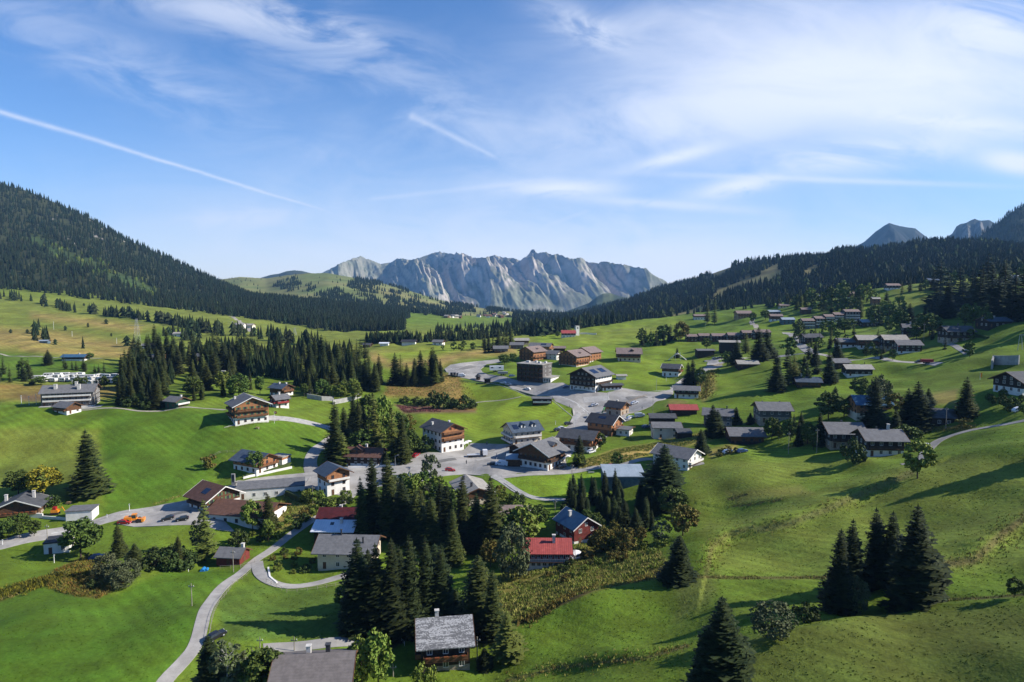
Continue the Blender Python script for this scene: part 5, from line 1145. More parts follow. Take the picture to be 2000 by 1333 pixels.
house('blue grey roofed house at the foot of the larch clump', 1576, 757, 13, 9, 3, -10, 24, 'dark', 'wood', 1, 'bluesl', chim=((-3, 0, 1.6),))
for i, (u, v, w, hh) in enumerate([(1575, 643, 12, 7.5), (1597, 641, 9, 8.5), (1616, 639, 9, 9.5), (1634, 637, 9, 10.3), (1660, 633, 15, 11.5)]):
    house(('lowest leftmost', 'second lowest', 'middle', 'second tallest', 'tallest rightmost')[i] + ' block of the stepped brown roofed apartment row on the hill', u, v, w, 11, hh, -3, 20, 'blue', 'dark', hh - 3, 'rose', name='apartment_block', group='stepped apartment row with blue grey balconies', win_=2.3, bal=(('-y', 2.6), ('-y', 5.2)) + ((('-y', 7.8),) if hh > 9 else ()), ov=.5, rail=RAILW, roof_ov=.3)
house('small house with a pale blue metal roof right of the stepped apartment row', 1693, 638, 15, 10, 4, 0, 24, 'dark', 'dark', 0, 'silver', win_=3)
for (u, v, L, W_, h, roof, lo, hi, lab) in [
 (1510, 616, 22, 10, 5, 'silver', 'grey', 'dark', 'wide pale roofed house at the left end of the hillside hamlet'),
 (1515, 627, 19, 10, 6.5, 'rose', 'white', 'wood', 'chalet with a rosy roof under the wide pale roofed house'),
 (1537, 634, 20, 10, 6, 'silver', 'blue', 'blue', 'pale blue clad flat looking house before the stepped row'),
 (1573, 614, 16, 10, 6.5, 'rose', 'wood', 'wood', 'chalet with a rosy roof standing directly above the stepped row'),
 (1530, 602, 18, 10, 4, 'rose', 'cream', 'beige', 'beige house at the wood edge with a low rosy roof'),
 (1667, 584, 24, 12, 7, 'rose', 'white', 'wood', 'white fronted chalet on the upper lime slope'),
 (1634, 581, 16, 10, 5, 'brown', 'wood', 'orange', 'reddish timber hut at the upper left of the lime slope'),
 (1592, 583, 14, 9, 5, 'bluesl', 'dark', 'dark', 'bluish roofed hut among the round crowned trees'),
 (1709, 596, 12, 10, 8, 'light', 'beige', 'orange', 'narrow orange walled chalet beneath the crest'),
 (1742, 566, 23, 12, 6, 'rose', 'white', 'dark', 'white based chalet sitting on the crest line'),
 (1820, 556, 18, 12, 6, 'bluesl', 'dark', 'dark', 'dark blue roofed chalet peeking over the crest meadow'),
 (1947, 533, 24, 12, 5, 'rose', 'dark', 'dark', 'chalet with a rosy roof among trees on the far right crest'),
 (1988, 533, 24, 12, 5, 'white', 'white', 'white', 'white roofed building on the far right crest'),
 (1430, 0, 0, 0, 0, '', '', '', ''),
]:
    if L: house(lab, u, v, L * .66, W_ * .8, h * .75, random.uniform(-8, 4), 24, lo, hi, 1.7, roof, win_=3, ov=.8, depth={1592: 900, 1947: 690, 1988: 690}.get(u))
# ------------------------------------------------------------------ far woods: each hill's wood is one mass
FOLM = vmat('forest_foliage', 0.25, 0.5, 0.9)
def lowtree(seed, tiers=5, k=7, H0=1.0, rr=0.19, round_=False):
    r = np.random.default_rng(seed); V = []; T = []
    for i in range(tiers):
        z0 = H0 * (0.04 + 0.82 * i / tiers); z1 = min(H0, z0 + H0 * (0.36 if not round_ else .4)); R0 = rr * H0 * ((1 - i / tiers) ** 0.75)
        if round_: R0 = rr * H0 * 1.5 * math.sin(math.pi * (i + 1) / (tiers + 1.0)) ** .7
        b = len(V); V.append((0, 0, z1))
        for j in range(2 * k):
            a = math.pi * j / k + i * 0.7 + r.uniform(-.1, .1); q = R0 * (r.uniform(.95, 1.25) if j % 2 == 0 else r.uniform(.5, .75))
            V.append((q * math.cos(a), q * math.sin(a), z0 - (0.03 * H0 if j % 2 == 0 else -0.02 * H0) + r.uniform(-.015, .015) * H0))
        for j in range(2 * k): T.append((b, b + 1 + j, b + 1 + (j + 1) % (2 * k)))
    return np.array(V), np.array(T)
LOWS = [lowtree(i, 5, 5, rr=r_) for i, r_ in enumerate((0.15, .18, .2, .165))] + [lowtree(9 + i, 3, 5, rr=.26, round_=True) for i in range(2)] + [lowtree(30 + i, 13, 8, rr=.2) for i in range(3)]
def forest(name, pts, label):
    """pts: x, y, z, height, kind (0 spruce, 1 round), rgb"""
    pts = np.array(pts); VV = []; TT = []; CC = []; off = 0
    tid = np.where(pts[:, 4] > 1.5, 6 + rng.integers(0, 3, len(pts)), np.where(pts[:, 4] > 0.5, 4 + rng.integers(0, 2, len(pts)), rng.integers(0, 4, len(pts))))
    for t, (V, T) in enumerate(LOWS):
        P = pts[tid == t]
        if not len(P): continue
        a = rng.uniform(0, 6.28, len(P)); ca, sa = np.cos(a), np.sin(a); h = P[:, 3]; w = h * rng.uniform(.8, 1.25, len(P))
        x = (V[None, :, 0] * ca[:, None] - V[None, :, 1] * sa[:, None]) * w[:, None] + P[:, 0, None]
        y = (V[None, :, 0] * sa[:, None] + V[None, :, 1] * ca[:, None]) * w[:, None] + P[:, 1, None]
        z = V[None, :, 2] * h[:, None] + P[:, 2, None] - 0.4
        VV.append(np.stack([x, y, z], -1).reshape(-1, 3)); n = len(V)
        TT.append((T[None] + (np.arange(len(P)) * n)[:, None, None]).reshape(-1, 3) + off); off += n * len(P)
        CC.append(np.repeat(P[:, 5:8], n, 0))
    me = fast_mesh(name, np.concatenate(VV), np.concatenate(TT), [FOLM], col=np.concatenate(CC))
    tag(link(name, me), label, kind='stuff')
def treecol(n, base=(0.017, 0.026, 0.011), var=0.5, warm=None):
    k = rng.uniform(1 - var * .6, 1 + var, n)[:, None]; c = np.array(base) * k
    c[:, 0] *= rng.uniform(.85, 1.35, n)
    return c
def layer_pts(L, n, u0, u1, t0, t1, hr, keep, base=(0.015, 0.024, 0.010), rf=0.0):
    u = rng.uniform(u0, u1, n); t = rng.uniform(t0, t1, n); x, y, z = L.P(u, t)
    z = np.maximum(z, H(x, y)); pu, pv = proj(x, y, z)
    k = keep(u, t, pu, pv, x, y); x, y, z, u, pv = x[k], y[k], z[k], u[k], pv[k]; m = len(x)
    h = rng.uniform(*hr, m); kind = (rng.uniform(0, 1, m) < rf).astype(float); c = treecol(m, base)
    c[kind > .5] = c[kind > .5] * np.array([2.2, 2.0, 1.2])
    return np.column_stack([x, y, z, h, kind, c])
EDGE = [(-700,560),(-300,566),(0,582),(60,592),(120,600),(180,590),(240,598),(300,604),(360,608),(420,622),(480,632),(540,640),(600,648),(660,655),(720,664),(800,672)]
def kl(u, t, pu, pv, x, y):
    n = vnoise(x / 55, y / 55, 77)
    e = np.interp(pu, [a for a, b in EDGE], [b for a, b in EDGE]); k = (pv < e - 3 + (n - .5) * 14)
    d = edist(pu, pv, [(75,470),(130,500),(210,530),(300,575)], False)
    k &= ~((d < 9) & (rng.uniform(0, 1, len(u)) < .75)); k &= ~((n > .72) & (pu > 110) & (pu < 260) & (pv < 490))
    return k
P1 = layer_pts(LM, 14500, -500, 790, 0.0, 1.12, (13, 21), kl)
P1b = layer_pts(LM, 380, 60, 340, 0.02, 0.5, (7, 12), lambda u, t, pu, pv, x, y: edist(pu, pv, [(75,470),(130,500),(210,530),(300,575)], False) < 16, (0.03, 0.05, 0.016), .6)
forest('forest', np.vstack([P1, P1b]), 'dense dark spruce forest covering the mountainside on the left')
def inr(polys, pu, pv):
    k = np.zeros(len(pu), bool)
    for p in polys: k |= inpoly(pu, pv, p)
    return k
def kr(u, t, pu, pv, x, y):
    k = ~(inr(RCLR, pu, pv) | inr(RCLR, pu, pv - 5) | inr(RCLR, pu, pv - 10)); n = vnoise(x / 60, y / 60, 78); return k & (n < .8)
P2 = layer_pts(RM, 16000, 1000, 2400, 0.0, 1.1, (13, 22), kr, (0.010, 0.017, 0.008), .07)
P2h = layer_pts(RH, 2600, 1880, 2300, 0.1, 1.05, (15, 22), lambda u, t, pu, pv, x, y: pv > 0, (0.018, 0.028, 0.013))
forest('forest', np.vstack([P2, P2h]), 'dense dark spruce forest covering the ridge on the right')
# groves on the rolling hill
CG = [[(540,565),(560,548),(585,552),(590,568),(570,572)],[(598,565),(620,560),(622,572),(600,573)],[(605,590),(640,572),(680,570),(682,590),(700,600),(660,610),(620,600)],[(640,600),(665,600),(668,612),(640,610)],
      [(690,560),(710,548),(745,552),(748,575),(700,580),(680,575)],[(750,545),(775,552),(800,575),(785,575),(755,555)],[(750,580),(780,575),(788,590),(760,593)],[(680,600),(720,590),(830,600),(880,612),(835,645),(760,635),(690,620)],
      [(545,600),(560,598),(575,612),(560,618)],[(625,615),(650,612),(650,625),(630,625)],[(800,585),(825,583),(828,600),(802,600)],[(830,600),(850,600),(850,615),(830,615)],[(840,570),(862,578),(860,588),(842,582)],
      [(880,595),(1000,608),(1080,615),(1130,625),(1130,650),(880,650),(850,625)],[(690,635),(760,640),(900,640),(1060,640),(1060,668),(700,665)],[(470,600),(560,640),(700,655),(560,655),(460,640)],[(710,585),(722,575),(728,590),(716,596)]]
CC_ = [[(855,640),(875,624),(950,613),(1005,612),(985,628),(930,644)],[(560,615),(640,625),(690,640),(640,650),(560,640)],[(790,610),(850,615),(870,625),(800,622)],[(745,640),(850,632),(850,646),(770,652)],[(980,607),(1020,612),(1045,622),(1010,625),(975,615)],[(860,618),(905,610),(950,600),(960,608),(900,625)],[(700,662),(760,668),(760,690),(700,690)]]
def kc(u, t, pu, pv, x, y):
    a = (vnoise(x / 90, y / 90, 5) - .5) * 60; b = (vnoise(x / 110, y / 110, 6) - .5) * 26; n = vnoise(x / 70, y / 70, 7)
    return inr(CG, pu + a, pv + 2 + b) & ~inr(CC_, pu + a * .7, pv + b * .6) & (n > .34)
P3 = layer_pts(CH, 17000, 440, 1180, 0.0, 1.03, (13, 19), kc, (0.016, 0.026, 0.012))
P3b = layer_pts(CH, 160, 440, 1000, 0.2, 1.0, (9, 14), lambda u, t, pu, pv, x, y: pv < 660, (0.016, 0.026, 0.012))
P4 = layer_pts(VR, 2600, 720, 1400, 0.1, 1.05, (14, 19), lambda u, t, pu, pv, x, y: vnoise(x / 130, y / 130, 4) < .6, (0.016, 0.025, 0.012))
forest('forest', np.vstack([P3, P3b, P4]), 'scattered spruce groves on the rolling hill in the centre')
# the far village in the valley: little houses standing on the foot of the rolling hill
_w = MB(); _w.box(-5, 5, -4.5, 4.5, -4, 4); _w.v += [(-5, -4.5, 4), (-5, 4.5, 4), (-5, 0, 6.4), (5, -4.5, 4), (5, 4.5, 4), (5, 0, 6.4)]; _w.f += [(8, 10, 9), (11, 12, 13)]; _w.m += [0, 0]
_r = MB()
for _s in (-1, 1):
    _p = [(-5.8, _s * 5.6, 3.6), (5.8, _s * 5.6, 3.6), (5.8, 0, 6.6), (-5.8, 0, 6.6)]; _p = _p if _s < 0 else _p[::-1]
    _r.hexa(_p + [(a, b, c + .3) for a, b, c in _p])
VW = [_w.mesh('wall', WALLS[k]) for k in ('white', 'cream', 'wood')]; VR_ = [_r.mesh('roof', ROOFS[k]) for k in ('rose', 'brown', 'light', 'slate')]
vr = random.Random(3)
for i in range(46):
    u = vr.uniform(868, 990); v = np.interp(u, [868, 990], [634, 617]) + vr.uniform(-5, 6); t = np.linspace(0, .9, 200); x, y, z = CH.P(np.full(200, u), t); zz = np.maximum(z, H(x, y)); _, pv = proj(x, y, zz)
    k = int(np.argmin(np.abs(pv - v))); o = empty('village_house', (x[k], y[k], zz[k]), vr.uniform(-1, 1)); o.scale = (vr.uniform(.8, 1.3),) * 3
    tag(o, 'tiny pale house in the far village on the valley floor', 'house', 'houses of the far village'); link('wall', vr.choice(VW), o); link('roof', vr.choice(VR_), o)
# valley floor woods and the loose trees of the far meadows (ground)
FP = []
def far_wood(poly, n, hr, base=(0.017, 0.027, 0.011), rf=0.05):
    P = np.array(poly, float); lo = P.min(0); hi = P.max(0); k = 0; tries = 0
    while k < n and tries < n * 12:
        tries += 1; u = random.uniform(lo[0], hi[0]); v = random.uniform(lo[1], hi[1])
        if not inpoly(np.array([u]), np.array([v]), poly)[0]: continue
        p = hit(u, v, 1600)
        if p is None: continue
        c = treecol(1, base)[0]; FP.append((p.x, p.y, p.z, random.uniform(*hr), 2.0 if rf > 1 else 1.0 if random.random() < rf else 0.0, *c)); k += 1
far_wood([(712,664),(800,663),(900,660),(960,656),(1045,646),(1045,654),(985,658),(940,664),(880,668),(800,671),(720,674)], 330, (9, 13))
far_wood([(960,640),(1050,630),(1060,642),(960,652)], 110, (12, 18)); far_wood([(850,640),(960,636),(960,650),(850,654)], 60, (9, 14))
far_wood([(1030,650),(1100,640),(1180,628),(1270,616),(1275,622),(1180,636),(1100,648),(1040,660)], 200, (13, 22))
far_wood([(1280,612),(1400,600),(1530,590),(1600,582),(1540,600),(1400,608),(1290,622)], 60, (9, 18))
for poly, n in [([(112,598),(146,605),(147,612),(110,606)], 22), ([(170,608),(184,610),(184,614),(170,612)], 7), ([(203,616),(232,617),(232,621),(203,618)], 18), ([(238,615),(250,618)  ,(256,621),(238,618)], 6), ([(256,621),(290,626),(290,630),(256,624)], 16),
                ([(303,628),(345,634),(345,637),(303,631)], 16), ([(345,632),(390,640),(435,650),(438,660),(380,648),(345,638)], 60), ([(440,655),(560,672),(640,680),(600,668),(470,648)], 40), ([(60,668),(98,672),(98,655),(62,652)], 10),
                ([(0,578),(20,580),(50,585),(50,590),(0,585)], 12), ([(55,585),(95,595),(90,600),(55,592)], 6), ([(318,652),(340,655),(340,658),(318,657)], 5), ([(145,577),(160,577),(160,582),(145,582)], 3), ([(345,655),(390,650),(392,662),(350,668)], 12)]:
    far_wood(poly, n, (11, 19), rf=.12)
for u, v, h, rf in [(20,652,5,1),(76,640,12,0),(128,645,6,1),(172,640,6,1),(207,632,7,1),(248,677,11,1),(163,680,12,0),(108,674,6,1),(218,657,4,1),(53,652,6,1),(88,579,6,1),(163,598,5,1),(86,600,4,1)]:
    far_wood([(u-1,v-1),(u+1,v-1),(u+1,v+1),(u-1,v+1)], 1, (h, h+.5), rf=rf)
for poly, n in [([(240,785),(235,745),(265,712),(300,692),(365,712),(340,750),(300,786)], 45), ([(380,745),(440,712),(560,718),(700,724),(742,752),(700,765),(600,768),(570,745),(500,738)], 95), ([(320,695),(420,678),(560,688),(690,700),(700,715),(560,716),(420,706)], 110)]:
    far_wood(poly, n, (13, 18.5), (0.018, 0.029, 0.011), 2)
forest('forest', FP, 'far loose spruces and woods scattered over the valley meadows')
# ------------------------------------------------------------------ individual trees
T = tree
T('spruce', 172, 962, 838, 'big lone spruce in the left meadow beside the yellow maple', w=66, var=1)
T('dark_spruce', 1637, 1196, 1031, 'leftmost tall dark spruce of the group on the lower right slope', w=62, var=0)
T('dark_spruce', 1661, 1160, 1012, 'slender dark spruce second from the left on the lower right slope', w=50, var=3)
T('dark_spruce', 1706, 1136, 989, 'dark spruce behind the grey leaved bush on the lower right slope', w=60, var=2)
T('dark_spruce', 1739, 1138, 996, 'dark spruce hidden in the middle of the lower right group', w=60, var=1)
T('dark_spruce', 1783, 1190, 983, 'tallest and broadest dark spruce of the lower right group', w=92, var=4)
T('dark_spruce', 1812, 1180, 1060, 'shorter dark spruce leaning out of the tallest one at its right', w=50, var=1)
T('willow', 1672, 1198, 1125, 'grey leaved young tree at the foot of the lower right spruces', w=50)
T('willow', 1508, 1243, 1172, 'big round grey green bush beside the bottom spruces', w=86)
T('bush', 1575, 1212, 1178, 'low dark bush between the grey bush and the spruces', w=50)
T('leafy', 1981, 1168, 1126, 'small loose tree on the terrace at the right edge', w=30)
T('dark_spruce', 1406, 1352, 1160, 'tall dark spruce at the bottom edge, right of centre', w=96, var=4)
T('dark_spruce', 1376, 1358, 1225, 'lower dark spruce left of the tall one at the bottom edge', w=70, var=1)
T('dark_spruce', 1432, 1362, 1225, 'lower dark spruce right of the tall one at the bottom edge', w=64, var=2)
T('dark_spruce', 1326, 1134, 1044, 'dark spruce standing at the end of the reedy bank', w=72, var=1)
T('dark_spruce', 1296, 985, 868, 'big dark spruce in front of the white veranda chalet', w=78, var=4)
T('autumn', 1334, 1046, 984, 'olive yellow leafy tree below the big dark spruce', w=62)
T('birch', 1291, 1064, 1012, 'thin pale barked tree beside the olive leafy tree', w=40)
T('leafy', 1312, 1010, 950, 'dark leafy tree between the big spruce and the olive one', w=56)
T('dark_spruce', 1368, 886, 838, 'cone shaped spruce left of the L shaped chalet', w=32, var=1)
T('dark_spruce', 1391, 853, 790, 'taller spruce of the pair before the half hidden house', w=34, var=4)
T('dark_spruce', 1401, 852, 800, 'shorter spruce of the pair before the half hidden house', w=28, var=1)
T('dark_spruce', 1437, 830, 795, 'small pointed spruce right of the half hidden house', w=22, var=0)
T('dark_spruce', 1465, 829, 806, 'stubby dark spruce left of the wide grey roof', w=18, var=4)
T('dark_spruce', 1131, 907, 850, 'slim spruce between the restaurant and the slate roofed chalet', w=24, var=3)
T('light', 1130, 912, 884, 'light green bush like tree at the foot of the slim spruce', w=24)
T('leafy', 1205, 919, 882, 'round green tree in the dry meadow by the service road', w=24)
T('grey_bush', 842, 932, 889, 'pale grey leaved tree growing out of the square', w=36)
T('leafy', 1173, 880, 845, 'green tree at the corner of the orange end wall', w=20)
T('birch', 392, 1088, 1000, 'thin pale larch like tree pair in the lower left, nearer the garage', w=34)
T('larch', 400, 1096, 974, 'tall thin larch beside the depot forecourt', w=42)
T('light', 493, 1036, 976, 'bright green round tree in front of the brown depot roof', w=40)
T('spruce', 524, 1034, 963, 'dark spruce before the right end of the depot roof', w=34, var=1)
T('light', 524, 1058, 1012, 'young light green tree below the depot spruce', w=24)
T('bush', 466, 1068, 1035, 'dark round bush below the depot forecourt', w=40)
T('spruce', 231, 1088, 1022, 'dark layered spruce in the garden right of the round dark tree', w=32, var=1)
T('spruce', 264, 1106, 1060, 'short dark spruce in the lower left garden', w=34, var=4)
T('leafy', 158, 1088, 1012, 'broad round dark tree beside the small kiosk', w=74)
T('spruce', 349, 1112, 1046, 'dark crooked spruce rising from the black hedge', w=26, var=0)
T('yellow', 86, 976, 911, 'yellow green maple behind the left edge chalet', w=60)
T('leafy', 36, 968, 918, 'dull dark tree left of the yellow maple', w=52)
T('leafy', 62, 962, 922, 'dull dark tree touching the yellow maple', w=34)
T('bush', 101, 990, 968, 'dark round shrub at the foot of the yellow maple', w=32)
T('autumn_bush', 410, 913, 886, 'golden round bush left of the blue slate chalet', w=28)
T('leafy', 500, 925, 881, 'round dark green tree before the blue slate chalet', w=38)
T('dark_spruce', 410, 1352, 1238, 'dark spruce at the bottom edge beside the lane', w=70, var=1)
T('birch', 446, 1362, 1240, 'pale leafy birch at the bottom edge', w=62)
T('birch', 478, 1352, 1262, 'second pale birch with bare twigs at the bottom edge', w=48)
T('leafy', 516, 1362, 1265, 'full green tree left of the bottom house', w=84)
T('light', 706, 1345, 1240, 'bright green conifer like tree right of the bottom house, left stem', w=52)
T('light', 738, 1345, 1228, 'bright green conifer like tree right of the bottom house, right stem', w=62)
T('light_bush', 828, 1352, 1290, 'yellow green round bush before the log chalet', w=44)
T('dark_spruce', 946, 1308, 1264, 'small dark fir right of the log chalet', w=34, var=4)
T('larch', 990, 1292, 1190, 'bright yellow green larch right of the log chalet', w=72, var=0)
T('autumn', 958, 1108, 1052, 'small yellowing tree in the glade behind the spruces', w=40)
T('willow', 1000, 1132, 1020, 'wide grey green willow left of the red ribbed roof', w=72)
T('light', 1020, 1070, 985, 'light leafy tree behind the red ribbed roof', w=70)
T('leafy', 985, 1075, 1000, 'leafy tree squeezed behind the willow', w=60)
T('leafy', 1050, 1030, 985, 'bushy tree below the round lawn', w=44)
T('bush', 1010, 985, 962, 'dark round shrub by the lawn footpath', w=32)
T('autumn', 1180, 1080, 1028, 'yellow tinged shrub tree right of the dark red chalet', w=44)
T('autumn', 1222, 1080, 1030, 'second yellow tinged shrub tree above the reedy bank', w=44)
T('leafy', 1160, 1050, 1000, 'dark leafy tree beside the dark red chalet', w=44)
T('spruce', 1186, 1012, 968, 'pointed spruce rising before the dark hedge', w=24, var=0)
T('spruce', 1885, 815, 736, 'lone dark spruce left of the right edge chalet', w=42, var=1)
T('autumn_bush', 1884, 836, 815, 'brownish bush under the lone right spruce', w=28)
T('dark_spruce', 1790, 838, 745, 'big dark spruce between the slope houses, right stem', w=54, var=4)
T('dark_spruce', 1772, 832, 758, 'big dark spruce between the slope houses, left stem', w=44, var=1)
T('dark_spruce', 1812, 800, 758, 'small round topped spruce behind the big pair', w=24, var=4)
T('dark_spruce', 1706, 845, 735, 'tall dark spruce before the blue solar roof', w=56, var=1)
T('willow', 1718, 800, 733, 'pale grey leaved tree behind the tall spruce at the solar roof', w=44)
T('leafy', 1680, 780, 738, 'pale leafy tree left of the blue solar roof', w=40)
T('light', 1792, 935, 858, 'big yellow green leafy tree by the white pickup', w=56)
T('bush', 1667, 905, 858, 'round dark bush before the pair of slope houses', w=46)
T('dark_spruce', 1600, 872, 805, 'slim ragged spruce left of the pair of slope houses', w=24, var=0)
T('leafy', 1770, 872, 830, 'dark leafy tree right of the white based slope house', w=54)
T('dark_spruce', 1748, 860, 800, 'dark fir behind the white based slope house', w=34, var=1)
T('leafy', 1618, 820, 765, 'dark round tree left of the blue solar roof', w=50)
T('leafy', 1648, 815, 778, 'dark leafy tree under the blue solar roof', w=44)
T('dark_spruce', 1630, 800, 755, 'spruce tip above the dark round trees', w=30, var=0)
T('autumn', 1748, 805, 768, 'reddish leafy tree right of the blue solar roof', w=34)
for i, (k, u, vb, vt, w, lab) in enumerate([
 ('larch', 1381, 632, 588, 14, 'left stem of the pair of tall larches on the crest meadow'), ('larch', 1396, 634, 586, 14, 'right stem of the pair of tall larches on the crest meadow'),
 ('autumn', 1330, 668, 628, 30, 'big orange tinged tree at the right of the meadow clump'), ('leafy', 1380, 682, 660, 20, 'round orange green tree above the black barn'),
 ('dark_spruce', 1322, 700, 680, 12, 'small pointed tree above the playground'), ('dark_spruce', 1343, 752, 708, 22, 'dark spruce left of the pair beside the white based chalet'),
 ('dark_spruce', 1352, 752, 702, 24, 'taller dark spruce of the pair beside the white based chalet'), ('leafy', 1368, 755, 718, 22, 'grey brown leafy tree at the top of the ditch'),
 ('spruce', 1438, 715, 664, 30, 'tall spruce left of the open grey barn'), ('leafy', 1420, 715, 686, 24, 'round tree at the foot of the tall spruce by the open barn'),
 ('larch', 1456, 690, 650, 22, 'larch standing behind the open grey barn'), ('dark_spruce', 1480, 706, 640, 36, 'broad black spruce left of two, beside the open barn'), ('dark_spruce', 1496, 702, 644, 36, 'broad black spruce right of two, beside the open barn'),
 ('dark_spruce', 1516, 764, 690, 36, 'very dark spruce at the left of the hillside larch clump'), ('larch', 1549, 750, 690, 30, 'wide larch in the hillside clump'), ('dark_spruce', 1570, 735, 695, 22, 'spruce right of the wide larch in the hillside clump'),
 ('dark_spruce', 1592, 715, 670, 22, 'high stemmed pine above the small grey chalet'), ('dark_spruce', 1618, 748, 685, 30, 'tall dark spruce left of the pale roofed chalet'), ('dark_spruce', 1634, 705, 660, 24, 'dark spruce behind the small terrace chalet'),
 ('dark_spruce', 1828, 618, 562, 26, 'left dark spruce of the pair on the upper right meadow'), ('dark_spruce', 1850, 622, 552, 34, 'right dark spruce of the pair on the upper right meadow'),
 ('dark_spruce', 1806, 630, 596, 16, 'small dark spruce on the upper right meadow'), ('leafy', 1815, 655, 612, 44, 'leafy tree left of the hill lane chalet'), ('leafy', 1790, 665, 630, 34, 'dark leafy tree behind the flagpole chalets'),
 ('leafy', 1760, 645, 606, 30, 'round dark tree under the crest meadow, left'), ('dark_spruce', 1776, 640, 593, 26, 'dark spruce under the crest meadow, right'), ('dark_spruce', 1731, 600, 570, 26, 'dark bushy spruce just below the crest chalet'),
 ('leafy', 1650, 650, 622, 46, 'broad leafy tree before the tallest apartment block'), ('larch', 1680, 625, 578, 16, 'slim larch right of the tallest apartment block'), ('leafy', 1703, 625, 600, 22, 'round tree beneath the orange walled chalet'),
 ('bush', 1560, 645, 626, 22, 'dark round bush by the pale blue house'), ('leafy', 1470, 632, 610, 14, 'small tree by the farm track'), ('leafy', 1495, 625, 606, 20, 'small tree below the wide pale roof'),
 ('bush', 1145, 657, 642, 1, '')]):
    if lab: T(k, u, vb, vt, lab, w=w)
T('leafy', 985, 712, 692, 'round green tree left of the flat roofed block, left of two', w=24); T('leafy', 1001, 708, 690, 'round green tree left of the flat roofed block, right of two', w=18)
T('leafy', 1089, 659, 647, 'dark round tree beside the red roofed farmhouse', w=11)
T('dark_spruce', 2080, 890, 770, 'dark spruce just beyond the right edge on the upper slope', w=60, var=1); T('dark_spruce', 2110, 893, 800, 'second dark spruce beyond the right edge on the upper slope', w=50, var=2)
# ---- the wood behind the knoll
G = grove
G([(232,792),(228,745),(262,710),(300,690),(345,690),(370,720),(330,760),(300,792)], 46, (42, 66), ['spruce', 'spruce', 'dark_spruce'], 'spruce standing in the left flank of the big wood', 'spruces in the left flank of the big wood', 8, False, 1.2)
G([(300,690),(420,672),(560,682),(690,695),(700,712),(560,712),(420,700),(310,705)], 14, (30, 46), ['spruce', 'dark_spruce', 'larch'], {'spruce_tree': 'spruce in the rear rows of the big wood', 'larch_tree': 'larch in the rear rows of the big wood'}, 'trees in the rear rows of the big wood', 7, True, 1.3)
G([(370,720),(440,706),(560,714),(700,720),(748,752),(740,768),(600,775),(570,745),(500,735),(440,740),(400,770),(370,770)], 68, (46, 68), ['spruce', 'spruce', 'dark_spruce', 'larch'], {'spruce_tree': 'spruce standing in the middle of the big wood', 'larch_tree': 'larch standing in the middle of the big wood'}, 'trees in the middle of the big wood', 9, False, 1.25)
G([(365,790),(440,780),(520,770),(520,755),(440,760),(370,772)], 12, (30, 50), ['spruce', 'leafy', 'light'], {'spruce_tree': 'spruce at the front edge of the wood by the track', 'leafy_tree': 'leafy tree at the front edge of the wood by the track'}, 'trees at the front edge of the wood', 13, False)
G([(570,775),(640,770),(700,765),(700,785),(600,782)], 8, (26, 44), ['leafy', 'light', 'spruce'], {'spruce_tree': 'spruce at the pale walls below the big wood', 'leafy_tree': 'leafy tree at the pale walls below the big wood'}, 'trees by the pale walls below the wood', 13, False)
G([(681,698),(716,698),(716,702),(682,702)], 6, (34, 42), ['spruce'], 'tall spruce in the compact row at the right tip of the big wood', 'compact spruce row at the right tip of the wood', 5, True)
G([(762,757),(830,757),(860,748),(868,735),(845,735),(768,750)], 13, (44, 70), ['spruce', 'spruce', 'dark_spruce', 'larch'], {'spruce_tree': 'spruce in the short row left of the upper road bend', 'larch_tree': 'larch in the short row left of the upper road bend'}, 'short tree row left of the upper road bend', 8, False, 1.6)
G([(940,690),(975,690),(1015,672),(1015,664),(960,672),(940,680)], 15, (28, 40), ['spruce', 'dark_spruce', 'larch'], {'spruce_tree': 'spruce in the clump left of the hamlet', 'larch_tree': 'larch in the clump left of the hamlet'}, 'clump of trees left of the hamlet', 7, True)
G([(1246,676),(1290,678),(1320,668),(1325,662),(1290,666),(1250,668)], 14, (24, 36), ['dark_spruce', 'leafy', 'dark_spruce'], {'spruce_tree': 'dark spruce in the clump on the lime meadow', 'leafy_tree': 'dark leafy tree in the clump on the lime meadow'}, 'clump of dark trees on the lime meadow', 8, True)
G([(-60,752),(0,750),(66,752),(66,735),(0,730),(-60,730)], 16, (28, 44), ['spruce', 'dark_spruce', 'leafy'], {'spruce_tree': 'spruce in the wood at the far left edge', 'leafy_tree': 'leafy tree in the wood at the far left edge'}, 'wood at the far left edge', 9, True)
G([(120,718),(166,722),(166,726),(122,722)], 6, (20, 28), ['spruce'], 'spruce in the row before the blue roofed barn', 'spruces before the blue roofed barn', 7, True)
G([(183,728),(205,726),(205,729),(185,730)], 3, (16, 24), ['spruce'], 'small spruce above the campsite', 'small spruces above the campsite', 8, True)
T('spruce', 94, 713, 683, 'lone dark spruce in the far left green field', w=18, var=4); T('leafy', 175, 703, 689, 'round tree right of the blue roofed barn', w=15); T('spruce', 325, 672, 658, 'left dark spruce by the far pale chalet', w=10, var=4)
G([(240,790),(300,795),(290,800),(245,798)], 7, (12, 20), ['bush'], 'dark bush in the hedge beside the gravel track', 'hedge beside the gravel track', 8, False)
T('spruce', 305, 797, 740, 'dark spruce beside the small green walled chalet', w=34, var=1)
T('leafy', 270, 795, 768, 'small leafy tree in the hedge by the gravel track', w=22); T('leafy', 80, 752, 735, 'leafy tree before the campsite', w=26)
G([(150,757),(235,757),(235,760),(150,760)], 5, (18, 30), ['leafy', 'spruce'], {'spruce_tree': 'spruce between the apartment house and the campsite', 'leafy_tree': 'leafy tree between the apartment house and the campsite'}, 'trees between the apartment house and the campsite', 12, False)
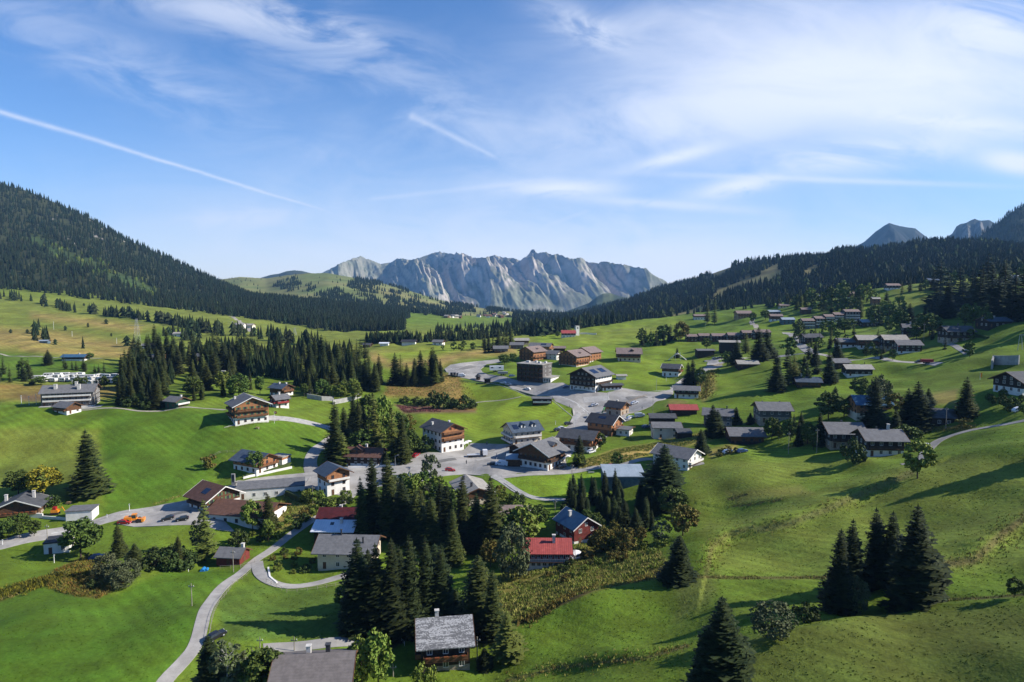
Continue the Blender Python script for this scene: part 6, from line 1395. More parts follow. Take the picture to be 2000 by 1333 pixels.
# ---- trees along the square
for i, (k, u, vb, vt, w, l) in enumerate([('spruce', 655, 902, 784, 46, 'tall spruce at the left end of the grove by the square'), ('larch', 668, 908, 845, 38, 'pale larch at the feet of the tall spruce by the square'), ('spruce', 672, 880, 795, 36, 'spruce behind the tall left end spruce'),
    ('spruce', 700, 872, 782, 34, 'dark spruce third from the left in the grove'), ('dark_spruce', 712, 880, 800, 30, 'dark spruce in the middle of the grove'), ('leafy', 705, 890, 840, 50, 'round bright bush tree low in the grove'), ('larch', 730, 885, 768, 36, 'tall larch in the middle of the grove'),
    ('light', 750, 880, 772, 44, 'tall light green tree in the grove'), ('larch', 765, 890, 790, 36, 'larch in the right half of the grove'), ('spruce', 786, 905, 810, 36, 'spruce at the right end of the grove'), ('leafy', 778, 860, 805, 46, 'leafy tree behind the right end spruce'),
    ('leafy', 800, 892, 838, 40, 'leafy tree beside the white hotel'), ('bush', 830, 882, 852, 34, 'dark bush against the white hotel wall'), ('bush', 812, 880, 858, 26, 'smaller dark bush left of the hotel wall'), ('dark_spruce', 690, 845, 775, 30, 'spruce in the rear of the grove'), ('autumn', 795, 850, 808, 36, 'autumn coloured tree behind the white hotel'),
    ('spruce', 742, 905, 860, 26, 'short spruce beside the brown tiled roof'), ('leafy', 720, 840, 770, 40, 'leafy tree in the rear of the grove')]):
    T(k, u, vb, vt, l, w=w)
for i, (u, vb, vt, w) in enumerate([(848, 800, 765, 34), (868, 798, 768, 26), (905, 800, 774, 44), (885, 798, 778, 18), (832, 792, 778, 22), (815, 790, 776, 26), (790, 788, 775, 20), (922, 798, 784, 20)]):
    T('bush', u, vb, vt, 'round dark shrub in the row along the reddish ditch', 'shrubs along the reddish ditch', w=w)
# ---- the dark central spruces
k_ = 0
for (u, vb, vt, w) in [(727, 1040, 893, 52), (757, 1046, 884, 56), (705, 1052, 930, 40), (785, 1052, 935, 50), (812, 1062, 955, 48), (842, 1075, 968, 52), (872, 1062, 938, 46), (903, 1060, 928, 48), (958, 1082, 930, 54), (930, 1075, 962, 44), (884, 1102, 992, 44), (820, 1040, 950, 40), (860, 1030, 935, 40)]:
    T('spruce' if k_ % 3 else 'dark_spruce', u, vb, vt, 'tall spruce in the rear half of the central dark stand', 'rear half of the central spruce stand', w=w, var=k_ % 5); k_ += 1
for (u, vb, vt, w) in [(700, 1232, 1048, 66), (735, 1242, 1058, 62), (766, 1246, 1048, 60), (800, 1240, 1038, 62), (832, 1232, 1042, 62), (862, 1226, 1060, 58), (684, 1236, 1130, 40), (888, 1212, 1148, 40), (720, 1200, 1070, 60), (780, 1195, 1060, 60), (850, 1190, 1060, 60)]:
    T('dark_spruce', u, vb, vt, 'tall dark spruce in the front row of the central stand', 'front row of the central spruce stand', w=w, var=k_ % 5); k_ += 1
T('spruce', 934, 1228, 1080, 'broad spruce standing just behind the log chalet', w=86, var=1)
T('spruce', 962, 1245, 1110, 'narrow spruce at the right behind the log chalet', w=50, var=0)
T('leafy', 672, 1190, 1140, 'leafy shrub tree at the left foot of the dark stand', w=40); T('leafy', 905, 1200, 1150, 'leafy tree at the right foot of the dark stand', w=44)
# dark spruces of the hedge behind the pale blue hall
G([(1100,975),(1140,968),(1180,972),(1260,975),(1290,990),(1280,1040),(1220,1050),(1170,1030),(1110,1010)], 34, (38, 62), ['dark_spruce'], 'dark spruce in the packed stand before the pale blue hall', 'packed dark spruces before the pale blue hall', 12, False, 1.35)
G([(1505,850),(1560,838),(1590,846),(1590,880),(1540,872),(1505,866)], 12, (26, 52), ['dark_spruce', 'leafy'], {'spruce_tree': 'dark spruce in the clump below the wide grey roof', 'leafy_tree': 'dark leafy tree in the clump below the wide grey roof'}, 'dark clump below the wide grey roof', 11, False)
G([(1830,600),(1880,612),(1900,622),(2060,640),(2060,600),(1900,585),(1840,590)], 26, (60, 100), ['dark_spruce'], 'tall black spruce in the stand on the upper right meadow', 'tall black spruces on the upper right meadow', 14, True, 1.6)
G([(1880,640),(1925,640),(1925,625),(1880,622)], 7, (30, 44), ['leafy', 'dark_spruce'], {'spruce_tree': 'spruce beside the low blue grey roof', 'leafy_tree': 'leafy tree beside the low blue grey roof'}, 'trees beside the low blue grey roof', 10, True)
G([(1600,606),(1680,600),(1680,612),(1600,612)], 12, (18, 30), ['leafy', 'dark_spruce', 'leafy'], {'spruce_tree': 'dark spruce behind the stepped apartment row', 'leafy_tree': 'dark leafy tree behind the stepped apartment row'}, 'trees behind the stepped apartment row', 8, True)
G([(1540,600),(1600,588),(1660,582),(1720,580),(1720,592),(1640,600),(1550,610)], 22, (20, 38), ['leafy', 'light', 'leafy', 'larch'], {'leafy_tree': 'round crowned tree along the upper edge of the hamlet', 'larch_tree': 'larch along the upper edge of the hamlet'}, 'trees along the upper edge of the hamlet', 8, True)
G([(1700,620),(1770,612),(1780,645),(1720,655),(1700,640)], 16, (26, 46), ['leafy', 'dark_spruce', 'light'], {'spruce_tree': 'spruce among the houses below the crest', 'leafy_tree': 'leafy tree among the houses below the crest'}, 'trees among the houses below the crest', 10, True)
G([(1750,570),(1960,548),(2050,545),(2050,552),(1960,556),(1760,576)], 24, (18, 36), ['leafy', 'larch', 'dark_spruce'], {'spruce_tree': 'spruce along the crest meadow skyline', 'larch_tree': 'larch along the crest meadow skyline', 'leafy_tree': 'leafy tree along the crest meadow skyline'}, 'trees along the crest meadow skyline', 9, True)
G([(1550,655),(1640,650),(1660,668),(1600,690),(1556,680)], 14, (16, 30), ['leafy', 'dark_spruce', 'leafy'], {'spruce_tree': 'spruce in the gardens under the apartment row', 'leafy_tree': 'leafy tree in the gardens under the apartment row'}, 'garden trees under the apartment row', 10, True)
G([(1680,690),(1740,690),(1745,705),(1690,700)], 9, (18, 30), ['dark_spruce', 'leafy'], {'spruce_tree': 'dark spruce in the garden left of the flagpole', 'leafy_tree': 'dark leafy tree in the garden left of the flagpole'}, 'garden trees left of the flagpole', 9, True)
G([(1535,700),(1600,700),(1600,760),(1530,765)], 9, (30, 50), ['dark_spruce', 'larch', 'leafy'], {'spruce_tree': 'spruce in the hillside larch clump', 'larch_tree': 'larch in the hillside larch clump', 'leafy_tree': 'leafy tree in the hillside larch clump'}, 'hillside larch clump', 12, True)
G([(1930,775),(2000,790),(2000,812),(1925,800)], 8, (16, 30), ['leafy', 'bush'], {'bush': 'dark bush below the chalet at the right edge', 'leafy_tree': 'dark leafy tree below the chalet at the right edge'}, 'shrubs below the right edge chalet', 12, False)
G([(1560,640),(1900,640),(1900,700),(1700,700),(1560,700)], 26, (16, 34), ['leafy', 'dark_spruce', 'leafy', 'larch'], {'spruce_tree': 'dark spruce between the chalets of the right hillside', 'larch_tree': 'larch between the chalets of the right hillside', 'leafy_tree': 'round leafy tree between the chalets of the right hillside'}, 'trees between the chalets of the right hillside', 12, True)
# shrubs and hedges
G([(105,1120),(170,1090),(225,1125),(190,1165),(120,1145)], 14, (8, 20), ['autumn_bush', 'bush', 'autumn_bush'], 'low rusty bush in the marshy patch of the lower left meadow', 'low bushes in the marshy patch', 15, False)
G([(-30,1040),(60,1036),(75,1050),(-20,1062)], 8, (26, 44), ['leafy', 'bush'], {'bush': 'dark bush at the left edge below the terrace wall', 'leafy_tree': 'dark leafy tree at the left edge below the terrace wall'}, 'shrubs at the left edge', 14, False)
G([(295,1092),(350,1088),(380,1105),(378,1118),(300,1118)], 10, (26, 40), ['bush'], 'black round bush in the dense hedge left of the shed', 'dense hedge left of the shed', 12, False)
G([(200,1108),(260,1120),(255,1160),(215,1150)], 4, (36, 50), ['willow'], 'grey twiggy willow bush on the marshy patch', 'grey willows on the marshy patch', 18, False)
G([(480,1040),(560,1020),(600,1000),(630,990),(600,1025),(560,1050),(500,1060)], 12, (10, 20), ['light_bush', 'bush', 'autumn_bush'], 'small bush on the bank beside the lane', 'bushes on the bank beside the lane', 16, False)
G([(520,1085),(600,1080),(640,1110),(600,1128),(540,1128)], 14, (8, 18), ['light_bush', 'bush', 'autumn_bush'], 'small garden bush inside the driveway curve', 'garden bushes inside the driveway curve', 14, False)
G([(600,960),(640,978),(680,975),(700,985),(650,1000),(600,990)], 12, (12, 26), ['light_bush', 'bush', 'leafy'], {'bush': 'bush on the slope below the narrow white chalet', 'leafy_tree': 'leafy tree on the slope below the narrow white chalet'}, 'shrubs below the narrow white chalet', 13, False)
G([(770,955),(850,965),(900,985),(950,1000),(900,1020),(820,1000),(770,985)], 16, (30, 60), ['leafy', 'light', 'birch'], {'leafy_tree': 'leafy tree in the thicket below the square', 'birch_tree': 'birch in the thicket below the square'}, 'thicket below the square', 15, False)
G([(960,950),(1000,975),(1010,995),(980,990),(950,965)], 7, (12, 22), ['light_bush', 'autumn_bush'], 'yellowish bush on the bank of the round lawn', 'bushes on the bank of the round lawn', 12, False)
G([(1050,1130),(1150,1085),(1300,1050),(1310,1075),(1180,1110),(1080,1145)], 22, (10, 24), ['light_bush', 'autumn_bush', 'bush'], 'bush on the reedy bank right of the red ribbed roof', 'bushes on the reedy bank', 16, False)
G([(1150,1040),(1260,1050),(1260,1080),(1150,1085)], 8, (26, 44), ['autumn', 'leafy'], 'shrub tree above the reedy bank', 'shrub trees above the reedy bank', 18, False)
G([(1090,1010),(1150,1015),(1150,1040),(1095,1030)], 5, (24, 40), ['leafy'], 'dark leafy tree around the dark red chalet', 'trees around the dark red chalet', 16, False)
G([(1400,880),(1450,878),(1440,890),(1405,892)], 5, (8, 16), ['autumn_bush', 'bush'], 'bush below the L shaped chalet', 'bushes below the L shaped chalet', 12, False)
G([(920,680),(930,690),(860,690),(850,682)], 5, (12, 20), ['leafy'], 'tree around the far farmhouse', 'trees around the far farmhouse', 8, True)
print('TREES', NTREE)
# ------------------------------------------------------------------ special buildings
def flat_block():
    p = hit(1060, 748); L, W_, h, yw = 18.5, 13, 11.2, R(-30)
    c = (p.x - (L / 2 * math.cos(yw) + W_ / 2 * math.sin(yw)), p.y - (L / 2 * math.sin(yw) - W_ / 2 * math.cos(yw))); z0 = p.z + .3
    rt = empty('apartment_block', (c[0], c[1], z0), yw); tag(rt, 'flat roofed four storey block with dark glazed balconies and a brown side wall', 'house')
    a = MB(); a.box(-L / 2, L / 2, -W_ / 2, W_ / 2, -3, h); a.build('wall', WALLS['grey'], rt)
    r = MB(); r.box(-L / 2 - .5, L / 2 + .4, -W_ / 2 - 1.4, W_ / 2 + .4, h, h + .35); rf = r.build('roof', ROOFS['light'], rt)
    for x, y, w in ((-5, 0, 1.2), (0, 2, .7), (4, -1, .9), (7, 2, .6)):
        q = MB(); q.box(x - w, x + w, y - .8, y + .8, h + .35, h + 1.5); q.build('roof_vent', CHIM, rf)
    for f in range(4):
        z = .4 + f * 2.75; b = MB(); b.box(-L / 2, L / 2, -W_ / 2 - 1.3, -W_ / 2, z - .2, z); bb = b.build('balcony', WALLS['wood'], rt)
        q = MB(); q.box(-L / 2, L / 2, -W_ / 2 - 1.3, -W_ / 2 - 1.24, z + .1, z + 1.0); q.build('railing', RAILD, bb)
        for k in range(6):
            x = -L / 2 + (k + .5) * L / 6; win(rt, x, -W_ / 2 - .01, z + .2, 0, 2.2, 2.0, WFD)
            d = MB(); d.box(-L / 2 + k * L / 6 - .08 + .1, -L / 2 + k * L / 6 + .18, -W_ / 2 - 1.22, -W_ / 2 - .1, z, z + 2.5); d.build('partition', WALLS['wood'], bb)
    for f in range(1, 4):
        for y in (-2.5, 2.5, 4.3): win(rt, L / 2 + .01, y, .9 + f * 2.75, math.pi / 2, .9, 1.0, WFR)
    a = MB(); a.box(L / 2 + .02, L / 2 + 5.5, -W_ / 2 + .5, W_ / 2 - 1, -3, 3.0); ax = a.build('entrance_annex', WALLS['white'], rt)
    a = MB(); a.box(L / 2 - .1 + .15, L / 2 + 6.2, -W_ / 2 - .6, W_ / 2 - .3, 3.01, 3.35); a.build('annex_roof', ROOFS['light'], ax)
    for k in range(3): win(ax, L / 2 + 1.2 + k * 1.7, -W_ / 2 + .49, .4, 0, 1.3, 2.1, WFR)
flat_block()
def tower():
    p = hit(1127, 655); rt = empty('tower', p); tag(rt, 'white square tower beside the red roofed farmhouse', 'tower'); rt.rotation_euler.z = .3
    a = MB(); a.box(-2.3, 2.3, -2, 2, -2, 11.5); a.build('wall', WALLS['white'], rt)
    a = MB(); a.box(-2.5, 2.5, -2.2, 2.2, 11.5, 11.9); a.build('roof', ROOFS['light'], rt)
    a = MB(); a.box(-.8, .8, -2.06, -2.0, 8, 10); a.build('opening', GLASS, rt)
tower()
def lowwall(name, px, h, th, m, label, cat='wall', step=3.0):
    pts = resample(groundpts(px), step); mb = MB()
    for a, b in zip(pts[:-1], pts[1:]):
        d = (b - a).normalized(); n = Vector((-d.y, d.x)) * th / 2; za = float(H(*a)); zb = float(H(*b))
        mb.hexa([(a.x - n.x, a.y - n.y, za - .8), (b.x - n.x, b.y - n.y, zb - .8), (b.x + n.x, b.y + n.y, zb - .8), (a.x + n.x, a.y + n.y, za - .8),
                 (a.x - n.x, a.y - n.y, za + h), (b.x - n.x, b.y - n.y, zb + h), (b.x + n.x, b.y + n.y, zb + h), (a.x + n.x, a.y + n.y, za + h)])
    o = mb.build(name, m); tag(o, label, cat); return o
WH = WALLS['white']
lowwall('wall', [(1133, 653), (1165, 654)], 1.8, .5, WH, 'long low white wall right of the white tower')
lowwall('wall', [(475, 936), (520, 926), (570, 915)], .9, .4, WH, 'white garden wall in front of the blue slate chalet hedge')
lowwall('wall', [(84, 1013), (120, 1016), (146, 1019)], 1.0, .4, WH, 'pale yard wall between the left edge chalet and the garage')
lowwall('wall', [(524, 1110), (527, 1128), (541, 1140)], .35, .5, WH, 'white boulder edge inside the driveway curve')
lowwall('wall', [(1380, 716), (1412, 712)], .8, .3, WALLS['stone'], 'low wall along the parking bay below the black house')
lowwall('retaining_wall', [(30, 1010), (50, 1009), (84, 1012)], 1.6, .5, WH, 'bright white terrace wall under the left edge chalet')
lowwall('wall', [(680, 915), (757, 911), (790, 906)], .9, .4, WH, 'white wall under the brown tiled house by the square')
lowwall('retaining_wall', [(600, 778), (628, 783), (652, 784)], 2.6, .6, CONC, 'pale concrete retaining wall left below the big wood')
lowwall('retaining_wall', [(650, 790), (690, 782), (705, 776)], 2.6, .6, CONC, 'pale concrete retaining wall right below the big wood')
lowwall('retaining_wall', [(1937, 722), (1940, 712), (1990, 712)], 4.5, .8, CONC, 'curved grey concrete wall cut into the right slope')
lowwall('hedge', [(480, 932), (530, 921), (568, 908)], 1.0, 1.2, M_BUSH, 'clipped green hedge before the blue slate chalet', 'hedge', 1.5)
lowwall('hedge', [(560, 968), (590, 982)], 2.0, 1.4, M_BUSH, 'dark clipped hedge right of the garage row', 'hedge', 1.5)
lowwall('hedge', [(1893, 655), (1915, 659), (1930, 662)], 1.4, 1.4, M_BUSH, 'clipped hedge right of the hill lane chalet', 'hedge', 2.0)
ASD = mat('dark_asphalt_patch', (.17, .165, .155), (.14, .135, .128), .8, .9); ASL = mat('light_asphalt_patch', (.37, .36, .34), (.31, .3, .285), .8, .9)
for i, (px, w) in enumerate([([(720,925),(770,916)], 4), ([(840,905),(890,897)], 3), ([(930,900),(960,893),(985,884)], 2.2), ([(1000,752),(1040,761)], 3), ([(1140,782),(1190,778)], 6), ([(1225,780),(1262,776)], 5), ([(1120,822),(1135,808)], 3), ([(900,722),(925,716)], 5), ([(560,945),(600,938)], 3), ([(330,1008),(372,1000)], 2.5)]):
    ribbon('asphalt_patch', groundpts(px), w, ASD if i % 2 else ASL, 0.165 + .004 * i, 'repaired asphalt patch')
# ------------------------------------------------------------------ vehicles
def paint(name, c): return mat(name, c, tuple(x * .9 for x in c), 1.0, 0.3, spec=0.5)
P_WHITE = paint('white_car_paint', (.75, .75, .76)); P_BLACK = paint('black_car_paint', (.02, .02, .024)); P_RED = paint('red_car_paint', (.32, .015, .02)); P_GREY = paint('grey_car_paint', (.25, .26, .28))
P_BLUE = paint('blue_car_paint', (.04, .09, .22)); P_ORANGE = paint('orange_paint', (.75, .26, .02)); P_SILV = paint('silver_car_paint', (.45, .46, .48))
TYRE = mat('tyre_rubber', (.02, .02, .02), (.03, .03, .03), 3, .8); LAMPG = mat('lamp_lens', (.6, .6, .58), (.5, .5, .48), 3, .2); TAIL = mat('tail_lamp', (.4, .02, .02), (.3, .02, .02), 3, .3)
def side_profile(mb, prof_, w, wt=None, z_w=None):
    """closed side outline (x, z) extruded across, upper points drawn in"""
    n = len(prof_); i = len(mb.v)
    for s in (-1, 1):
        for x, z in prof_:
            k = 1.0 if z_w is None or z <= z_w else wt; mb.v.append((x, s * w / 2 * k, z))
    mb.f.append(tuple(i + k for k in range(n))[::-1]); mb.m.append(0)
    mb.f.append(tuple(i + n + k for k in range(n))); mb.m.append(0)
    for k in range(n): mb.f.append((i + k, i + (k + 1) % n, i + n + (k + 1) % n, i + n + k)); mb.m.append(0)
CARM = {}
def car_meshes(kind):
    if kind in CARM: return CARM[kind]
    if kind == 'car': L, w = 4.3, 1.78; body = [(-2.1,.28),(2.1,.28),(2.15,.62),(2.0,.82),(1.0,.95),(.45,1.42),(-1.2,1.45),(-1.85,1.0),(-2.15,.92),(-2.15,.45)]; gl = [(.95,.96),(.44,1.40),(-1.18,1.43),(-1.78,1.0),(-1.7,.95)]
    elif kind == 'van': L, w = 5.4, 2.0; body = [(-2.65,.3),(2.6,.3),(2.7,.8),(2.55,1.15),(1.75,1.35),(1.25,2.05),(1.0,2.2),(-2.55,2.25),(-2.7,2.0)]; gl = [(1.8,1.3),(1.27,2.0),(.3,2.05),(.3,1.3)]
    elif kind == 'pickup': L, w = 5.1, 1.85; body = [(-2.5,.4),(2.5,.4),(2.52,.85),(2.3,1.05),(1.3,1.12),(.8,1.7),(-.5,1.72),(-.75,1.1),(-2.5,1.08)]; gl = [(1.22,1.13),(.78,1.66),(-.46,1.68),(-.68,1.13)]
    b = MB(); side_profile(b, body, w, .84, 1.0 if kind != 'van' else 1.4)
    g = MB(); side_profile(g, [(x * 1.004, z) for x, z in gl], w * (1.012 if kind != 'van' else 1.01), .845, 1.0 if kind != 'van' else 1.4)
    t = MB(); t.cyl((0, -.11, 0), (0, .11, 0), .32, .32, 12); r = MB(); r.cyl((0, -.12, 0), (0, .12, 0), .17, .17, 8)
    h = MB(); h.box(-.05, .05, -.17, .17, -.08, .08)
    CARM[kind] = (b.mesh('body', P_WHITE), g.mesh('glass', GLASS), t.mesh('tyre', TYRE), r.mesh('rim', P_SILV), h.mesh('headlight', LAMPG), h.mesh('tail_light', TAIL), L, w, body); return CARM[kind]
def car(u, v, heading, m, label, kind='car', group=None, name=None):
    b, g, t, r, h, tl, L, w, prof_ = car_meshes(kind); p = hit(u, v); d = R(heading)
    fz = lambda s: float(H(p.x + s * math.cos(d), p.y + s * math.sin(d)))
    rt = empty(name or ('parked_car' if kind == 'car' else kind), (p.x, p.y, (fz(1.3) + fz(-1.3)) / 2 + .13)); rt.rotation_euler = (0, -math.atan2(fz(1.3) - fz(-1.3), 2.6), d)
    tag(rt, label, kind, group); bo = link('body', b, rt); bo.material_slots[0].link = 'OBJECT'; bo.material_slots[0].material = m
    link('glass', g, rt)
    for x in (L * .3, -L * .3):
        for y in (-w / 2 + .1, w / 2 - .1):
            wh = link('wheel', t, rt, (x, y, .32)); link('rim', r, wh)
    for y in (-w * .35, w * .35): link('headlight', h, rt, (L / 2 - .03, y, .68)); link('tail_light', tl, rt, (-L / 2 + .02, y, .78))
    return rt
car(961, 909, 178, P_BLACK, 'black car parked left of the white van on the square'); car(979, 910, 178, P_WHITE, 'white van parked beside the restaurant shed', 'van')
car(813, 892, 60, P_RED, 'dark red car parked under the trees at the white hotel'); car(879, 921, 10, P_RED, 'red car parked alone in the lower part of the square'); car(833, 930, 5, P_BLACK, 'black car behind the pale grey leaved tree on the square')
car(1030, 762, 150, P_WHITE, 'white car driving on the road bend below the flat roofed block'); car(993, 753, 150, P_SILV, 'silver car parked at the road edge by the lime meadow'); car(983, 750, 150, P_WHITE, 'white car parked behind the silver one at the road edge')
car(1049, 745, 100, P_RED, 'red car parked in front of the flat roofed block'); car(1020, 742, 60, P_RED, 'dark red car at the left end of the flat roofed block'); car(1000, 736, 20, P_BLUE, 'blue car near the flat roofed block')
car(1106, 758, 10, P_BLUE, 'dark blue car in the shadow before the hotel'); car(1126, 760, 5, P_WHITE, 'white car parked at the hotel corner'); car(1162, 793, 10, P_WHITE, 'white car driving on the curve of the upper square')
car(1110, 830, 20, P_BLACK, 'black car parked at the tip of the lime meadow'); car(1090, 842, 20, P_BLACK, 'black car parked beside the slate roofed chalet'); car(1098, 839, 20, P_WHITE, 'white car between the black cars at the meadow tip')
car(1240, 789, 15, P_WHITE, 'white car parked by the island lawn'); car(1250, 815, 0, P_SILV, 'silver camper van parked at the small road', 'van'); car(1224, 823, 30, P_GREY, 'grey car parked below the island house'); car(1231, 818, 30, P_WHITE, 'white car in front of the camper van')
car(1262, 836, 10, P_BLUE, 'blue car beside the cream stepped roof house'); car(1405, 701, 0, P_BLACK, 'black car in the parking bay'); car(1396, 702, 0, P_GREY, 'grey car in the parking bay')
car(1195, 914, 5, P_RED, 'red car on the service road by the round green tree'); car(1096, 915, 20, P_BLACK, 'black car behind the restaurant chalet'); car(1155, 885, 40, P_WHITE, 'white car beside the orange end wall')
car(328, 1016, 200, P_BLACK, 'left black car parked on the depot forecourt'); car(356, 1017, 200, P_BLACK, 'right black car parked on the depot forecourt'); car(243, 1024, 8, P_RED, 'dark red car stopped behind the orange loader')
car(190, 1092, 10, P_BLUE, 'dark blue car parked under the round dark tree'); car(423, 1247, 50, P_BLACK, 'dark car parked beside the lane at the bottom'); car(1809, 876, 65, P_WHITE, 'white pickup on the slope access road', 'pickup')  # lane car: black paint stands in for dark blue in shade
car(1422, 885, 10, P_WHITE, 'white car hidden behind the dark hedge'); car(1450, 884, 8, P_BLUE, 'dark blue car parked below the L shaped chalet'); car(1795, 709, 175, P_BLACK, 'black car on the pale hillside street')
car(1128, 1092, 20, P_WHITE, 'white car beside the red ribbed roof'); car(1990, 803, 0, P_WHITE, 'white covered car at the right edge')
def boxes(u, v, rz, label, cat, name, items, group=None):
    """a thing of several named parts: items = (part name, material, [boxes or cyls])"""
    p = hit(u, v); rt = empty(name, (p.x, p.y, p.z + .12), R(rz)); tag(rt, label, cat, group)
    for nm, m, bs in items:
        mb = MB()
        for b in bs:
            if len(b) == 6: mb.box(*b)
            else: mb.cyl(*b)
        mb.build(nm, m, rt)
    return rt
def wheels(xs, y, r=.5): return [('wheel', TYRE, [((x, s * y - .15, r), (x, s * y + .15, r), r, r, 12)]) for x in xs for s in (-1, 1)]
boxes(932, 893, 12, 'flatbed truck with a white cab and empty bed crossing the square', 'truck', 'truck', [('cab', P_WHITE, [(2.6, 4.6, -1.2, 1.2, .8, 3.1)]), ('windscreen', GLASS, [(4.605, 4.63, -1.05, 1.05, 1.8, 2.8)]), ('chassis', CHID, [(-4.6, 2.5, -.5, .5, .7, 1.0)]), ('bed', P_SILV, [(-4.7, 1.2, -1.2, 1.2, 1.02, 1.25)]), ('crane', CHID, [(1.4, 2.3, -.5, .5, 1.02, 2.7)])] + wheels((-3.6, -2.4, 3.4), 1.0))
boxes(262, 1021, 15, 'orange wheel loader parked on the main road edge', 'loader', 'wheel_loader', [('engine_body', P_ORANGE, [(-3.0, -.6, -1.1, 1.1, .9, 2.2)]), ('cab', P_ORANGE, [(-.6, .9, -.9, .9, .9, 3.0)]), ('window', GLASS, [(.905, .93, -.7, .7, 1.7, 2.8), (-.5, .8, -.93, -.905, 1.7, 2.8)]), ('arm', P_ORANGE, [(.95, 2.6, -.6, .6, .9, 1.3)]), ('bucket', P_ORANGE, [(2.6, 3.4, -1.3, 1.3, .3, 1.4)])] + wheels((-1.9, 1.5), 1.1, .75))
boxes(970, 726, 5, 'white horse trailer parked on the upper road bend', 'trailer', 'trailer', [('body', P_WHITE, [(-5, 5, -1.3, 1.3, .9, 3.9)]), ('window', GLASS, [(-4, -2.4, -1.33, -1.305, 2.4, 3.2), (1.5, 3, -1.33, -1.305, 2.4, 3.2)]), ('drawbar', CHID, [(5.02, 6.6, -.1, .1, .8, 1.0)])] + wheels((-2, -.8), 1.2, .45))
boxes(982, 733, 0, 'grey utility trailer behind the white horse trailer', 'trailer', 'trailer', [('body', P_GREY, [(-3.5, 3.5, -1.2, 1.2, .9, 2.3)]), ('drawbar', CHID, [(3.52, 5, -.1, .1, .8, 1.0)])] + wheels((-1, .4), 1.1, .45))
boxes(1810, 711, -5, 'red farm trailer on the pale hillside street', 'trailer', 'trailer', [('body', P_RED, [(-3, 3, -1.2, 1.2, .9, 2.4)]), ('drawbar', CHID, [(-4.5, -3.02, -.1, .1, .8, 1.0)])] + wheels((-1, .6), 1.1, .5))
boxes(108, 1005, 10, 'small orange digger beside the left edge chalet', 'digger', 'digger', [('body', P_ORANGE, [(-1.2, 1.2, -.8, .8, .7, 1.7)]), ('cab', P_RED, [(-.6, .5, -.7, .7, 1.72, 2.7)]), ('track', TYRE, [(-1.4, 1.4, -1.0, -.5, 0, .65), (-1.4, 1.4, .5, 1.0, 0, .65)]), ('boom', P_ORANGE, [((1.2, 0, 1.4), (2.4, 0, 2.6), .14), ((2.4, 0, 2.6), (3.2, 0, 1.0), .12)])])
for i, (u, v, r_) in enumerate([(882, 734, 12), (888, 734, 12), (894, 735, 12)]):
    boxes(u, v, 90, 'small dark trailer standing in the row on the road bend verge', 'trailer', 'trailer', [('body', CHID, [(-1.6, 1.6, -.8, .8, .6, 2.1)]), ('wheel', TYRE, [((0, -.9, .35), (0, -.75, .35), .35)])], 'dark trailers on the road bend verge')
car(902, 736, 0, P_WHITE, 'white van at the right end of the trailer row', 'van')
# caravans
def caravan_mesh():
    b = MB(); side_profile(b, [(-2.6, .5), (2.5, .5), (2.75, 1.5), (2.4, 2.5), (-2.4, 2.55), (-2.75, 1.8)], 2.2); w = MB()
    for x in (-1.5, 0, 1.5): w.box(x - .5, x + .5, -1.125, -1.102, 1.4, 2.05)
    return b.mesh('body', [mat('caravan_shell', (.6, .59, .56), (.45, .44, .42), .8, .5)]), w.mesh('window', GLASS)
cvb, cvw = caravan_mesh(); ct = MB(); ct.cyl((0, -1.15, .33), (0, 1.15, .33), .33, .33, 10); cvt = ct.mesh('wheel', TYRE); cd = MB(); cd.box(2.6, 3.8, -.08, .08, .45, .58); cvd = cd.mesh('drawbar', CHID)
cn = 0; crng = random.Random(5)
for row, (u0, u1, v0, v1, n) in enumerate([(72, 236, 741, 738, 15), (80, 234, 746, 743, 13), (150, 236, 751, 749, 8), (96, 160, 736, 735, 5), (424, 440, 735, 731, 3)]):
    for i in range(n):
        u = u0 + (u1 - u0) * i / (n - 1) + crng.uniform(-3, 3); v = v0 + (v1 - v0) * i / (n - 1) + crng.uniform(-1, 1); p = hit(u, v)
        rt = empty('caravan', (p.x, p.y, p.z), crng.uniform(-.5, .5) + (1.57 if crng.random() < .25 else 0)); rt.scale = (1.15, 1.15, 1.1)
        tag(rt, 'white caravan in the rows of the campsite behind the apartment house' if row < 4 else 'white caravan in the clearing of the big wood', 'caravan', 'caravans of the campsite' if row < 4 else 'caravans in the wood clearing')
        link('body', cvb, rt); link('window', cvw, rt); link('wheel', cvt, rt); link('drawbar', cvd, rt)
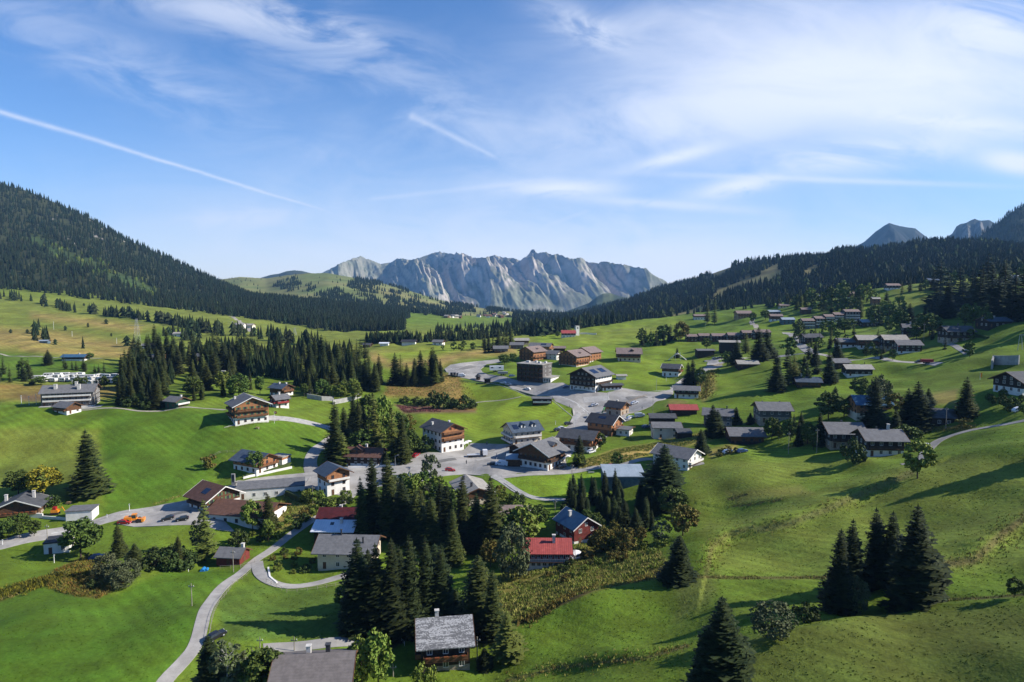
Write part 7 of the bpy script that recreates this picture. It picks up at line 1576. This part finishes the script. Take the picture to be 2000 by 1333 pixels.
# ------------------------------------------------------------------ poles, lamps, flags, masts
POLE = mat('weathered_pole', (.30, .27, .22), (.2, .18, .15), 2, .9); STEEL = mat('galvanised_steel', (.38, .39, .4), (.28, .29, .3), 2, .5, metal=.3); WPOLE = mat('white_pole', (.7, .7, .68), (.6, .6, .58), 2, .6)
def pole(u, v, vt, label, kind='utility', m=None, r=.13, lean=0):
    p = hit(u, v); h = (v - vt) / F * (p.y) ; nm = {'utility': 'utility_pole', 'lamp': 'street_lamp', 'flag': 'flagpole', 'marker': 'marker_post'}[kind]
    rt = empty(nm, p); tag(rt, label, {'utility': 'pole', 'lamp': 'street lamp', 'flag': 'flagpole', 'marker': 'post'}[kind]); mb = MB()
    mb.cyl((0, 0, -.8), (lean, 0, h), r, r * .7, 8); mb.build('pole', m or (POLE if kind == 'utility' else STEEL if kind == 'lamp' else WPOLE), rt)
    if kind == 'utility':
        q = MB(); q.box(lean - .7, lean + .7, -.06, .06, h - .9, h - .75); q.build('crossarm', POLE, rt)
        for x in (-.55, .55): q = MB(); q.cyl((lean + x, 0, h - .74), (lean + x, 0, h - .45), .07); q.build('insulator', WPOLE, rt)
    if kind == 'lamp': q = MB(); q.cyl((0, 0, h - .05), (1.1, 0, h + .25), .05); q.build('bracket', STEEL, rt); q = MB(); q.box(.8, 1.6, -.18, .18, h + .27, h + .42); q.build('lamp_head', STEEL, rt)
    if kind == 'marker': q = MB(); q.cyl((0, -.05, h), (0, .05, h), r * 2.2); q.build('plate', WPOLE, rt)
    return rt, h
for a in [(375, 1184, 1137, 'wooden utility pole in the lower left meadow'), (94, 1078, 1022, 'wooden utility pole beside the small kiosk'), (456, 1118, 1072, 'wooden pole before the little red brown shed'), (1540, 887, 843, 'pale pole left of the pair of slope houses'),
          (1595, 886, 836, 'pale pole close to the slim ragged spruce'), (1847, 838, 795, 'tall pale pole right of the big dark spruces'), (1115, 975, 958, 'short pole at the foot of the round lawn'), (1117, 955, 905, 'thin pole on the round lawn'), (768, 1322, 1295, 'short pole before the log chalet'),
          (932, 1290, 1240, 'pole at the right side of the log chalet'), (575, 1272, 1242, 'pole behind the bottom house'), (508, 1266, 1243, 'pole at the left end of the paved strip'), (1275, 808, 773, 'tall pole by the small road below the hill lane'), (1084, 1012, 975, 'pole between the lawn and the dark spruces'),
          (1804, 668, 632, 'tall pole before the hill lane chalet'), (611, 984, 949, 'pole on the slope under the narrow white chalet')]: pole(*a)
for a in [(1070, 772, 742, 'street lamp on the curve before the flat roofed block'), (991, 748, 724, 'street lamp beside the upper road'), (1186, 792, 766, 'street lamp in front of the island house'), (772, 913, 890, 'street lamp along the wall of the brown tiled house'), (1282, 763, 738, 'street lamp at the hotel meadow corner'),
          (1320, 760, 742, 'street lamp on the road beside the white based chalet'), (1378, 640 + 0, 628, 'street lamp near the terraced houses'), (1563, 679, 662, 'street lamp at the hillside junction')]: pole(*a, kind='lamp', r=.1)
for a in [(42, 790, 773, 'left white post beside the apartment house'), (71, 791, 770, 'right white post beside the apartment house'), (57, 792, 775, 'middle post with a round sign beside the apartment house'), (105, 644, 629, 'upper ski lift pylon on the left meadow'), (141, 658, 648, 'middle ski lift pylon on the left meadow'), (228, 672, 661, 'lower ski lift pylon on the left meadow'),
          (253, 999, 985, 'round white traffic sign on the main road verge'), (5, 1065, 1055, 'white sign at the left end of the main road'), (1085, 830, 823, 'white board standing in the lime meadow'), (1301, 745, 737, 'white post on the lawn below the white based chalet'), (368, 1117, 1109, 'short white fence post near the dense hedge'), (106, 1100, 1084, 'leaning white stake below the small kiosk'),
          (209, 1012, 1006, 'small white delineator on the road by the garage')]: pole(*a, kind='marker', r=.16 if a[0] in (105, 141, 228) else .12)
FLAGR = mat('red_flag_cloth', (.5, .03, .03), (.4, .025, .025), 1, .8)
for u, v, vt, lab in [(536, 827, 803, 'white flagpole with a red and white flag on the chalet terrace'), (1752, 694, 673, 'flagpole with a red flag before the white base')]:
    rt, h = pole(u, v, vt, lab, 'flag', r=.1); f = MB(); f.box(.1, 1.3, -.02, .02, h - 1.3, h - .1); fl = f.build('flag', FLAGR, rt)
    f = MB(); f.box(.6, .8, -.03, .03, h - 1.05, h - .35); f.box(.35, .6, -.03, .03, h - .8, h - .6); f.box(.8, 1.05, -.03, .03, h - .8, h - .6); f.build('cross', WPOLE, fl)
rt, h = pole(1914, 742, 728, 'orange windsock flag on the right meadow', 'flag', r=.08); f = MB(); f.box(.05, .9, -.05, .05, h - 2.2, h - .1); f.build('flag', P_ORANGE, rt)
def mast(u, v, vt, w, label):
    p = hit(u, v); h = (v - vt) / F * p.y; rt = empty('lattice_mast', p); tag(rt, label, 'mast'); mb = MB(); hw = lambda z: w / 2 * (1 - .8 * z / h)
    for sx in (-1, 1):
        for sy in (-1, 1): mb.cyl((sx * w / 2, sy * w / 2, -1), (sx * hw(h), sy * hw(h), h), .12, .07, 5)
    z = 0
    while z < h * .95:
        z1 = min(h, z + max(2.0, hw(z) * 2.2)); a, b = hw(z), hw(z1)
        for s in (-1, 1): mb.cyl((-a, s * a, z), (b, s * b, z1), .05, .05, 4); mb.cyl((a, s * a, z), (-b, s * b, z1), .05, .05, 4); mb.cyl((s * a, -a, z), (s * b, b, z1), .05, .05, 4)
        z = z1
    mb.build('lattice', STEEL, rt); q = MB()
    for zz, ww in ((h * .78, 6.5), (h * .9, 5)): q.box(-ww, ww, -.12, .12, zz, zz + .2)
    q.build('crossarm', STEEL, rt)
mast(269, 687, 622, 6, 'tall faint lattice power pylon on the left meadow'); mast(455, 655, 628, 4, 'lattice power pylon by the far white farmhouses'); mast(576, 655, 640, 4, 'small far lattice pylon before the mountain forest')
def lift(u, v, vt, label):
    p = hit(u, v); h = (v - vt) / F * p.y; rt = empty('ski_lift_pylon', p); tag(rt, label, 'pylon'); mb = MB()
    for s in (-1, 1): mb.cyl((s * 1.3, 0, -1), (s * .5, 0, h), .14, .1, 6)
    mb.cyl((-1.0, 0, h * .4), (1.0, 0, h * .4), .08); mb.build('frame', STEEL, rt); q = MB(); q.box(-.6, 2.6, -.12, .12, h, h + .25); q.build('arm', STEEL, rt)
lift(1992, 684, 655, 'steel ski lift pylon on the upper right meadow')
# ------------------------------------------------------------------ fences
def fence(px, label, sp=2.5, h=1.1, m=None, rails=2, name='fence', r=.06):
    pts = resample(groundpts(px), sp); rt = empty(name, (pts[0].x, pts[0].y, float(H(*pts[0])))); o = rt.location; tag(rt, label, 'fence')
    pm = MB(); pm.cyl((0, 0, -.4), (0, 0, h), r, r, 6); me = pm.mesh('post', m or POLE)
    for q in pts[:100]: link('post', me, rt, (q.x - o.x, q.y - o.y, float(H(*q)) - o.z))
    for k in range(rails):
        mb = MB(); z = h * (k + 1) / (rails + .15)
        for a, b in zip(pts[:-1], pts[1:]): mb.cyl((a.x - o.x, a.y - o.y, float(H(*a)) - o.z + z), (b.x - o.x, b.y - o.y, float(H(*b)) - o.z + z), .035, .035, 4)
        mb.build('rail', m or POLE, rt)
fence([(407, 1262), (414, 1215), (428, 1178), (455, 1144), (490, 1118)], 'post fence following the right side of the lower lane')
fence([(520, 1138), (560, 1158), (620, 1152), (690, 1140)], 'post fence outside the driveway curve')
fence([(437, 838), (470, 835), (520, 828), (545, 823)], 'dark rail fence along the chalet terrace edge', 2, 1.1, WALLS['wood'])
fence([(430, 1112), (470, 1110), (497, 1100)], 'low wire fence behind the little shed'); fence([(395, 905), (430, 886), (470, 884)], 'faint mesh fence above the golden bush')
fence([(745, 1240), (770, 1238), (790, 1262)], 'white slatted stair fence left of the log chalet', 1.2, 1.0, WPOLE)
fence([(1232, 693), (1262, 695), (1290, 694)], 'thin fence on the lawn right of the square chalet', 4); fence([(1215, 790), (1240, 782), (1262, 774)], 'pale timber fence round the island lawn', 2.5, 1.0, WALLS['beige'])
fence([(595, 773), (640, 771), (705, 768)], 'tall ball court fence below the big wood', 4, 3.5, STEEL, 3)
fence([(1180, 650), (1280, 640)], 'row of posts on the crest meadow right of the tower', 6, 1.2)
# ------------------------------------------------------------------ small things
def parasol(u, v, c, label, open_=False, hh=2.5):
    p = hit(u, v); rt = empty('parasol', p); tag(rt, label, 'parasol'); mb = MB(); mb.cyl((0, 0, -.3), (0, 0, hh), .05); mb.build('pole', WPOLE, rt); q = MB()
    if open_: q.cyl((0, 0, hh - .6), (0, 0, hh), 1.7, .05, 8)
    else: q.cyl((0, 0, hh * .45), (0, 0, hh), .28, .06, 8)
    q.build('canopy', c, rt)
CLW = mat('white_canvas', (.72, .7, .68), (.6, .58, .56), 1.5, .85); CLP = mat('pink_canvas', (.5, .3, .33), (.4, .24, .27), 1.5, .85); CLB = mat('navy_canvas', (.03, .05, .14), (.02, .04, .1), 1.5, .85); CLY = mat('yellow_canvas', (.55, .38, .08), (.45, .3, .06), 1.5, .85)
parasol(623, 1108, CLP, 'closed pink parasol at the left end of the garden terrace'); parasol(661, 1108, CLW, 'closed white parasol before the terrace door'); parasol(970, 900, CLB, 'closed navy parasol left of the restaurant, leftmost', hh=3.4); parasol(988, 897, CLB, 'closed navy parasol nearer the restaurant shed', hh=3.6)
parasol(1099, 905, CLW, 'open white parasol at the restaurant terrace, front', True, 3); parasol(1108, 902, CLW, 'open white parasol at the restaurant terrace, back', True, 3); parasol(1124, 1095, CLW, 'big open white parasol beside the red ribbed roof', True, 3.2)
for i, (u, v) in enumerate([(903, 877), (909, 875), (915, 872)]): parasol(u, v, CLW, ('nearest', 'middle', 'farthest')[i] + ' open white parasol before the glazed hotel front', True, 3)
parasol(1120, 759, CLY, 'yellow open parasol under the hotel gable', True, 3); parasol(1146, 764, CLY, 'yellow open parasol at the hotel corner', True, 3)
boxes(1033, 1006, -15, 'small white canvas tent roof among the bushes', 'tent', 'tent', [('canopy', CLW, [((0, 0, 2.0), (0, 0, 3.2), 3.0, .1, 4)]), ('pole', WPOLE, [((-2, 0, -.3), (-2, 0, 2.1), .05), ((2, 0, -.3), (2, 0, 2.1), .05)])])
boxes(397, 1115, 10, 'blue tarpaulin heap in the lower left meadow', 'tarpaulin', 'tarpaulin', [('cover', mat('blue_tarpaulin', (.03, .22, .5), (.02, .15, .38), 1.5, .5), [((0, -1.2, .1), (0, 1.2, .1), .75, .6, 8), ((1, -.8, .1), (1, .9, .1), .5, .4, 8)])])
boxes(456, 948, 5, 'tall grey advertising column by the main road', 'column', 'column', [('post', CONC, [(-.7, .7, -.3, .3, -.5, 4.6)]), ('panel', GLASS, [(-.5, .5, -.33, -.305, 1.2, 4.2)])])
boxes(469, 953, -10, 'small open timber shelter by the main road', 'shelter', 'shelter', [('roof', ROOFS['light'], [(-1.8, 1.8, -1.4, 1.4, 2.2, 2.45)]), ('post', POLE, [(-1.5, -1.35, -1.1, -.95, -.3, 2.2), (1.35, 1.5, -1.1, -.95, -.3, 2.2), (-1.5, -1.35, .95, 1.1, -.3, 2.2), (1.35, 1.5, .95, 1.1, -.3, 2.2)]), ('bench', WALLS['wood'], [(-1.2, 1.2, .2, .6, .4, .5)])])
boxes(1323, 704, 0, 'white playground ramp frame on the lawn above the white based chalet', 'playground', 'playground_frame', [('ramp', CLW, [((-7, 0, 0), (0, 0, 5.5), .28), ((7, 0, 0), (0, 0, 5.5), .28)]), ('platform', POLE, [(-2, 2, -1.5, 1.5, 4.2, 4.5)]), ('post', WPOLE, [(-2, -1.8, -1.5, -1.3, -.5, 6), (1.8, 2, -1.5, -1.3, -.5, 6)])])
boxes(934, 742, 0, 'little round wooden kiosk on the verge of the upper road', 'kiosk', 'kiosk', [('wall', WALLS['dark'], [((0, 0, -.5), (0, 0, 2.2), 1.5, 1.5, 8)]), ('roof', ROOFS['black'], [((0, 0, 2.2), (0, 0, 4.2), 2.4, .1, 8)])])
boxes(952, 748, 0, 'dark timber stall on the verge of the upper road', 'stall', 'stall', [('wall', WALLS['dark'], [(-2, 2, -1.5, 1.5, -.5, 2.4)]), ('roof', ROOFS['black'], [(-2.6, 2.6, -2.1, 2.1, 2.42, 2.7)])])
boxes(1180, 806, 60, 'green climbing frame with a slide at the island house', 'playground', 'slide', [('slide', mat('green_plastic', (.05, .25, .08), (.04, .2, .06), 1, .5), [((-3, 0, .2), (2, 0, 3.6), .35)]), ('tower', WALLS['beige'], [(2, 3.6, -.8, .8, -.3, 3.8)]), ('roof', WALLS['blue'], [((2.8, 0, 3.8), (2.8, 0, 5), 1.3, .1, 4)])])
boxes(1155, 925, 0, 'white bench on the lawn edge', 'bench', 'bench', [('seat', WPOLE, [(-1.2, 1.2, -.2, .2, .4, .48)]), ('leg', WPOLE, [(-1, -.9, -.15, .15, -.3, .4)]), ('leg', WPOLE, [(.9, 1, -.15, .15, -.3, .4)])])
def terrace_set(u, v, label):
    boxes(u, v, random.uniform(-20, 20), label, 'table', 'garden_table', [('tabletop', WALLS['beige'], [(-.9, .9, -.4, .4, .72, .78)]), ('bench', WALLS['beige'], [(-.9, .9, -.85, -.6, .42, .47)]), ('bench', WALLS['beige'], [(-.9, .9, .6, .85, .42, .47)]), ('leg', POLE, [(-.7, -.6, -.3, .3, -.2, .72), (.6, .7, -.3, .3, -.2, .72)])])
terrace_set(640, 1112, 'timber picnic table on the terrace of the dark grey roofed house'); terrace_set(135, 985, 'timber picnic table in the meadow by the round shrub'); terrace_set(503, 838, 'white picnic table at the chalet terrace corner'); terrace_set(1290, 860, 'bench table below the cream stepped roof house')
# people, tiny on the square
SKIN = mat('skin', (.45, .28, .2), (.4, .25, .18), 2, .6)
def person(u, v, rz, top, legs, label):
    p = hit(u, v); rt = empty('person', (p.x, p.y, p.z + .12), R(rz)); tag(rt, label, 'person')
    bm_ = bpy.data.meshes.new('body'); J = [(0, 0, .95), (0, 0, 1.2), (0, 0, 1.42), (0, 0, 1.52), (0, 0, 1.68), (.1, 0, .9), (.13, .1, .5), (.14, 0, .06), (-.1, 0, .9), (-.13, -.12, .5), (-.14, -.2, .06), (.2, 0, 1.4), (.27, .05, 1.12), (.28, .15, .88), (-.2, 0, 1.4), (-.27, -.05, 1.12), (-.27, .02, .86), (.15, .14, .03), (-.15, -.05, .03)]
    E = [(0, 1), (1, 2), (2, 3), (3, 4), (0, 5), (5, 6), (6, 7), (0, 8), (8, 9), (9, 10), (2, 11), (11, 12), (12, 13), (2, 14), (14, 15), (15, 16), (7, 17), (10, 18)]
    rad = [.15, .15, .15, .06, .105, .1, .07, .045, .1, .07, .045, .065, .05, .035, .065, .05, .035, .04, .04]
    bm_.from_pydata(J, E, []); o = link('body', bm_, rt); o.modifiers.new('s', 'SKIN'); o.modifiers.new('d', 'SUBSURF').levels = 1; o.modifiers['d'].render_levels = 1
    for k, r_ in enumerate(rad): bm_.skin_vertices[0].data[k].radius = (r_, r_ * .8)
    bm_.skin_vertices[0].data[0].use_root = True; bm_.materials.append(top)
    h = MB(); h.cyl((0, -.01, 1.7), (0, -.01, 1.83), .115, .07, 8); h.build('hair', TYRE, rt)
    t = MB(); t.cyl((.1, 0, .9), (.135, .02, .12), .11, .075, 8); t.build('trouser_leg', legs, rt); t = MB(); t.cyl((-.1, 0, .9), (-.135, -.15, .12), .11, .075, 8); t.build('trouser_leg', legs, rt)
CLK = mat('dark_cloth', (.03, .035, .05), (.02, .025, .035), 3, .9); CLR = mat('grey_cloth', (.2, .2, .22), (.15, .15, .17), 3, .9)
person(911, 907, 30, CLK, CLK, 'person in dark clothes walking across the village square'); person(1112, 796, 80, CLR, CLK, 'person in grey walking on the curving road by the lime meadow'); person(951, 865 + 5, 10, CLR, CLK, 'person in grey standing near the cream dormer house'); person(1254, 801, 40, CLK, CLR, 'person in dark jacket walking down the small road')
# ------------------------------------------------------------------ rough grass, reeds and tall herbs nobody could count
def tufts():
    V = []; Fc = []; Cc = []
    def add(p, h, c):
        for b in range(5):
            a = random.uniform(0, 6.28); w = random.uniform(.06, .16) * (h + .4); lx = random.uniform(-.5, .5) * h; ly = random.uniform(-.5, .5) * h; hh = h * random.uniform(.5, 1)
            ox = random.uniform(-.4, .4); oy = random.uniform(-.4, .4); i = len(V)
            V.extend([(p.x + ox - w * math.cos(a), p.y + oy - w * math.sin(a), p.z - .1), (p.x + ox + w * math.cos(a), p.y + oy + w * math.sin(a), p.z - .1), (p.x + ox + lx, p.y + oy + ly, p.z + hh)])
            Fc.append((i, i + 1, i + 2)); k = random.uniform(.7, 1.3); Cc.extend([(c[0] * k, c[1] * k, c[2] * k)] * 3)
    def area(poly, n, hr, cols):
        P = np.array([q[:] for q in groundpts(poly)]); lo = P.min(0); hi = P.max(0); x = rng.uniform(lo[0], hi[0], n * 4); y = rng.uniform(lo[1], hi[1], n * 4)
        k = inpoly(x, y, P.tolist()) ; k &= vnoise(x / 6, y / 6, 91) > .36; x, y = x[k][:n], y[k][:n]; z = H(x, y)
        for a, b, c in zip(x, y, z): add(Vector((a, b, c)), random.uniform(*hr), random.choice(cols))
    def line(px, wd, n, hr, cols):
        pts = resample(groundpts(px), 1.0)
        for _ in range(n):
            q = random.choice(pts); x = q.x + random.gauss(0, wd); y = q.y + random.gauss(0, wd); add(Vector((x, y, float(H(x, y)))), random.uniform(*hr), random.choice(cols))
    gold = [(.29, .27, .08), (.24, .24, .06), (.19, .22, .045), (.14, .19, .03)]; brown = [(.14, .10, .03), (.17, .13, .035), (.10, .11, .02), (.2, .16, .04)]
    area([(960,1130),(1150,1060),(1280,1065),(1310,1120),(1180,1150),(1060,1190),(1020,1215),(950,1240)], 6500, (.4, .95), gold)
    area([(100,1118),(170,1085),(215,1110),(240,1140),(190,1170),(150,1165),(90,1145)], 3000, (.3, 1.0), brown + [(.2, .17, .02), (.07, .10, .02), (.22, .12, .03)])
    area([(1130,905),(1200,880),(1270,868),(1380,846),(1390,860),(1300,880),(1230,900),(1130,918)], 3500, (.3, .8), gold)
    area([(760,745),(860,728),(900,738),(930,780),(900,800),(820,775),(750,775)], 2500, (.3, .8), brown + gold)
    area([(775,792),(860,795),(860,806),(790,806)], 900, (.6, 1.3), [(.2, .07, .08), (.16, .09, .06)])
    area([(520,1020),(560,960),(620,965),(610,1015),(560,1040)], 1500, (.3, .9), gold)
    for px, wd, c in STRIPS:
        big = wd > 4; line(px, wd * .13 + .5, 420 if big else 120, (.2, .6) if big else (.15, .4), brown[:2] + gold + [(.34, .27, .1)])
    line([(0,1165),(60,1142),(130,1128)], 1.6, 900, (.5, 1.3), [(.12, .12, .015), (.2, .17, .02), (.05, .06, .015)])
    line([(1370,780),(1380,755),(1392,725)], 2.2, 700, (.6, 1.6), gold + brown)
    line([(1020,1215),(1160,1152),(1305,1122)], 1.6, 1200, (.4, 1.2), brown); line([(1590,860),(1640,850)], 1.5, 300, (.3, .9), gold)
    me = fast_mesh('tall_grass', np.array(V), np.array(Fc), [vmat('tall_grass', .5, .3)], col=np.array(Cc)); tag(link('tall_grass', me), 'rough golden grass and reeds on unmown banks and ditches', kind='stuff')
tufts()
def meadow_tufts(n=28000):
    v = rng.uniform(0, 1, n); y = 95 + 190 * v ** 1.1; x = rng.uniform(-.80, .80, n) * y; u_, v_ = proj(x, y, H(x, y))
    k = np.ones(n, bool)
    for o in C.objects:
        if o.get('kind') == 'structure' and o.name.split('.')[0] in ('path', 'driveway', 'road', 'village_square', 'parking_strip', 'forecourt', 'courtyard', 'footpath', 'footway', 'hill_road', 'upper_square', 'side_road', 'lane', 'terrace'):
            c = np.empty(len(o.data.vertices) * 3); o.data.vertices.foreach_get('co', c); c = c.reshape(-1, 3)[:, :2]
            for i in range(0, len(c), 400):
                q = c[i:i + 400]; lo = q.min(0) - 3; hi = q.max(0) + 3; idx = np.nonzero(k & (x > lo[0]) & (x < hi[0]) & (y > lo[1]) & (y < hi[1]))[0]
                if len(idx): k[idx[(np.hypot(x[idx, None] - q[None, :, 0], y[idx, None] - q[None, :, 1]).min(1) < 1.9)]] = False
    k &= vnoise(x / 3.5, y / 3.5, 63, 3) > .42
    k &= rng.uniform(0, 1, n) < np.clip((290 - y) / 110, 0, 1)
    x, y = x[k], y[k]; n = len(x); z = H(x, y); P = []; Q = []
    gi = np.interp(np.arctan2(x, y), TH, np.arange(len(TH))).astype(int); gj = np.interp(np.log(np.hypot(x, y)), LR, np.arange(len(LR))).astype(int); gc = GCOL[gi, gj]
    for b in range(3):
        a = rng.uniform(0, 6.28, n); w = rng.uniform(.08, .2, n); h = rng.uniform(.06, .2, n); ox = rng.uniform(-.25, .25, n); oy = rng.uniform(-.25, .25, n)
        P.append(np.stack([np.stack([x + ox - w * np.cos(a), y + oy - w * np.sin(a), z - .04], 1), np.stack([x + ox + w * np.cos(a), y + oy + w * np.sin(a), z - .04], 1), np.stack([x + ox + rng.uniform(-.12, .12, n), y + oy + rng.uniform(-.12, .12, n), z + h], 1)], 1))
        c = gc * rng.uniform(.86, 1.16, n)[:, None]; c[:, 0] *= rng.uniform(.92, 1.12, n); Q.append(np.repeat(c, 3, 0))
    V = np.concatenate([p.reshape(-1, 3) for p in P]); me = fast_mesh('grass', V, np.arange(len(V)).reshape(-1, 3), [vmat('grass_tuft', .5, .3)], col=np.concatenate(Q))
    tag(link('grass', me), 'short grass tufts in the nearer meadows', kind='stuff')
meadow_tufts()
pass
# ------------------------------------------------------------------ the air between here and the mountains
HZ = MB(); HZ.box(-9000, 9000, -600, 12500, -2200, 1500)
hm = bpy.data.materials.new('haze_air'); hm.use_nodes = True; hm.node_tree.nodes.clear(); N = NT(hm.node_tree)
pv = N.n('ShaderNodeVolumePrincipled'); pv.inputs['Color'].default_value = (0.26, 0.55, 1.0, 1); pv.inputs['Density'].default_value = 4.2e-5
pv.inputs['Anisotropy'].default_value = 0.1
ho = N.n('ShaderNodeOutputMaterial'); N.l(pv.outputs[0], ho.inputs['Volume'])
tag(HZ.build('haze', hm), kind='stuff', label='thin blue haze filling the valley air')
